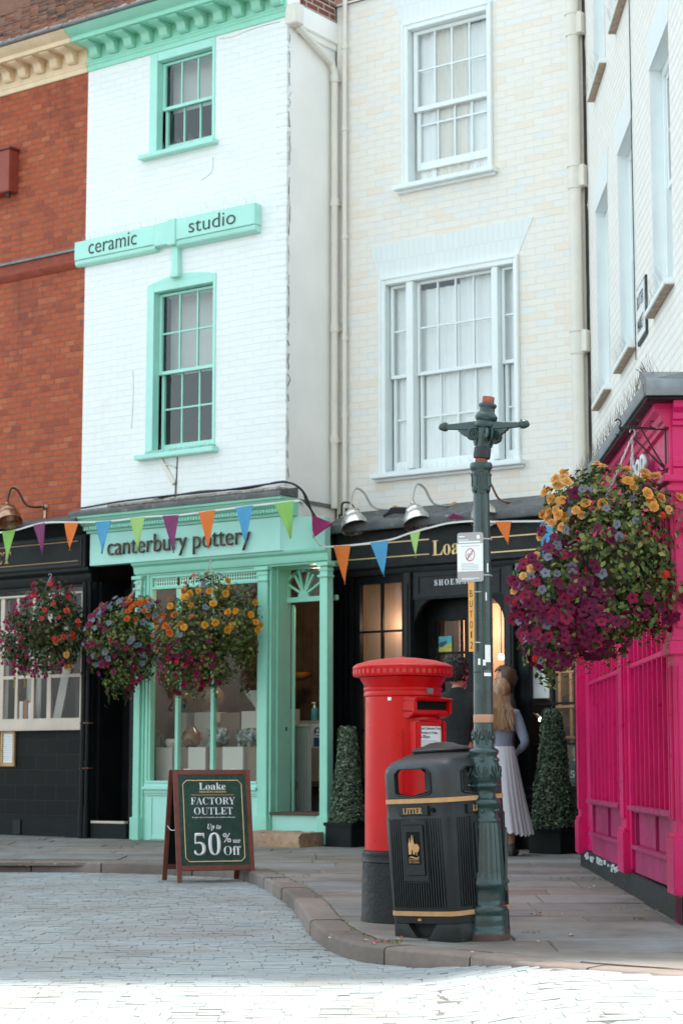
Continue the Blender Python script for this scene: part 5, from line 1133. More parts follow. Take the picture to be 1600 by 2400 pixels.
for x0, x1, z0, z1 in ((-.125, -.09, .955, 1.198), (.09, .125, .955, 1.198), (-.09, .09, 1.17, 1.198), (-.09, .09, .955, .98)): bxm(b, x0, x1, -.252, -.18, z0, z1)
b.build('notice_frame', M['red'], bx, bevel=.006)
b = MB(); bxm(b, -.09, .09, -.240, -.18, .98, 1.17); nf = b.build('collection_notice', M['paper'], bx)
lines = [('Last Collection Time', 1.148, .0135, -.08), ('Monday to Friday', 1.123, .0135, -.08), ('5.00pm', 1.097, .018, -.08), ('Saturday', 1.012, .0135, -.08), ('11.00am', .988, .018, -.08)]
for tx, z, h, x in lines: text('lettering', tx, M['ink'], nf, 0, 0, 0, h, M=T @ Matrix.Translation((x, -.2405, z)), depth=.001)
b = MB()
for k, z in enumerate((1.078, 1.066, 1.054, 1.042)): bxm(b, -.08, -.08+(.14, .09, .13, .06)[k], -.2412, -.2402, z, z+.004)
b.build('print', M['grey_ink'], nf)
b = MB()
for x0, x1, z0, z1 in ((-.155, .155, .50, .515),): pass
n = 14
for side in (-1, 1):
    for k in range(2): a = FA_+side*R(42+k*1.2); r_ = .2325; b.tube([(r_*math.cos(a), r_*math.sin(a), .47), (r_*math.cos(a), r_*math.sin(a), 1.14)], .003, 5)
b.build('door_edge', M['red'], bx)
b = MB(); bxm(b, -.024, .024, -.246, -.20, 1.358, 1.395); b.build('enamel_tab', M['lead'], bx, bevel=.003)
a = R(-90-22); b = MB(); b.tbox(Matrix.Translation((.2285*math.cos(a), .2285*math.sin(a), 1.33)) @ Matrix.Rotation(a+PI/2, 4, 'Z'), .022, .006, .02); b.build('sticker', M['paper'], bx)
b = MB(); bxm(b, -.01, .02, -.236, -.20, .70, .73); b.build('lock', M['gold'], bx, bevel=.003)

# ================================================================== litter bin (leans a little)
bn = empty('litter_bin', (.612, 11.0, gz(10.97)-.004), 0, 'black litter bin with gold bands and a domed hood, leaning beside the iron post', 'litter bin', rot=(0, R(-3.2), R(0)))
bn.scale = (1.08, 1.08, 1.0)
BT = Matrix.Rotation(R(45), 4, 'Z')       # two faces are turned to the square
def rsq(a, r, z, n=6, bow=.0):
    o = []
    for cx, cy, st in ((1, 1, 0), (-1, 1, PI/2), (-1, -1, PI), (1, -1, 3*PI/2)):
        for k in range(n+1):
            t = st+PI/2*k/n; o.append(BT @ Vector((cx*(a-r)+r*math.cos(t), cy*(a-r)+r*math.sin(t), z)))
        # a mid point keeps a gentle bow on each face
        nx = {0: (0, 1), PI/2: (-1, 0), PI: (0, -1), 3*PI/2: (1, 0)}[st]; o.append(BT @ Vector((nx[0]*(a+bow), nx[1]*(a+bow), z)))
    return o
b = MB(); b.loft([rsq(.214, .05, -.01), rsq(.222, .05, .01), rsq(.222, .05, .095)]); base = b.build('plinth', M['bin_top'], bn, smooth=True)
b = MB(); b.loft([rsq(.224, .06, .098, bow=.004), rsq(.226, .06, .165, bow=.006), rsq(.229, .06, .40, bow=.010), rsq(.232, .06, .665, bow=.012), rsq(.228, .06, .675, bow=.012), rsq(.228, .06, .742, bow=.012)]); body = b.build('body', M['bin'], bn, smooth=True, angle=30)
def face(mb, k, x0, x1, y0, y1, z0, z1):   # a box on face k (local -y outward at distance .23)
    q = MB(); q.box(x0, x1, y0, y1, z0, z1); F = BT @ Matrix.Rotation(R(90*k), 4, 'Z'); mb.add([F @ Vector(v) for v in q.v], q.f)
cut = MB()
for k in range(4):
    q = MB(); q.prism([(-.10, .097), (.10, .097), (.04, .02), (-.04, .02)], -.28, -.19); F = BT @ Matrix.Rotation(R(90*k), 4, 'Z'); cut.add([F @ Vector(v) for v in q.v], q.f)
co = cut.build('cut', M['ink'], bn); boolean(base, [co])
b = MB()
for k in range(4): face(b, k, -.1, .1, -.19, -.18, .0, .098)
b.build('pedal_recess', M['ink'], bn)
for k in range(4):
    b = MB(); x = -.17
    while x < .171:
        z1 = .66; yb = -(.229+.010*(1-(x/.18)**2))-.004
        if abs(x) < .088: face(b, k, x-.0035, x+.0035, yb, yb+.02, .185, .315)
        else: face(b, k, x-.0035, x+.0035, yb, yb+.02, .185, z1)
        x += .0162
    face(b, k, -.088, .088, -.2435, -.22, .655, .662)
    b.build('ribs', M['bin'], body, bevel=0)
    pn = MB(); face(pn, k, -.088, .088, -.246, -.2, .325, .650); face(pn, k, -.070, .070, -.253, -.246, .355, .628); pn = pn.build('door_panel', M['bin'], bn, bevel=.004)
    b = MB(); face(b, k, -.045, .045, -.2545, -.2525, .415, .59); b.build('recess', M['ink'], pn)
    # city crest: towers, arch, tree and water
    q = MB(); zc = .50
    q.prism([(-.032, zc-.03), (-.032, zc+.03), (-.028, zc+.032), (-.024, zc+.06), (-.018, zc+.03), (-.014, zc+.034), (-.010, zc+.075), (-.006, zc+.036), (.0, zc+.075), (.004, zc+.034), (.008, zc+.03), (.010, zc+.0), (.010, zc-.03), (-.002, zc-.03), (-.003, zc-.012), (-.008, zc-.002), (-.013, zc-.012), (-.014, zc-.03)], -.257, -.2546)
    q.prism([(.022+.018*math.cos(2*PI*i/14)*(1+.12*math.cos(5*i)), zc+.002+.024*math.sin(2*PI*i/14)) for i in range(14)], -.257, -.2546); q.box(.020, .025, -.257, -.2546, zc-.036, zc-.018)
    q.prism([(-.034, zc-.048), (-.018, zc-.040), (.0, zc-.044), (.018, zc-.050), (.036, zc-.042), (.036, zc-.047), (.018, zc-.057), (.0, zc-.051), (-.018, zc-.046)], -.257, -.2546)
    F = BT @ Matrix.Rotation(R(90*k), 4, 'Z'); g = MB(); g.add([F @ Vector(v) for v in q.v], q.f); g.build('crest', M['gold'], pn)
    for tx, z in (('CANTERBURY', .437), ('CITY COUNCIL', .422)): text('lettering', tx, M['gold'], pn, 0, 0, 0, .0105, width=.074, anchor='C', depth=.001, M=F @ Matrix.Translation((0, -.2548, z)))
    lp = MB(); face(lp, k, -.105, .105, -.246, -.22, .677, .728); lp = lp.build('name_plate', M['bin'], bn, bevel=.004)
    text('lettering', bold('LITTER'), M['gold'], lp, 0, 0, 0, .032, width=.13, anchor='C', depth=.0015, M=F @ Matrix.Translation((0, -.2462, .687)))
    b = MB(); face(b, k, .118, .142, -.2405, -.23, .692, .716); b.build('lock', M['ink'], bn, bevel=.004)
for z0, z1, a in ((.743, .768, .2305), (.138, .163, .2285)):
    b = MB(); b.loft([rsq(a, .06, z0, bow=.012), rsq(a, .06, z1, bow=.012)]); b.build('gold_band', M['gold'], bn, smooth=True, angle=30)
# hood: hollow, with an opening on each side
def hoodsh(t):
    return [rsq(.229-t, .065, .769+(t*.3), bow=.010), rsq(.230-t, .065, .90, bow=.010), rsq(.226-t, .07, .935-t*.4, bow=.008), rsq(.208-t, .08, .968-t*.6, bow=.004), rsq(.17-t*.8, .09, .993-t), rsq(.11-t*.5, .08, 1.022-t), rsq(.04, .035, 1.035-t)]
b = MB(); b.loft(hoodsh(0)); hood = b.build('hood', M['bin_top'], bn, smooth=True)
b = MB(); b.loft(hoodsh(.022)); inn = b.build('cut', M['bin'], bn)
cut = MB()
for k in (0, 1):
    F = BT @ Matrix.Rotation(R(90*k), 4, 'Z'); q = MB()
    P = [(-.118, .805), (-.105, .795), (0, .778), (.105, .795), (.118, .805), (.118, .90)] + [(.092+.026*math.cos(t), .90+.026*math.sin(t)) for t in (PI/6, PI/3, PI/2)] + [(-.092+.026*math.cos(t), .90+.026*math.sin(t)) for t in (PI/2, 2*PI/3, 5*PI/6)] + [(-.118, .90)]
    q.prism(P, -.4, .4); cut.add([F @ Vector(v) for v in q.v], q.f)
    cc = cut.build('cut', M['bin'], bn); cut = MB(); boolean(hood, [cc])
boolean(hood, [inn])
hood.data.materials.clear(); hood.data.materials.append(M['bin_top'])
b = MB(); b.loft([rsq(.208, .05, .772), rsq(.208, .05, .778)]); b.build('inner_floor', M['bin'], bn)
b = MB()
for k in range(4):
    F = BT @ Matrix.Rotation(R(90*k), 4, 'Z')
    pts = [(-.122, .80), (-.108, .79), (0, .773), (.108, .79), (.122, .80), (.122, .905), (.09, .930), (-.09, .930), (-.122, .905), (-.122, .80)]
    b.tube([F @ Vector((x, -.2345, z)) for x, z in pts], .005, 6)
b.build('opening_rim', M['bin'], bn, smooth=True)
b = MB(); b.loft([rsq(.075, .06, 1.020), rsq(.135, .09, 1.016), rsq(.138, .09, 1.024), rsq(.12, .085, 1.040), rsq(.08, .06, 1.050), rsq(.06, .05, 1.062), rsq(.03, .025, 1.068)]); b.build('stubber_plate', M['bin_top'], bn, smooth=True)
b = MB()
for k in range(4): face(b, k, -.018, .004, -.2345, -.22, .112, .124)
b.build('worn_patch', M['gold'], bn)

# ================================================================== old gas lamp post
LX, LY = .780, 10.86; lg = gz(LY)
lp = empty('lamp_post', (LX, LY, lg), 0, 'bottle green cast iron lamp post stump with ornate base and broken off top', 'lamp post')
def fl_(r, z, a):
    if .23 < z < .585: return r*(1-.035*max(0, math.cos(14*a))**.6)
    return r
prof = [(.131, -.02), (.131, .045), (.126, .055), (.121, .06), (.121, .12), (.119, .125), (.119, .135), (.122, .145), (.123, .165), (.119, .178), (.108, .184), (.104, .19), (.104, .265), (.107, .272), (.116, .285), (.117, .30), (.113, .315), (.110, .33), (.104, .42), (.096, .52), (.089, .60), (.084, .625)]
prof = [(r, z) for r, z in prof]
def fl2(r, z, a): return r*(1-.05*max(0, math.cos(14*a))**.5) if .325 < z < .605 else r
pr2 = []
for (r0, z0), (r1, z1) in zip(prof, prof[1:]): pr2 += [(r0, z0)] + ([(r0+(r1-r0)*k/3, z0+(z1-z0)*k/3) for k in (1, 2)] if z1-z0 > .05 else [])
pr2.append(prof[-1])
b = MB(); b.lathe(pr2, 112, rfun=fl2); b.build('pedestal', M['lamp_green'], lp, smooth=True, angle=50)
b = MB(); b.lathe([(.1325, -.02), (.1325, .03), (.131, .034)], 64, cap=False); b.build('rusted_foot', mk('dark_rust', (.085, .05, .042), .85, .3, 20, .5, 60, dirt=(.18, .08, .055), dirt_amt=.58), lp, smooth=True)
prof = [(.084, .625), (.086, .632), (.086, .645), (.078, .652), (.073, .66), (.073, .705), (.076, .71), (.087, .72), (.090, .732), (.087, .745), (.076, .752), (.065, .762), (.062, .785), (.064, .80), (.074, .81), (.087, .818), (.088, .83), (.080, .838), (.076, .845), (.082, .855), (.087, .88), (.084, .93), (.075, .975), (.073, .99), (.081, 1.0), (.083, 1.012), (.078, 1.022), (.062, 1.03), (.057, 1.04), (.0575, 1.10), (.054, 1.16)]
b = MB(); b.lathe(prof, 64); v_ = b.build('vase_rings', M['lamp_green'], lp, smooth=True, angle=60)
b = MB()
for k in range(6):                        # acanthus leaves and bosses cast on the vase
    a = 2*PI*k/6+.3; Z = Matrix.Rotation(a, 4, 'Z')
    for side in (-1, 1):
        pts = [Z @ Vector((.084, 0, .86)), Z @ Vector((.090, side*.010, .88)), Z @ Vector((.089, side*.024, .905)), Z @ Vector((.087, side*.026, .925)), Z @ Vector((.088, side*.017, .93))]
        b.tube(catmull(pts, 3), [.006]*9+[.005]*3+[.003], 6)
        b.tube(catmull([Z @ Vector((.086, side*.004, .87)), Z @ Vector((.087, side*.03, .872)), Z @ Vector((.085, side*.04, .885))], 3), .005, 6)
    b.tube([Z @ Vector((.086, 0, .86)), Z @ Vector((.089, 0, .90)), Z @ Vector((.084, 0, .94))], [.006, .007, .003], 6)
    for z, r_ in ((.965, .077), (.69, .074), (1.085, .0575)): b.lathe([(.001, .014), (.010, .011), (.014, 0)], 8, M=Z @ Matrix.Translation((r_, 0, z)) @ Matrix.Rotation(PI/2, 4, 'Y'))
    Z2 = Matrix.Rotation(a+.5, 4, 'Z')
    for s_ in (-1, 1): b.tube(catmull([Z2 @ Vector((.058, 0, 1.05)), Z2 @ Vector((.060, s_*.012, 1.085)), Z2 @ Vector((.058, s_*.020, 1.12))], 3), [.005]*6+[.003], 5)
    b.tube([Z2 @ Vector((.058, 0, 1.05)), Z2 @ Vector((.058, 0, 1.13))], [.006, .003], 5)
b.build('leaf_ornament', M['lamp_green'], lp, smooth=True)
prof = [(.054, 1.16), (.0545, 1.30), (.0535, 1.55), (.0515, 1.9), (.0475, 2.2), (.0445, 2.43), (.044, 2.44), (.0495, 2.455), (.0515, 2.46), (.0515, 2.56), (.053, 2.568), (.058, 2.575), (.0625, 2.585), (.063, 2.60), (.058, 2.612), (.03, 2.615)]
b = MB(); b.lathe(prof, 48); shf = b.build('shaft', M['lamp_green'], lp, smooth=True, angle=50)
b = MB()
for k in range(8):
    Z = Matrix.Rotation(2*PI*k/8, 4, 'Z'); b.tbox(Z @ Matrix.Translation((.0518, 0, 2.515)), .006, .024, .075); b.lathe([(.001, .005), (.008, .003), (.010, 0)], 6, M=Z @ Matrix.Translation((.0545, 0, 2.545)) @ Matrix.Rotation(PI/2, 4, 'Y'))
    b.prism([(-.012, 2.46), (.012, 2.46), (0, 2.435)], -.054, -.044) if k == 0 else b.add([Z @ Vector(q) for q in ((.053, -.013, 2.463), (.053, .013, 2.463), (.0485, 0, 2.435), (.046, -.013, 2.463), (.046, .013, 2.463))], [(0, 1, 2), (3, 2, 4)])
b.tube([(-.012, -.0525, 1.32), (-.012, -.046, 2.43)], .006, 6)
b.build('shaft_moulding', M['lamp_green'], lp, smooth=True)
b = MB(); b.lathe([(.0555, 1.168), (.0562, 1.172), (.0562, 1.208), (.0555, 1.212)], 32, cap=False); b.build('tape_band', M['tape'], lp, smooth=True)
b = MB(); b.lathe([(.0545, 1.44), (.0552, 1.442), (.0552, 1.446), (.0545, 1.448)], 32, cap=False); b.build('cable_tie', M['cable'], lp)
b = MB()
for ang, z, w_, h in ((-62, 1.545, .036, .095), (-64, 1.435, .045, .028), (-112, 1.50, .022, .035), (-86, 1.495, .016, .032), (-70, 1.86, .008, .045), (-58, 2.02, .01, .05)):
    a = R(ang); r_ = .0545 if z < 1.7 else .0520
    n = 4; q = []
    for i in range(n+1): t = a+(i/n-.5)*w_/r_; q += [(r_*math.cos(t), r_*math.sin(t), z-h/2), (r_*math.cos(t), r_*math.sin(t), z+h/2)]
    b.add(q, [(2*i, 2*i+2, 2*i+3, 2*i+1) for i in range(n)])
b.build('torn_stickers', M['paper'], lp)
# broken head, leaning
HD = Matrix.Translation((0, 0, 2.612)) @ Matrix.Rotation(R(7), 4, 'Y')
b = MB(); b.lathe([(.034, -.01), (.034, .03)], 20, M=HD); b.lathe([(.030, .30), (.034, .34), (.034, .378), (.03, .38)], 20, M=HD); b.build('rusted_pipe', M['rust'], lp, smooth=True)
b = MB(); b.lathe([(.036, .025), (.046, .028), (.048, .04), (.047, .085), (.045, .088)], 28, M=HD); b.build('wrapped_band', M['cable'], lp, smooth=True)
b = MB(); b.lathe([(.040, .086), (.042, .10), (.046, .14), (.052, .18), (.050, .195), (.058, .20), (.063, .21), (.063, .225), (.056, .235), (.052, .24), (.060, .25), (.064, .262), (.060, .272), (.050, .282), (.044, .292), (.043, .315), (.048, .32), (.051, .33), (.048, .338), (.03, .34)], 36, M=HD); cp = b.build('capital', M['lamp_green'], lp, smooth=True, angle=55)
AR = HD @ Matrix.Rotation(R(-30), 4, 'Z') @ Matrix.Rotation(R(-3), 4, 'Y')
for sx in (-1, 1):
    S = AR @ Matrix.Diagonal((sx, 1, 1, 1))
    b = MB(); b.loft([[S @ Vector((x, y*w_, .215+z*h)) for y, z in ((-1, -1), (1, -1), (1, .6), (.5, 1), (-.5, 1), (-1, .6))] for x, w_, h in ((.03, .026, .026), (.10, .023, .022), (.18, .016, .016), (.225, .014, .014))])
    b.prism([(0, 0)]*0 or [(.05, .198), (.15, .196), (.14, .19), (.13, .182), (.12, .178), (.11, .170), (.095, .166), (.08, .160), (.05, .15)], -.008, .008) if False else None
    q = MB(); q.prism([(.045, .20), (.155, .20), (.15, .19), (.15, .184), (.138, .180), (.135, .170), (.12, .168), (.115, .158), (.10, .156), (.09, .145), (.045, .135)], -.013, .013); b.add([S @ Vector(v) for v in q.v], q.f)
    arm = b.build('ladder_arm', M['lamp_green'], lp, smooth=True, angle=30)
    b = MB(); b.tube([S @ Vector((.222, 0, .215)), S @ Vector((.232, 0, .215)), S @ Vector((.245, 0, .215)), S @ Vector((.262, 0, .215)), S @ Vector((.276, 0, .213)), S @ Vector((.283, 0, .213))], [.014, .024, .026, .022, .014, .003], 10)
    for k in range(6):
        a = 2*PI*k/6
        for x, r_ in ((.236, .025), (.252, .022), (.266, .016)): b.lathe([(.001, .009), (.006, .007), (.008, 0)], 6, M=S @ Matrix.Translation((x, r_*.8*math.cos(a+x*40), .215+r_*.8*math.sin(a+x*40))))
    b.build('finial', M['lamp_green'], arm, smooth=True)
b = MB()
for a in (R(-30), R(60), R(150), R(240)):                  # corner scrolls
    Z = HD @ Matrix.Rotation(a+R(45), 4, 'Z')
    for dy in (-.013, .013):
        pts = []
        for k in range(22): t = k/21*2.3*2*PI; rr = .034*(1-k/26); pts.append(Z @ Vector((.066+rr*math.cos(PI/2-t), dy, .155+rr*math.sin(PI/2-t))))
        b.tube(pts, .0075, 6)
    b.tube(catmull([Z @ Vector((.058, 0, .184)), Z @ Vector((.045, 0, .165)), Z @ Vector((.043, 0, .13)), Z @ Vector((.042, 0, .095))], 4), .011, 6)
for a in (R(-75), R(15), R(105), R(195)):
    Z = HD @ Matrix.Rotation(a, 4, 'Z')
    for k in range(6): t = 2*PI*k/6; b.tube([Z @ Vector((.053, 0, .178)), Z @ Vector((.060, .012*math.cos(t), .178+.012*math.sin(t))), Z @ Vector((.054, .024*math.cos(t), .178+.024*math.sin(t)))], [.004, .007, .003], 5)
    for k in (-1, 0, 1): b.tube(catmull([Z @ Vector((.044, k*.004, .095)), Z @ Vector((.051, k*.014, .12)), Z @ Vector((.053, k*.018, .145))], 3), [.006]*6+[.003], 5)
b.build('scroll_ornament', M['lamp_green'], cp, smooth=True)
b = MB(); b.box(.108, .122, -.02, .02, .26, .60); b.lathe([(.001, .0), (.012, 0), (.012, .02), (.001, .02)], 10, c=(.122, 0), M=Matrix.Translation((0, 0, .3))); b.build('access_strap', M['lamp_green'], lp, bevel=.003)
# notice and number plate on the post
nt_ = empty('notice_sign', (LX-.068, LY-.055, 1.93), R(-20), 'grey and white public order notice clamped to the green iron post', 'sign')
b = MB(); w_, h, r_ = .074, .275, .012
P = [(x0+r_*math.cos(t), z0+r_*math.sin(t)) for x0, z0, st in ((w_-r_, h-r_, 0), (-w_+r_, h-r_, PI/2), (-w_+r_, r_, PI), (w_-r_, r_, 3*PI/2)) for t in (st, st+PI/4, st+PI/2)]
b.prism(P, -.003, .003); b.build('plate', mk('grey_sign_plate', (.36, .35, .35), .4, .06, 4, .03, 30, dirt=(.42, .20, .18), dirt_amt=.68), nt_)
b = MB(); b.box(-.0735, .0735, -.0042, -.0031, .058, .212); wp = b.build('white_panel', M['paper'], nt_)
b = MB()
for k, (x, L) in enumerate(((-.05, .10), (-.05, .10), (-.05, .095), (-.05, .10), (-.05, .07))): b.box(x, x+L, -.005, -.0043, .068+k*.008, .0705+k*.008)
b.box(-.055, .055, -.005, -.0043, .197, .200); b.build('print', M['grey_ink'], wp)
b = MB(); n = 28
for k in range(n):
    a, c = 2*PI*k/n, 2*PI*(k+1)/n; b.prism([(.027*math.cos(t)*rr, .150+.036*math.sin(t)*rr) for t, rr in ((a, 1), (a, .88), (c, .88), (c, 1))], -.0055, -.0043)
b.tbox(Matrix.Translation((0, -.005, .15)) @ Matrix.Rotation(R(-54), 4, 'Y'), .066, .001, .004); b.build('ban_ring', mk('red_sign_ink', (.50, .06, .04), .5), wp)
b = MB(); b.prism([(-.008+.010*math.cos(2*PI*k/14), .147+.013*math.sin(2*PI*k/14)) for k in range(14)], -.005, -.0043); b.box(-.012, -.009, -.005, -.0043, .122, .136); b.box(.004, .007, -.005, -.0043, .124, .136); b.prism([(.006, .17), (.014, .175), (.012, .15), (.006, .145)], -.005, -.0043); b.build('symbol', M['grey_ink'], wp)
for tx, z, hh, ww in (('Public Spaces Protection Order', .220, .009, .122), ('No street drinking zone', .234, .006, .07)):
    pass
b = MB(); b.box(-.066, .058, -.004, -.0031, .218, .227); b.box(-.066, -.008, -.004, -.0031, .232, .236); b.box(-.066, -.03, -.004, -.0031, .250, .256); b.box(-.05, .05, -.004, -.0031, .018, .022); b.box(-.05, .02, -.004, -.0031, .011, .014)
b.prism([(.047+.010*math.cos(2*PI*k/16), .248+.012*math.sin(2*PI*k/16)) for k in range(16)], -.004, -.0031); b.build('white_print', M['paper'], nt_)
b = MB()
for z in (.038, .240):
    b.box(.055, .075, .0, .02, z-.008, z+.008)
    b.tube([Matrix.Rotation(R(20), 4, 'Z') @ Vector((.068+.0545*math.cos(t)-.0*t, .055+.0545*math.sin(t), z)) for t in [R(-190+k*20) for k in range(19)]], .0045, 5)
b.build('clamp_band', M['steel'], nt_)
yp = empty('number_plate', (LX-.060, LY-.045, 1.545), R(-28), 'narrow yellow post number plate under the public order notice', 'sign')
b = MB(); b.box(-.017, .017, -.012, -.009, 0, .385); b.build('plate', mk('yellow_plate', (.68, .32, .07), .5, .06, 6, .03), yp)
for k, ch in enumerate('BUTO12'): text('lettering', ch, M['ink'], yp, 0, -.0121, .302-k*.057, .038, width=.016 if ch != '1' else .006, anchor='C', depth=.001, off=-.012)
b = MB(); b.tube([(0, -.009, .05), (.05, .02, .05)], .004, 5); b.tube([(0, -.009, .33), (.05, .02, .33)], .004, 5); b.build('strap', M['steel'], yp)

# ================================================================== A-board
ab = empty('a_board', (-1.12, 16.98, rz(-1.1, 17)+.006), R(19), 'folding mahogany pavement board with a dark green factory outlet poster', 'sign board')
W2, Hh, yf, yb = .318, .935, -.215, .215
def leaf(sgn, mat_panel):
    tilt = math.atan2(.195, Hh); F = Matrix.Translation((0, sgn*-.215, 0)) @ Matrix.Rotation(sgn*-tilt if sgn > 0 else -tilt*-1, 4, 'X')
    return F
tl = math.atan2(.195, Hh); L = math.hypot(.195, Hh)
for nm, y0, ang in (('front', -.215, -tl), ('rear', .215, tl)):
    F = Matrix.Translation((0, y0, 0)) @ Matrix.Rotation(ang, 4, 'X'); t = .022; s_ = -1 if nm == 'front' else 1
    def bb(mb, x0, x1, y0_, y1_, z0, z1): q = MB(); q.box(x0, x1, y0_, y1_, z0, z1); mb.add([F @ Vector(v) for v in q.v], q.f)
    fr_ = MB(); dx = .025 if nm == 'rear' else 0
    for sx in (-1, 1): bb(fr_, sx*W2-.021-dx, sx*W2+.021-dx, -t/2, t/2, 0, L)
    bb(fr_, -W2+.021-dx, W2-.021-dx, -t/2+.001, t/2-.001, L-.045, L); bb(fr_, -W2+.021-dx, W2-.021-dx, -t/2+.001, t/2-.001, .095, .14)
    fr_ = fr_.build('frame', M['wood_frame'], ab, bevel=.004)
    pb_ = MB(); bb(pb_, -W2+.021-dx, W2-.021-dx, -.006, .006, .14, L-.045)
    if nm == 'rear': pb_.build('back_panel', M['ink'], ab)
    else:
        pn = pb_.build('poster_panel', mk('dark_green_poster', (.018, .062, .042), .3, .25, 3, .15, 4, spec=.35), ab)
        gl = MB(); x, z0, z1, c = .258, .172, .862, .032; P = [(-x+c, z0), (x-c, z0), (x, z0+c), (x, z1-c), (x-c, z1), (-x+c, z1), (-x, z1-c), (-x, z0+c)]
        for (ax, az), (bx_, bz) in zip(P, P[1:]+P[:1]): gl.tube([F @ Vector((ax, -.008, az)), F @ Vector((bx_, -.008, bz))], .0032, 4)
        bb(gl, -.19, .19, -.0085, -.006, .736, .739); gl.build('gold_border', M['gold_leaf'], pn)
        def tt(body, h, wd, cx, z, mat, anchor='C', off=0): text('lettering', body, mat, pn, 0, 0, 0, h, width=wd, anchor=anchor, depth=.0015, off=off, M=F @ Matrix.Translation((cx, -.0065, z)))
        WL_ = M['white_letter']
        tt(bold('Loake'), .060, .235, 0, .783, WL_); tt(bold('SHOEMAKERS'), .016, .235, 0, .757, M['gold_leaf'])
        tt(bold('FACTORY'), .062, .39, 0, .656, WL_, off=-.008); tt(bold('OUTLET'), .062, .34, 0, .570, WL_, off=-.008)
        tt(ital('The finest shoes in Canterbury, for a fraction of the price'), .011, .38, 0, .541, WL_)
        tt(ital('Up to'), .045, .118, .0, .445, WL_); tt(bold('50'), .185, .235, -.066, .224, WL_, off=-.010); tt(bold('%'), .078, .070, .108, .332, WL_); tt(bold('RRP'), .028, .066, .192, .327, WL_)
        tt(bold('Off'), .076, .150, .150, .224, WL_, off=-.008)
b = MB(); b.tube(catmull([(-W2-.0, -.11, .46), (-W2-.004, -.04, .43), (-W2-.02, .04, .43), (-W2-.03, .12, .47)], 5), .004, 5); b.build('stay_cord', mk('white_cord', (.6, .58, .54), .8), ab)
b = MB()
for sx in (-1, 1): b.tube([(sx*.2-.04, -.012, L-.02), (sx*.2+.02, -.012, L-.02)], .010, 8)
b.build('hinge', M['steel'], ab)
# ================================================================== foliage
m_leaf = island_mat('basket_leaves', [(0, (.022, .045, .010)), (.35, (.05, .085, .018)), (.65, (.10, .135, .03)), (.9, (.20, .22, .05)), (1, (.28, .26, .07))], .55, 0, 30, .35, .18)
m_leaf2 = island_mat('dark_basket_leaves', [(0, (.018, .035, .012)), (.4, (.04, .065, .02)), (.75, (.085, .10, .03)), (1, (.16, .15, .05))], .55, 0, 30, .35, .18)
m_box_leaf = island_mat('topiary_leaves', [(0, (.030, .05, .030)), (.4, (.06, .095, .055)), (.75, (.12, .17, .10)), (1, (.24, .29, .18))], .5, 0, 30, .4, .12)
def leaves(name, mat, parent, pts, nrm, size, droop=.3):
    """one leaf of two bent halves at every point"""
    n = len(pts); V = np.zeros((n, 6, 3)); F = []
    for i in range(n):
        s = size*random.uniform(.6, 1.25); nn = Vector(nrm[i]) + Vector((random.gauss(0, .45), random.gauss(0, .45), random.gauss(0, .45)))
        nn.normalize(); t = nn.cross(Vector((random.gauss(0, 1), random.gauss(0, 1), random.gauss(0, 1)-droop)))
        if t.length < 1e-3: t = Vector((1, 0, 0))
        t.normalize(); w_ = nn.cross(t); p = Vector(pts[i]); f = s*.12
        V[i] = [p-t*s*.5, p-t*s*.08-w_*s*.30+nn*f, p+t*s*.5, p-t*s*.08+w_*s*.30+nn*f, p+t*s*.24-w_*s*.20+nn*f*.6, p+t*s*.24+w_*s*.20+nn*f*.6]
        k = i*6; F += [(k, k+1, k+4, k+2), (k, k+2, k+5, k+3)]
    me = bpy.data.meshes.new(name); me.from_pydata(V.reshape(-1, 3).tolist(), [], F); me.materials.append(mat); me.shade_smooth()
    return link(bpy.data.objects.new(name, me), parent)
# flower meshes, shared
def petunia(col, throat, name):
    b = MB(); n = 20; rings = [[], [], [], []]
    for k in range(n):
        a = 2*PI*k/n; lob = 1+.13*math.cos(5*a); wv = .10*math.cos(5*a+.6)
        for j, (r, z) in enumerate(((.14, -.28), (.26, -.12), (.68, .05), (1.0*lob, .02+wv))): rings[j].append((r*math.cos(a), r*math.sin(a), z))
    vs = [p for r in rings for p in r]; b.add([(0, 0, -.40)]+rings[0]+rings[1], [(0, 1+k, 1+(k+1) % n) for k in range(n)]+[(1+k, 1+n+k, 1+n+(k+1) % n, 1+(k+1) % n) for k in range(n)], 1)
    b.add(rings[1]+rings[2]+rings[3], [(j*n+k, (j+1)*n+k, (j+1)*n+(k+1) % n, j*n+(k+1) % n) for j in (0, 1) for k in range(n)], 0)
    return b.mesh(name, [col, throat], smooth=True, angle=80)
def begonia(col, name):
    b = MB()
    for lay, (r, z, np_, tilt) in enumerate(((1.0, 0, 7, .18), (.72, .16, 6, .55), (.45, .28, 5, .95), (.2, .36, 4, 1.3))):
        for k in range(np_):
            a = 2*PI*k/np_+lay*.4+random.uniform(-.15, .15); Mx = Matrix.Rotation(a, 4, 'Z') @ Matrix.Translation((.05, 0, z)) @ Matrix.Rotation(-tilt, 4, 'Y'); w_ = r*.52; f = random.uniform(.9, 1.1)
            b.add([Mx @ Vector(p) for p in ((0, -w_*.25, 0), (0, w_*.25, 0), (r*.55*f, w_, .06), (r*.55*f, -w_, .06), (r*.92*f, w_*.55, .0), (r*.92*f, -w_*.55, .0), (r*.5, 0, -.05), (r*1.0*f, 0, -.03))], [(0, 1, 6), (1, 2, 6), (0, 6, 3), (6, 2, 4, 7), (6, 7, 5, 3)])
    return b.mesh(name, col, smooth=True, angle=60)
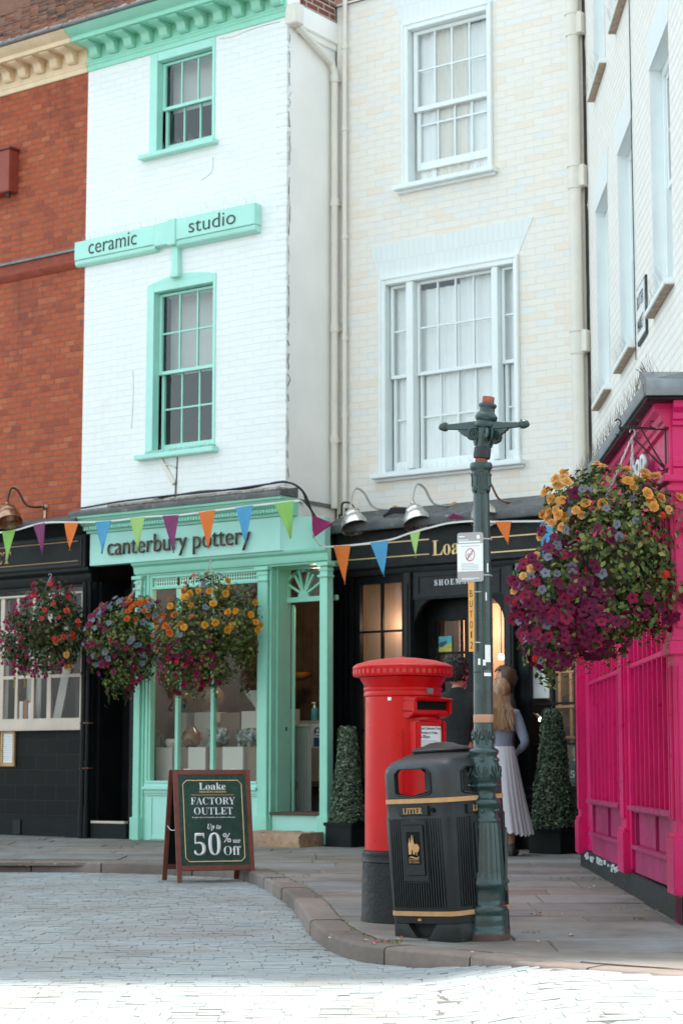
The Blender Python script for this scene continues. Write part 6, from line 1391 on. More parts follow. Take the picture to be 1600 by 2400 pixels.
def geranium(col, name):
    b = MB()
    for k in range(16):
        d = Vector((random.gauss(0, 1), random.gauss(0, 1), random.uniform(.0, 1.4))).normalized(); Mx = Matrix.Translation(d*.62) @ d.to_track_quat('Z', 'Y').to_matrix().to_4x4()
        for j in range(5):
            a = 2*PI*j/5+k; c, s_ = math.cos(a), math.sin(a); b.add([Mx @ Vector(p) for p in ((0, 0, 0), (.26*math.cos(a-.5), .26*math.sin(a-.5), .03), (.40*c, .40*s_, .05), (.26*math.cos(a+.5), .26*math.sin(a+.5), .03))], [(0, 1, 2, 3)])
    return b.mesh(name, col, smooth=True, angle=60)
def fuchsia(col, col2, name):
    b = MB()
    for k in range(4):
        a = PI/2*k; Mx = Matrix.Rotation(a, 4, 'Z'); b.add([Mx @ Vector(p) for p in ((.08, 0, 0), (.35, .16, -.25), (.75, 0, -.15), (.35, -.16, -.25))], [(0, 1, 2, 3)])
    b.lathe([(.02, .5), (.12, .3), (.12, .0), (.28, -.25), (.30, -.55), (.10, -.6)], 8, mi=1, cap=False); b.tube([(0, 0, -.5), (.03, 0, -1.1)], .02, 4)
    return b.mesh(name, [col, col2], smooth=True)
def fm(name, c, v=.2, tr=.25): return island_mat(name, [(0, tuple(x*(1-v) for x in c)), (1, tuple(min(1, x*(1+v)) for x in c))], .6, 0, 20, .3, tr)
m_thr = mk('petunia_throat', (.018, .004, .02), .7, .1, 5, 0)
MF = {'purple_petunia': [petunia(fm('purple_petal_%d' % k, c), m_thr, 'purple_petunia') for k, c in enumerate(((.165, .0012, .038), (.125, .0010, .036), (.22, .0020, .032)))],
      'lilac_petunia': [petunia(fm('lilac_petal', (.17, .175, .23)), fm('lilac_throat', (.12, .12, .17)), 'lilac_petunia')],
      'orange_begonia': [begonia(fm('apricot_petal', (.76, .38, .09)), 'orange_begonia'), begonia(fm('peach_petal', (.74, .42, .15)), 'orange_begonia')],
      'yellow_begonia': [begonia(fm('golden_petal', (.72, .34, .03)), 'yellow_begonia')],
      'flame_begonia': [begonia(fm('flame_petal', (.66, .14, .02)), 'flame_begonia')],
      'coral_begonia': [begonia(fm('coral_petal', (.68, .07, .05)), 'coral_begonia')],
      'red_geranium': [geranium(fm('scarlet_petal', (.70, .03, .015)), 'red_geranium')],
      'pink_fuchsia': [fuchsia(fm('fuchsia_sepal', (.55, .012, .06)), fm('fuchsia_skirt', (.40, .01, .12)), 'pink_fuchsia')],
      'crimson_fuchsia': [fuchsia(fm('crimson_sepal', (.30, .006, .02)), fm('crimson_skirt', (.20, .004, .03)), 'crimson_fuchsia')]}
class Blob:
    """a heap of overlapping ellipsoids"""
    def __init__(self, els): self.e = [(Vector(c), Vector(r)) for c, r in els]; self.w = [r.x*r.z for c, r in self.e]
    def surf(self, lo=.80, hi=1.05):
        while True:
            c, r = random.choices(self.e, self.w)[0]; d = Vector((random.gauss(0, 1), random.gauss(0, 1), random.gauss(0, 1))).normalized(); k = random.uniform(lo, hi)
            p = c+Vector((d.x*r.x, d.y*r.y, d.z*r.z))*k
            if any(((p.x-c2.x)/r2.x)**2+((p.y-c2.y)/r2.y)**2+((p.z-c2.z)/r2.z)**2 < (lo*.8)**2 for c2, r2 in self.e): continue
            n = Vector((d.x/r.x, d.y/r.y, d.z/r.z)).normalized(); return p, n
def hval(p, s=5.0, o=0):
    return math.sin(p.x*s*1.3+o)*math.sin(p.z*s*1.7+o*2)+.6*math.sin(p.x*s*2.9+p.z*s*2.3+o*3)+.4*math.sin(p.y*s*2.1+o)
def basket(name, label, hook, els, n_leaf, size, flowers, mat, view, hang=None, trail=0, cat='hanging basket', group='hanging flower baskets'):
    """hook: world point; els in metres relative to the hook; view: unit vector to the street"""
    o = empty(name, hook, 0, label, cat, group); B = Blob(els); pts, nr = [], []
    while len(pts) < n_leaf:
        p, n = B.surf(.55, 1.10)
        if hval(p, 7) < -.55 and random.random() < .75: continue
        pts.append(p); nr.append(n+Vector((0, 0, .35)))
    zb = min(c.z-r.z for c, r in B.e)
    for _ in range(trail):
        p, n = B.surf(.9, 1.0)
        if p.z > (zb+.45*(max(c.z+r.z for c, r in B.e)-zb)): continue
        q = p.copy(); L = random.randint(4, 9)
        for k in range(L): q = q+Vector((random.gauss(0, .010), random.gauss(0, .01), -size*.42)); pts.append(q+Vector((random.gauss(0, size*.3), random.gauss(0, size*.3), 0))); nr.append(n)
    leaves('foliage', mat, o, pts, nr, size)
    zc = min(c.z for c, r in B.e[:1]); bw = MB(); c0, r0 = B.e[0]
    bw.lathe([(.001, c0.z-r0.z*.62), (r0.x*.35, c0.z-r0.z*.55), (r0.x*.52, c0.z-r0.z*.1), (r0.x*.55, c0.z+r0.z*.12), (r0.x*.5, c0.z+r0.z*.1), (.001, c0.z)], 20, c=(c0.x, c0.y)); bw.build('bowl', mk('coir_liner', (.05, .035, .02), .95, .3, 20, .5, 40), o, smooth=True)
    ch = MB(); rim = c0.z+r0.z*.12
    for k in range(4):
        a = PI/4+PI/2*k; q = Vector((c0.x+r0.x*.52*math.cos(a), c0.y+r0.x*.52*math.sin(a), rim)); m = max(8, int(q.length/.028)); top = Vector((0, 0, -.06))
        for i in range(m):
            p0, p1 = top.lerp(q, i/m), top.lerp(q, (i+1.15)/m); d = (p1-p0); s_ = d.cross(Vector((0, 1, 0)) if i % 2 else Vector((1, .3, 0))).normalized()*.006
            ch.tube([p0-s_*.2, p0+d*.5-s_, p1+s_*.2], .0022, 4, closed=False); ch.tube([p0+s_*.2, p0+d*.5+s_, p1-s_*.2], .0022, 4, closed=False)
    ch.tube([(0, 0, -.075)]+[(.016*math.cos(t)+.0, 0, -.035+.022*math.sin(t)) for t in [R(-90+30*k) for k in range(10)]], .0035, 6)
    ch.build('chain', M['steel'], o)
    for kind, cnt, sz, fn in flowers:
        got = 0; tries = 0; pts_ = []; mass = MB() if kind.endswith('*') else None; kind = kind.rstrip('*')
        while got < cnt and tries < cnt*60:
            tries += 1; p, n = B.surf(.95, 1.10)
            if n.dot(view) < -.15 or not fn(p): continue
            if any((p-q).length < sz*.95 for q in pts_): continue
            pts_.append(p.copy()); me = MF[kind][1] if mass else random.choice(MF[kind]); f = bpy.data.objects.new(kind, me)
            if not mass: link(f, o)
            if 'fuchsia' in kind: f.rotation_euler = (random.gauss(0, .3), random.gauss(0, .3), random.uniform(0, 6))
            else:
                d = (n+view*.75+Vector((0, 0, .15))+Vector((random.gauss(0, .35), random.gauss(0, .35), random.gauss(0, .35)))).normalized(); f.rotation_euler = (d.to_track_quat('Z', 'Y').to_matrix() @ Matrix.Rotation(random.uniform(0, 6.28), 3, 'Z')).to_euler()
            s = sz*random.uniform(.75, 1.15); f.scale = (s, s, s*random.uniform(.8, 1.2)); f.location = p + n*sz*.25; got += 1
            if mass:
                X_ = Matrix.LocRotScale(f.location, f.rotation_euler, f.scale); mass.add([X_ @ v.co for v in me.vertices], []); k0 = len(mass.v)-len(me.vertices)
                for pl in me.polygons: mass.f.append(tuple(i+k0 for i in pl.vertices)); mass.m.append(pl.material_index)
                mm = me; bpy.data.objects.remove(f)
        if mass: tag(mass.build(kind+'_mass', [mm.materials[0], mm.materials[1]], o, smooth=True, angle=80), kind='stuff')
    return o
VW = Vector((0, -1, 0)); VA = Vector((-.35, -.93, 0)).normalized()
# bracket and big basket on the magenta corner
HK = at(1480, 1000, 11.75)
bk = empty('hanging_bracket', WB(.20, -.025, 2.96), ANG_B, 'black wrought iron basket bracket with scrolls on the magenta corner pilaster', 'bracket')
hl = Vector((HK.x, HK.y, HK.z)) - WB(.20, -.025, 2.96); lx, ly = hl.dot(EB), hl.dot(IB)
def BK(t, z): return Vector((lx*t, ly*t, z))
b = MB(); b.tube([BK(0, 0), BK(1.40, -.005)], .0085, 6); b.tube([BK(0, -.27), BK(0, .05)], .006, 6); b.tube([BK(0.02, -.25), BK(.72, -.01)], .0055, 6); b.tube([BK(0.02, -.25), BK(.95, -.065)], .0055, 6); b.build('arm', M['iron'], bk)
b = MB()
def scroll(t, z, r, a0, a1, sgn=1): return [BK(t, 0)*0 + BK(t+sgn*r*math.cos(R(a0+(a1-a0)*k/14))*(1-.03*k)/abs(math.hypot(lx, ly)), z+r*math.sin(R(a0+(a1-a0)*k/14))*(1-.03*k)) for k in range(15)]
for t, z, r, a0, a1, sg in ((1.44, .028, .026, -70, 150, -1), (1.44, -.034, .026, 70, -150, -1), (.82, .03, .024, -90, 130, -1), (.38, .03, .024, -90, 120, 1), (.80, -.05, .022, 90, -140, 1), (.16, -.24, .028, 80, -170, -1)): b.tube(scroll(t, z, r, a0, a1, sg), .0045, 5)
b.build('scrolls', M['iron'], bk)
b = MB(); b.tube([BK(.02, .002), BK(.30, .001)], .0095, 6); b.build('worn_sleeve', M['steel'], bk)
def W(u, v, Y=11.75): p = at(u, v, Y)-HK; return p
def el(u, v, ru, rv, ry, Y=11.75): k = 11.7/4600; return (W(u, v, Y), (ru*k, ry, rv*k))
big = [el(1425, 1300, 150, 190, .36), el(1300, 1400, 95, 120, .26, 11.65), el(1400, 1170, 125, 75, .28), el(1515, 1230, 90, 110, .28, 11.8), el(1285, 1490, 60, 75, .20, 11.6), el(1400, 1450, 110, 85, .30, 11.7), el(1235, 1370, 35, 60, .14, 11.6), el(1545, 1390, 55, 85, .2, 11.75)]
def px(p, Y=11.7): q = p+HK; t = q.y; d = q-Vector((0, 0, EYE)); yy = d.y*math.cos(PITCH)+d.z*math.sin(PITCH); zz = -d.y*math.sin(PITCH)+d.z*math.cos(PITCH); return 800+FPX*d.x/yy, 1200-FPX*zz/yy
def low(p):
    u, v = px(p)
    if u < 1430 and v > 1360: return True
    return v > 1225 and random.random() < .16 and not (u > 1450 and v < 1380)
def topz(p): u, v = px(p); return v < 1235 and u < 1600
def left(p): u, v = px(p); return u < 1330 and v < 1260 and v > 1090
def mid(p): u, v = px(p); return 1140 < v < 1400 and u < 1500
basket('hanging_basket', 'huge hanging basket of purple petunias and apricot begonias on the magenta corner', HK, big, 7600, .044,
       [('purple_petunia', 94, .035, low), ('purple_petunia*', 190, .033, low), ('orange_begonia', 24, .034, topz), ('orange_begonia', 22, .034, left), ('orange_begonia', 3, .05, lambda p: px(p)[0] > 1450 and px(p)[1] < 1200), ('orange_begonia', 6, .03, lambda p: px(p)[0] < 1260 and 1300 < px(p)[1] < 1420), ('lilac_petunia', 26, .028, mid), ('lilac_petunia', 8, .028, lambda p: px(p)[0] < 1300 and px(p)[1] > 1330), ('purple_petunia', 6, .034, lambda p: 1140 < px(p)[1] < 1250), ('red_geranium', 7, .032, lambda p: px(p)[1] > 1200), ('red_geranium', 1, .034, lambda p: px(p)[0] < 1300 and 1150 < px(p)[1] < 1230)], m_leaf, VW, trail=260)
def bA(name, label, hook_uv, d, els, n, flowers, mat, size=.05, trail=40):
    h = None
    s, dd = hook_uv[2], d; hk = WA(s, d, hook_uv[3]); Y = hk.y
    k = Y/4600*.99
    E = []
    for u, v, ru, rv, ry in els: p = at(u, v, Y)-hk; E.append((p, (ru*k, ry, rv*k)))
    return basket(name, label, hk, E, n, size, [(kd, c, sz, (lambda f: (lambda p: f(*pxw(p+hk))))(fn)) for kd, c, sz, fn in flowers], mat, VA, trail=trail)
def pxw(q): d = q-Vector((0, 0, EYE)); yy = d.y*math.cos(PITCH)+d.z*math.sin(PITCH); zz = -d.y*math.sin(PITCH)+d.z*math.cos(PITCH); return 800+FPX*d.x/yy, 1200-FPX*zz/yy
al = lambda u, v: True
bA('hanging_basket', 'hanging basket of coral begonias and pink fuchsias in front of the pub window', (112, 1350, -3.15, 3.20), -.45, [(105, 1470, 85, 75, .34), (120, 1400, 55, 45, .22), (45, 1500, 45, 70, .2), (165, 1480, 40, 75, .2), (105, 1540, 70, 40, .24)], 4200,
   [('coral_begonia', 20, .034, lambda u, v: v < 1500 and 70 < u < 190), ('pink_fuchsia', 70, .055, lambda u, v: u < 90 or v < 1400), ('orange_begonia', 7, .045, lambda u, v: u > 130 and v > 1450), ('pink_fuchsia', 24, .055, lambda u, v: v > 1540)], m_leaf2)
bA('hanging_basket', 'hanging basket of purple and lilac petunias beside the black passage doorway', (320, 1325, -1.83, 3.16), -.30, [(290, 1490, 80, 85, .32), (245, 1500, 45, 75, .2), (330, 1440, 50, 45, .2), (285, 1580, 45, 55, .18), (330, 1530, 40, 70, .2)], 4000,
   [('lilac_petunia', 46, .036, lambda u, v: v < 1560), ('flame_begonia', 16, .04, lambda u, v: v < 1470 and u > 290), ('purple_petunia', 60, .036, lambda u, v: v > 1500 or u < 250), ('purple_petunia', 8, .036, lambda u, v: v < 1440)], m_leaf)
bA('hanging_basket', 'hanging basket of golden begonias over wine petunias before the pottery window', (490, 1310, -.69, 3.26), -.45, [(470, 1480, 95, 95, .36), (490, 1390, 60, 45, .2), (425, 1500, 60, 90, .25), (555, 1470, 55, 100, .25), (430, 1580, 55, 50, .2), (500, 1560, 60, 50, .22)], 5200,
   [('yellow_begonia', 26, .042, lambda u, v: v < 1480 and u > 400), ('flame_begonia', 14, .04, lambda u, v: u < 450 and v < 1500), ('purple_petunia', 54, .036, lambda u, v: v > 1500 and u < 520), ('red_geranium', 5, .04, lambda u, v: True), ('lilac_petunia', 8, .035, lambda u, v: v < 1500)], m_leaf)
bA('hanging_basket', 'small dark basket of crimson fuchsias inside the pottery window', (555, 1400, -.72, 2.95), .45, [(560, 1500, 48, 65, .16), (565, 1570, 40, 40, .14), (560, 1420, 35, 40, .12)], 700,
   [('crimson_fuchsia', 26, .05, al), ('coral_begonia', 5, .03, lambda u, v: v < 1470)], m_leaf2, trail=20)
# golden tassels under the pub basket
b = MB()
for u in (35, 60, 105):
    p = WA(-3.15-.35+.0047*u*1.0, -.45, 2.2)
    for k in range(11 if u < 100 else 7): q = at(u, 1555+k*5.5, WA(-3.9, -.45).y-.1); a = random.uniform(0, 6); b.lathe([(.001, .012), (.010, .004), (.012, -.004), (.001, -.012)], 6, M=Matrix.Translation(q+Vector((random.gauss(0, .004), 0, 0))))
tag(b.build('flower_tassels', fm('tassel_petal', (.62, .42, .04))), 'strings of tiny yellow blossoms hanging under the pub basket', 'flowers')
# ------------------------------------------------------------------ clipped box cones
def topiary(lab, lab2, s, d, w_, H, base_w, r0, r1):
    z0 = gz(WA(s, d).y)-.005
    pl_ = fA('planter_box', lab2, 'planter', 'black planter boxes at the shoe shop', s, d, z0)
    b = MB(); b.box(-base_w/2, base_w/2, -base_w/2, base_w/2, 0, .235); b.build('box', M['black'], pl_, bevel=.006)
    b = MB()
    for x0, x1, y0, y1 in ((-1, 1, -1, -.86), (-1, 1, .86, 1), (-1, -.86, -.86, .86), (.86, 1, -.86, .86)): h_ = base_w/2+.015; b.box(x0*h_, x1*h_, y0*h_, y1*h_, .225, .262)
    b.build('rim', M['black'], pl_, bevel=.005)
    b = MB(); b.box(-base_w/2+.02, base_w/2-.02, -base_w/2+.02, base_w/2-.02, .2, .235); b.build('soil', mk('dark_soil', (.03, .022, .016), .95), pl_)
    o = fA('topiary_cone', lab, 'topiary', 'clipped box cones at the shoe shop', s, d, z0+.235)
    pts, nr = [], []
    for _ in range(6500):
        t = random.random()**1.1; a = random.uniform(0, 2*PI); r = (r0+(r1-r0)*t)*(1+.05*math.sin(a*3+t*9)+.04*math.sin(a*7-t*14)); k = random.uniform(.80, 1.03)**.7; z = t*H
        if random.random() < .05: k *= random.uniform(1.03, 1.16)
        if t > .975: k = math.sqrt(random.random())
        pts.append((r*k*math.cos(a), r*k*math.sin(a), .03+z+random.gauss(0, .01))); nr.append((math.cos(a), math.sin(a), .35))
    leaves('crown', m_box_leaf, o, pts, nr, .033)
    b = MB(); b.tube([(0, 0, 0), (0, 0, H*.9)], [.02, .01], 8); b.lathe([(r0*.80, .04), (r1*.75, H-.02)], 20); b.build('trunk', mk('inner_twigs', (.012, .018, .010), .95), o)
topiary('clipped box cone beside the green pottery door post', 'black planter box between the pottery door and the red post box', .85, .0, .3, 1.0, .34, .185, .085)
topiary('clipped box cone against the lane window next to the magenta shop', 'black planter box beside the woman in the white skirt', 3.28, .13, .34, 1.16, .36, .225, .09)
# ------------------------------------------------------------------ bunting
bu = fA('bunting', 'string of coloured triangular cloth pennants strung along both shop boards', 'bunting')
A_ = [(-60, 1258), (0, 1248), (35, 1243), (105, 1225), (185, 1224), (260, 1221), (345, 1211), (420, 1207), (505, 1196), (592, 1185), (690, 1174), (703, 1174)]
B_ = [(710, 1179), (729, 1204), (732, 1246), (745, 1274), (761, 1281), (821, 1278), (909, 1266), (958, 1250), (1009, 1236), (1051, 1226), (1111, 1221), (1162, 1223), (1200, 1222), (1320, 1221)]
line = [FA(u, v, -.45) for u, v in A_] + [FA(u, v, -.45+.55*min(1, (k+1)/5)) for k, (u, v) in enumerate(B_)]
b = MB(); cr = catmull(line, 5)
for p, q in zip(cr, cr[1:]):
    w_ = .010; b.add([p+Vector((0, 0, w_)), p-Vector((0, 0, w_)), q-Vector((0, 0, w_)), q+Vector((0, 0, w_)), p+Vector((0, .003, w_)), p+Vector((0, .003, -w_)), q+Vector((0, .003, -w_)), q+Vector((0, .003, w_))], [(0, 1, 2, 3), (4, 7, 6, 5), (0, 3, 7, 4), (1, 5, 6, 2)])
b.build('ribbon', M['ribbon'], bu)
def pennant(a, c, tip, col, d0, d1=None):
    P, Q, T_ = FA(*a, d0), FA(*c, d0 if d1 is None else d1), FA(*tip, d0-.02); n = 10; b = MB(); vs = []; fs = []
    ph = random.uniform(0, 6); am = random.uniform(.006, .016)
    for i in range(n+1):
        t = i/n; l, r_ = P.lerp(T_, t), Q.lerp(T_, t)
        for j in range(5): q = l.lerp(r_, j/4); q.y += am*math.sin(ph+3*t+j*1.3)*t; vs.append(q)
    for i in range(n):
        for j in range(4): k = i*5+j; fs.append((k, k+5, k+6, k+1))
    m = len(vs); vs += [v+Vector((0, .0015, 0)) for v in vs]; fs += [tuple(x+m for x in f[::-1]) for f in fs]
    b.add(vs, fs); b.build('pennant', M['flag_'+col], bu, smooth=True, angle=80)
for a, c, t, col in (((6, 1245), (37, 1242), (17, 1316), 'green'), ((78, 1231), (106, 1225), (100, 1298), 'plum'), ((151, 1225), (184, 1225), (164, 1290), 'orange'), ((224, 1223), (261, 1220), (239, 1298), 'blue'), ((305, 1215), (340, 1211), (322, 1292), 'lime'), ((381, 1209), (419, 1207), (407, 1296), 'plum'), ((465, 1201), (504, 1195), (489, 1286), 'orange'), ((552, 1190), (592, 1184), (576, 1275), 'blue'), ((642, 1180), (688, 1174), (681, 1263), 'green')): pennant(a, c, t, col, -.455)
for a, c, t, col in (((781, 1280), (821, 1278), (808, 1370), 'orange'), ((867, 1272), (909, 1266), (900, 1352), 'blue'), ((960, 1250), (984, 1244), (973, 1307), 'lime'), ((1160, 1223), (1197, 1222), (1190, 1277), 'orange'), ((1263, 1222), (1300, 1221), (1272, 1315), 'blue')): pennant(a, c, t, col, .095)
pennant((730, 1206), (733, 1262), (781, 1227), 'wine', -.05); pennant((1045, 1216), (1092, 1214), (1062, 1203), 'wine', .35)
# ================================================================== people
def skinned(name, J, E, mat, parent, root=0, sub=2, vox=None, extra=None, smooth=True):
    """one continuous surface grown round a skeleton: J = [(x, y, z, rx, ry)]"""
    me = bpy.data.meshes.new(name); me.from_pydata([j[:3] for j in J], E, []); o = bpy.data.objects.new(name, me); COL.objects.link(o)
    sk = o.modifiers.new('s', 'SKIN'); sk.use_smooth_shade = True
    for k, j in enumerate(J):
        d = me.skin_vertices[0].data[k]; d.radius = (j[3], j[4]); d.use_root = (k == root)
    s2 = o.modifiers.new('u', 'SUBSURF'); s2.levels = sub; s2.render_levels = sub
    bpy.context.view_layer.update(); dg = bpy.context.evaluated_depsgraph_get()
    m2 = bpy.data.meshes.new_from_object(o.evaluated_get(dg)); o.modifiers.clear()
    if extra:
        bm = bmesh.new(); bm.from_mesh(m2)
        for c, r, rot in extra:
            bmesh.ops.create_uvsphere(bm, u_segments=20, v_segments=14, radius=1, matrix=Matrix.Translation(c) @ rot @ Matrix.Diagonal((*r, 1)))
        bm.to_mesh(m2); bm.free()
    o.data = m2
    if vox:
        rm = o.modifiers.new('r', 'REMESH'); rm.mode = 'VOXEL'; rm.voxel_size = vox; sm = o.modifiers.new('sm', 'SMOOTH'); sm.iterations = 3
        bpy.context.view_layer.update(); m3 = bpy.data.meshes.new_from_object(o.evaluated_get(bpy.context.evaluated_depsgraph_get())); o.modifiers.clear(); o.data = m3
    o.data.materials.clear(); o.data.materials.append(mat)
    if smooth: o.data.shade_smooth()
    o.parent = parent; return o
ROT0 = Matrix.Identity(4)
def head_extra(hz, yaw, hs=1.0, hy=0):
    """skull, jaw, nose, ears, eye hollows about the head centre at height hz; the face looks along +y turned by yaw"""
    Y = Matrix.Rotation(yaw, 4, 'Z'); c = Vector((0, hy, hz)); f = lambda x, y, z: tuple(c + (Y @ Vector((x, y, z)))*hs)
    return [(f(0, -.012, .015), (.076*hs, .094*hs, .108*hs), Y), (f(0, .028, -.055), (.056*hs, .060*hs, .065*hs), Y), (f(0, .096, -.02), (.014*hs, .020*hs, .026*hs), Y), (f(0, .084, -.062), (.024*hs, .014*hs, .010*hs), Y), (f(0, .075, -.10), (.022*hs, .02*hs, .018*hs), Y), (f(.079, -.004, -.015), (.010*hs, .020*hs, .032*hs), Y), (f(-.079, -.004, -.015), (.010*hs, .020*hs, .032*hs), Y), (f(.030, .078, .022), (.020*hs, .012*hs, .008*hs), Y), (f(-.030, .078, .022), (.020*hs, .012*hs, .008*hs), Y)]
def eyes(parent, hz, yaw, hs, hy=0):
    Y = Matrix.Rotation(yaw, 4, 'Z'); b = MB()
    for x in (-.030, .030): b.lathe([(.001, .011), (.008, .008), (.011, 0)], 10, M=Matrix.Translation(Vector((0, hy, hz))+(Y @ Vector((x, .078, .004)))*hs) @ Y @ Matrix.Rotation(-PI/2, 4, 'X'))
    return b.build('eyes', M['ink'], parent)
def hand(J, E, wrist_i, W_, fwd, side, s=1.0, curl=.5):
    """palm, four unequal fingers and a thumb as chains from the wrist joint"""
    W_ = Vector(W_); fwd = Vector(fwd).normalized(); side = Vector(side).normalized(); nrm = fwd.cross(side)
    J.append((*(W_+fwd*.055*s), .026*s, .016*s)); E.append((wrist_i, len(J)-1)); p = len(J)-1
    for k, (off_, L) in enumerate(((-.027, .062), (-.009, .074), (.009, .070), (.027, .054))):
        a = W_+fwd*.088*s+side*off_*s; J.append((*a, .0095*s, .0095*s)); E.append((p, len(J)-1))
        q = a+(fwd*.75+nrm*curl*.5)*L*.5*s; J.append((*q, .0085*s, .0085*s)); E.append((len(J)-2, len(J)-1))
        q = q+(fwd*.55+nrm*curl*1.1)*L*.5*s; J.append((*q, .0072*s, .0072*s)); E.append((len(J)-2, len(J)-1))
    a = W_+fwd*.03*s-side*.036*s; J.append((*a, .011*s, .011*s)); E.append((wrist_i, len(J)-1)); J.append((*(a+(fwd*.8-side*.5+nrm*.4)*.05*s), .009*s, .009*s)); E.append((len(J)-2, len(J)-1))
def person(label, loc, rz_, H, arms, yaw, female=False, wear=None):
    """local +y is where the body faces; arms = elbow and wrist positions (unit height 1.75)"""
    o = empty('person', loc, rz_, label, 'person'); k = H/1.75; sw = .175 if not female else .150; hip = .085
    hz = 1.625*k
    J = [(0, 0, .96*k, .125*k, .10*k), (0, .0, 1.12*k, .115*k, .085*k), (0, -.01, 1.30*k, .145*k, .10*k), (0, -.01, 1.42*k, .115*k, .08*k), (0, 0, 1.48*k, .052*k, .052*k), (0, .01, 1.56*k, .05*k, .052*k)]; E = [(0, 1), (1, 2), (2, 3), (3, 4), (4, 5)]
    legs = []
    for sx in (-1, 1):
        n = len(J); J += [(sx*hip*k, 0, .88*k, .085*k, .085*k), (sx*(hip+.005)*k, .01, .49*k, .055*k, .055*k), (sx*(hip+.01)*k, -.01, .09*k, .036*k, .038*k), (sx*(hip+.02)*k, .10, .035*k, .036*k, .028*k), (sx*(hip+.022)*k, .17, .028*k, .028*k, .018*k)]; E += [(0, n), (n, n+1), (n+1, n+2), (n+2, n+3), (n+3, n+4)]
    aj = []
    for sx, (el_, wr) in zip((-1, 1), arms):
        n = len(J); J += [(sx*sw*k, -.01, 1.41*k, .052*k, .052*k), (el_[0]*k, el_[1]*k, el_[2]*k, .038*k, .038*k), (wr[0]*k, wr[1]*k, wr[2]*k, .026*k, .022*k)]; E += [(3, n), (n, n+1), (n+1, n+2)]; aj.append(n)
        d = (Vector(wr)-Vector(el_)).normalized(); hand(J, E, n+2, Vector(wr)*k, d, d.cross(Vector((0, 1, .2)))*sx, k*.95)
    skinned('body', J, E, SKIN, o, vox=.007, extra=head_extra(hz, yaw, k*1.0, .012)); eyes(o, hz, yaw, k, .012)
    # knitwear follows torso and arms
    JT = [(0, 0, .90*k, .150*k, .125*k), (0, 0, 1.08*k, .130*k, .10*k), (0, -.01, 1.28*k, .165*k, .118*k), (0, -.01, 1.42*k, .148*k, .112*k), (0, -.004, 1.475*k, .085*k, .085*k), (0, .004, 1.515*k, .064*k, .066*k)]; ET = [(0, 1), (1, 2), (2, 3), (3, 4), (4, 5)]
    if female: JT = [(x, y, z, a*.93, c*.96) for x, y, z, a, c in JT]
    for sx, (el_, wr) in zip((-1, 1), arms):
        n = len(JT); w2 = Vector(el_).lerp(Vector(wr), .93); m_ = Vector((sx*sw, -.01, 1.41)).lerp(Vector(el_), .5)
        JT += [(sx*sw*k, -.01, 1.405*k, .068*k, .068*k), (m_.x*k, m_.y*k, m_.z*k, .060*k, .060*k), (el_[0]*k, el_[1]*k, el_[2]*k, .050*k, .050*k), (w2.x*k, w2.y*k, w2.z*k, .036*k, .034*k)]; ET += [(3, n), (n, n+1), (n+1, n+2), (n+2, n+3)]
    skinned(wear['top_name'], JT, ET, wear['top'], o, vox=.009)
    if wear.get('trousers'):
        JL = [(0, 0, .97*k, .132*k, .108*k)]; EL = []
        for sx in (-1, 1): n = len(JL); JL += [(sx*hip*k, 0, .86*k, .098*k, .098*k), (sx*(hip+.005)*k, .01, .49*k, .072*k, .072*k), (sx*(hip+.012)*k, -.005, .10*k, .060*k, .064*k)]; EL += [(0, n), (n, n+1), (n+1, n+2)]
        skinned('trousers', JL, EL, wear['trousers'], o, vox=.011)
    b = MB()
    for sx in (-1, 1):
        x = sx*(hip+.018)*k; b.loft([[(x+math.cos(2*PI*i/14)*w_, y, .0+max(.0, h*.5+math.sin(2*PI*i/14)*h*.55)) for i in range(14)] for y, w_, h in ((-.065, .025, .06), (-.05, .042, .11), (.0, .045, .12), (.07, .047, .085), (.15, .045, .06), (.20, .025, .035))])
    b.build('shoes', wear['shoes'], o, smooth=True)
    return o, k, hz
def hair_strands(name, o, mat, pts_fn, n, r=.006, m=7):
    b = MB()
    for _ in range(n): b.tube(pts_fn(), [r]*(m-1)+[r*.3], 4, closed=False)
    return b.build(name, mat, o, smooth=True)
def cap(hz, k, yaw, hy, grow=(1, 1, 1), drop=0, lump=.0, name='hair', o=None, mat=None, face_cut=.35, low=-.6):
    """hair as a lumpy shell over the skull, open at the face"""
    bm = bmesh.new(); bmesh.ops.create_icosphere(bm, subdivisions=5, radius=1); Y = Matrix.Rotation(yaw, 3, 'Z')
    kill = [v for v in bm.verts if (v.co.y > face_cut and v.co.z < .45+.25*abs(v.co.x)) or v.co.z < low+.5*max(0, v.co.y)]; bmesh.ops.delete(bm, geom=kill, context='VERTS')
    for v in bm.verts:
        c = v.co.copy(); w_ = 1+lump*(math.sin(c.x*9+c.z*5)*math.sin(c.y*8-c.z*6)+.7*math.sin(c.x*19+c.y*13)*math.sin(c.z*21)+.5*math.sin(c.x*37-c.z*31+c.y*29))
        q = Vector((c.x*.086*grow[0], c.y*.104*grow[1]-.012, c.z*.118*grow[2]+.02+drop))*k*w_; v.co = Y @ q + Vector((0, hy, hz))
    me = bpy.data.meshes.new(name); bm.to_mesh(me); bm.free(); me.shade_smooth(); me.materials.append(mat)
    h = link(bpy.data.objects.new(name, me), o); s = h.modifiers.new('so', 'SOLIDIFY'); s.thickness = .012; return h
def hair_mat(name, a, c): 
    m, nt, b = new_mat(name); co = stretch(nt, coords(nt, 'o'), (60, 60, 4)); cc = mix(nt, ramp(nt, noise(nt, co, 1.0, 4), [(.3, 0.0), (.7, 1.0)]), a, c); nt.links.new(cc, b.inputs['Base Color']); b.inputs['Roughness'].default_value = .45; return m
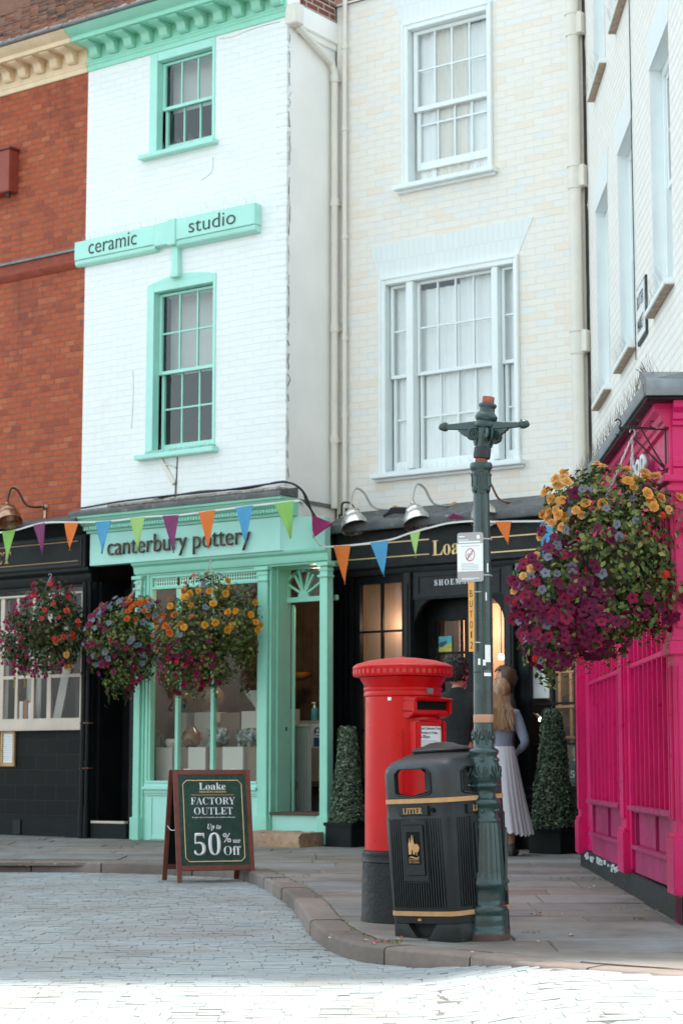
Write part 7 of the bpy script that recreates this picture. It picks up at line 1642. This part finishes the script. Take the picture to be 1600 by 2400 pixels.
hm_dark = hair_mat('dark_brown_hair', (.012, .009, .008), (.03, .022, .018)); hm_blond = hair_mat('dark_blond_hair', (.20, .105, .055), (.52, .32, .18)); hm_brown = hair_mat('brown_hair', (.06, .03, .018), (.14, .07, .04))
m_knit = mk('dark_green_knit', (.012, .020, .019), .9, .2, 6, .5, 90); m_trs = mk('charcoal_trousers', (.02, .021, .024), .85, .15, 6, .2, 60); m_sh = mk('black_shoe_leather', (.012, .012, .012), .35)
m_lilac = mk('lilac_grey_knit', (.24, .265, .34), .92, .10, 5, .45, 80); m_skirt = mk('white_pleated_cloth', (.62, .60, .62), .85, .04, 3, .08, 40); m_coat = mk('brown_wool', (.10, .06, .045), .9, .1, 6, .3, 60)
pm = at(1072, 1700, 17.0)
o, k, hz = person('person with dark curly hair and dark green jumper behind the red post box', (pm.x, 17.0, gz(17)), R(-4), 1.80, (((-.265, .0, 1.14), (-.235, .16, .93)), ((.265, -.01, 1.14), (.21, .13, .93))), R(-52), wear=dict(top=m_knit, top_name='jumper', trousers=m_trs, shoes=m_sh))
cap(hz, k, R(-52), .012, (1.10, 1.10, 1.06), .006, .11, 'hair', o, hm_dark, .30, -.70)
def curl():
    d = Vector((random.gauss(0, 1), random.gauss(0, 1), random.gauss(.2, 1))).normalized()
    if d.y > .35 and d.z < .4: d.y = -d.y
    if d.z < -.62: d.z = -.4
    Yw = Matrix.Rotation(R(-52), 3, 'Z'); c = Yw @ Vector((d.x*.088, d.y*.106-.012, d.z*.118+.025))*k+Vector((0, .012, hz)); u_ = Yw @ d; s_ = u_.cross(Vector((random.gauss(0, 1), random.gauss(0, 1), random.gauss(0, 1)))).normalized(); t_ = u_.cross(s_)
    r_ = random.uniform(.008, .014); return [c+u_*(.006+.003*q)+s_*r_*math.cos(q*1.1)+t_*r_*math.sin(q*1.1) for q in range(7)]
hair_strands('curls', o, hm_dark, curl, 420, .005)
b = MB(); b.tube([(.058*k*math.cos(t), .004+.056*k*math.sin(t), (1.492+.012*math.sin(t))*k) for t in [2*PI*i/20 for i in range(21)]], .007, 6); b.build('shirt_collar', M['paper'], o, smooth=True)
pw = at(1174, 1800, 19.35)
o, k, hz = person('person with long dark blond hair, lilac grey cardigan and long white pleated skirt', (pw.x, 19.35, gz(19.35)), R(-14), 1.70, (((-.235, .02, 1.14), (-.16, .19, 1.10)), ((.255, -.03, 1.12), (.14, .17, 1.02))), R(10), True, dict(top=m_lilac, top_name='cardigan', shoes=m_sh))
cap(hz, k, R(10), .012, (1.14, 1.16, 1.09), .004, .03, 'hair', o, hm_blond, .42, -.75)
def strand():
    a = random.uniform(R(180), R(360)); x, y = math.cos(a)*.082, math.sin(a)*.098; sd = random.gauss(0, .012); Lz = random.uniform(1.27, 1.43)
    return [Vector((x*.35, y*.35-.01+.012, hz/k+.135))*k, Vector((x*.8, y*.85+.0, hz/k+.085))*k, Vector((x*1.08, y*1.05, hz/k-.0))*k, Vector((x*1.05+sd*.5, y*1.05-.0, hz/k-.10))*k, Vector((x*1.2+sd, y*1.0-.025, 1.44))*k, Vector((x*1.2+sd*2, y*.75-.075, Lz+.04))*k, Vector((x*1.1+sd*3, y*.7-.085, Lz-.04))*k]
hair_strands('long_hair', o, hm_blond, strand, 520, .0065)
b = MB(); n = 120; rings = []
for i in range(17):
    t = i/16; z = (1.085-.865*t)*k; rx = (.135+.135*t**.9)*k; ry = (.11+.14*t**.9)*k; ring = []
    for q in range(n):
        a = 2*PI*q/n; pl = 1+(.006+.018*t)*math.sin(a*24+1.4*math.sin(a*3+t)+.8*math.sin(a*7))+.045*t*math.sin(a*5+1)+.02*t*math.sin(a*11+2); ring.append(((rx*pl)*math.cos(a)+.035*t*t, ry*pl*math.sin(a)-.02*t, z+.012*t*math.sin(a*26)+.02*t*math.sin(a*3)))
    rings.append(ring)
b.loft(rings, cap=False); b.build('skirt', m_skirt, o, smooth=True, angle=80)
pw = WA(2.12, 1.0)
p2 = at(1184, 1700, 20.35)
o, k, hz = person('brown haired person in the shoe shop doorway, mostly hidden behind others', (p2.x, 20.35, .10), R(78), 1.84, (((-.25, .0, 1.13), (-.2, .15, .95)), ((.25, -.01, 1.13), (.2, .15, .95))), R(12), True, dict(top=m_coat, top_name='coat', trousers=m_trs, shoes=m_sh))
cap(hz, k, R(12), .012, (1.14, 1.15, 1.09), .004, .03, 'hair', o, hm_brown, .40, -.9)

split_pieces({'collar', 'pipe_clip', 'floor_slab', 'jamb', 'jamb_moulding', 'panel_moulding', 'stall_riser', 'recess_lining', 'mullion', 'door_lining', 'gold_line', 'hinge', 'old_bracket', 'shelves', 'uprights', 'panelling', 'drainpipe', 'flat_arch', 'torn_stickers', 'door_edge', 'scrolls'})
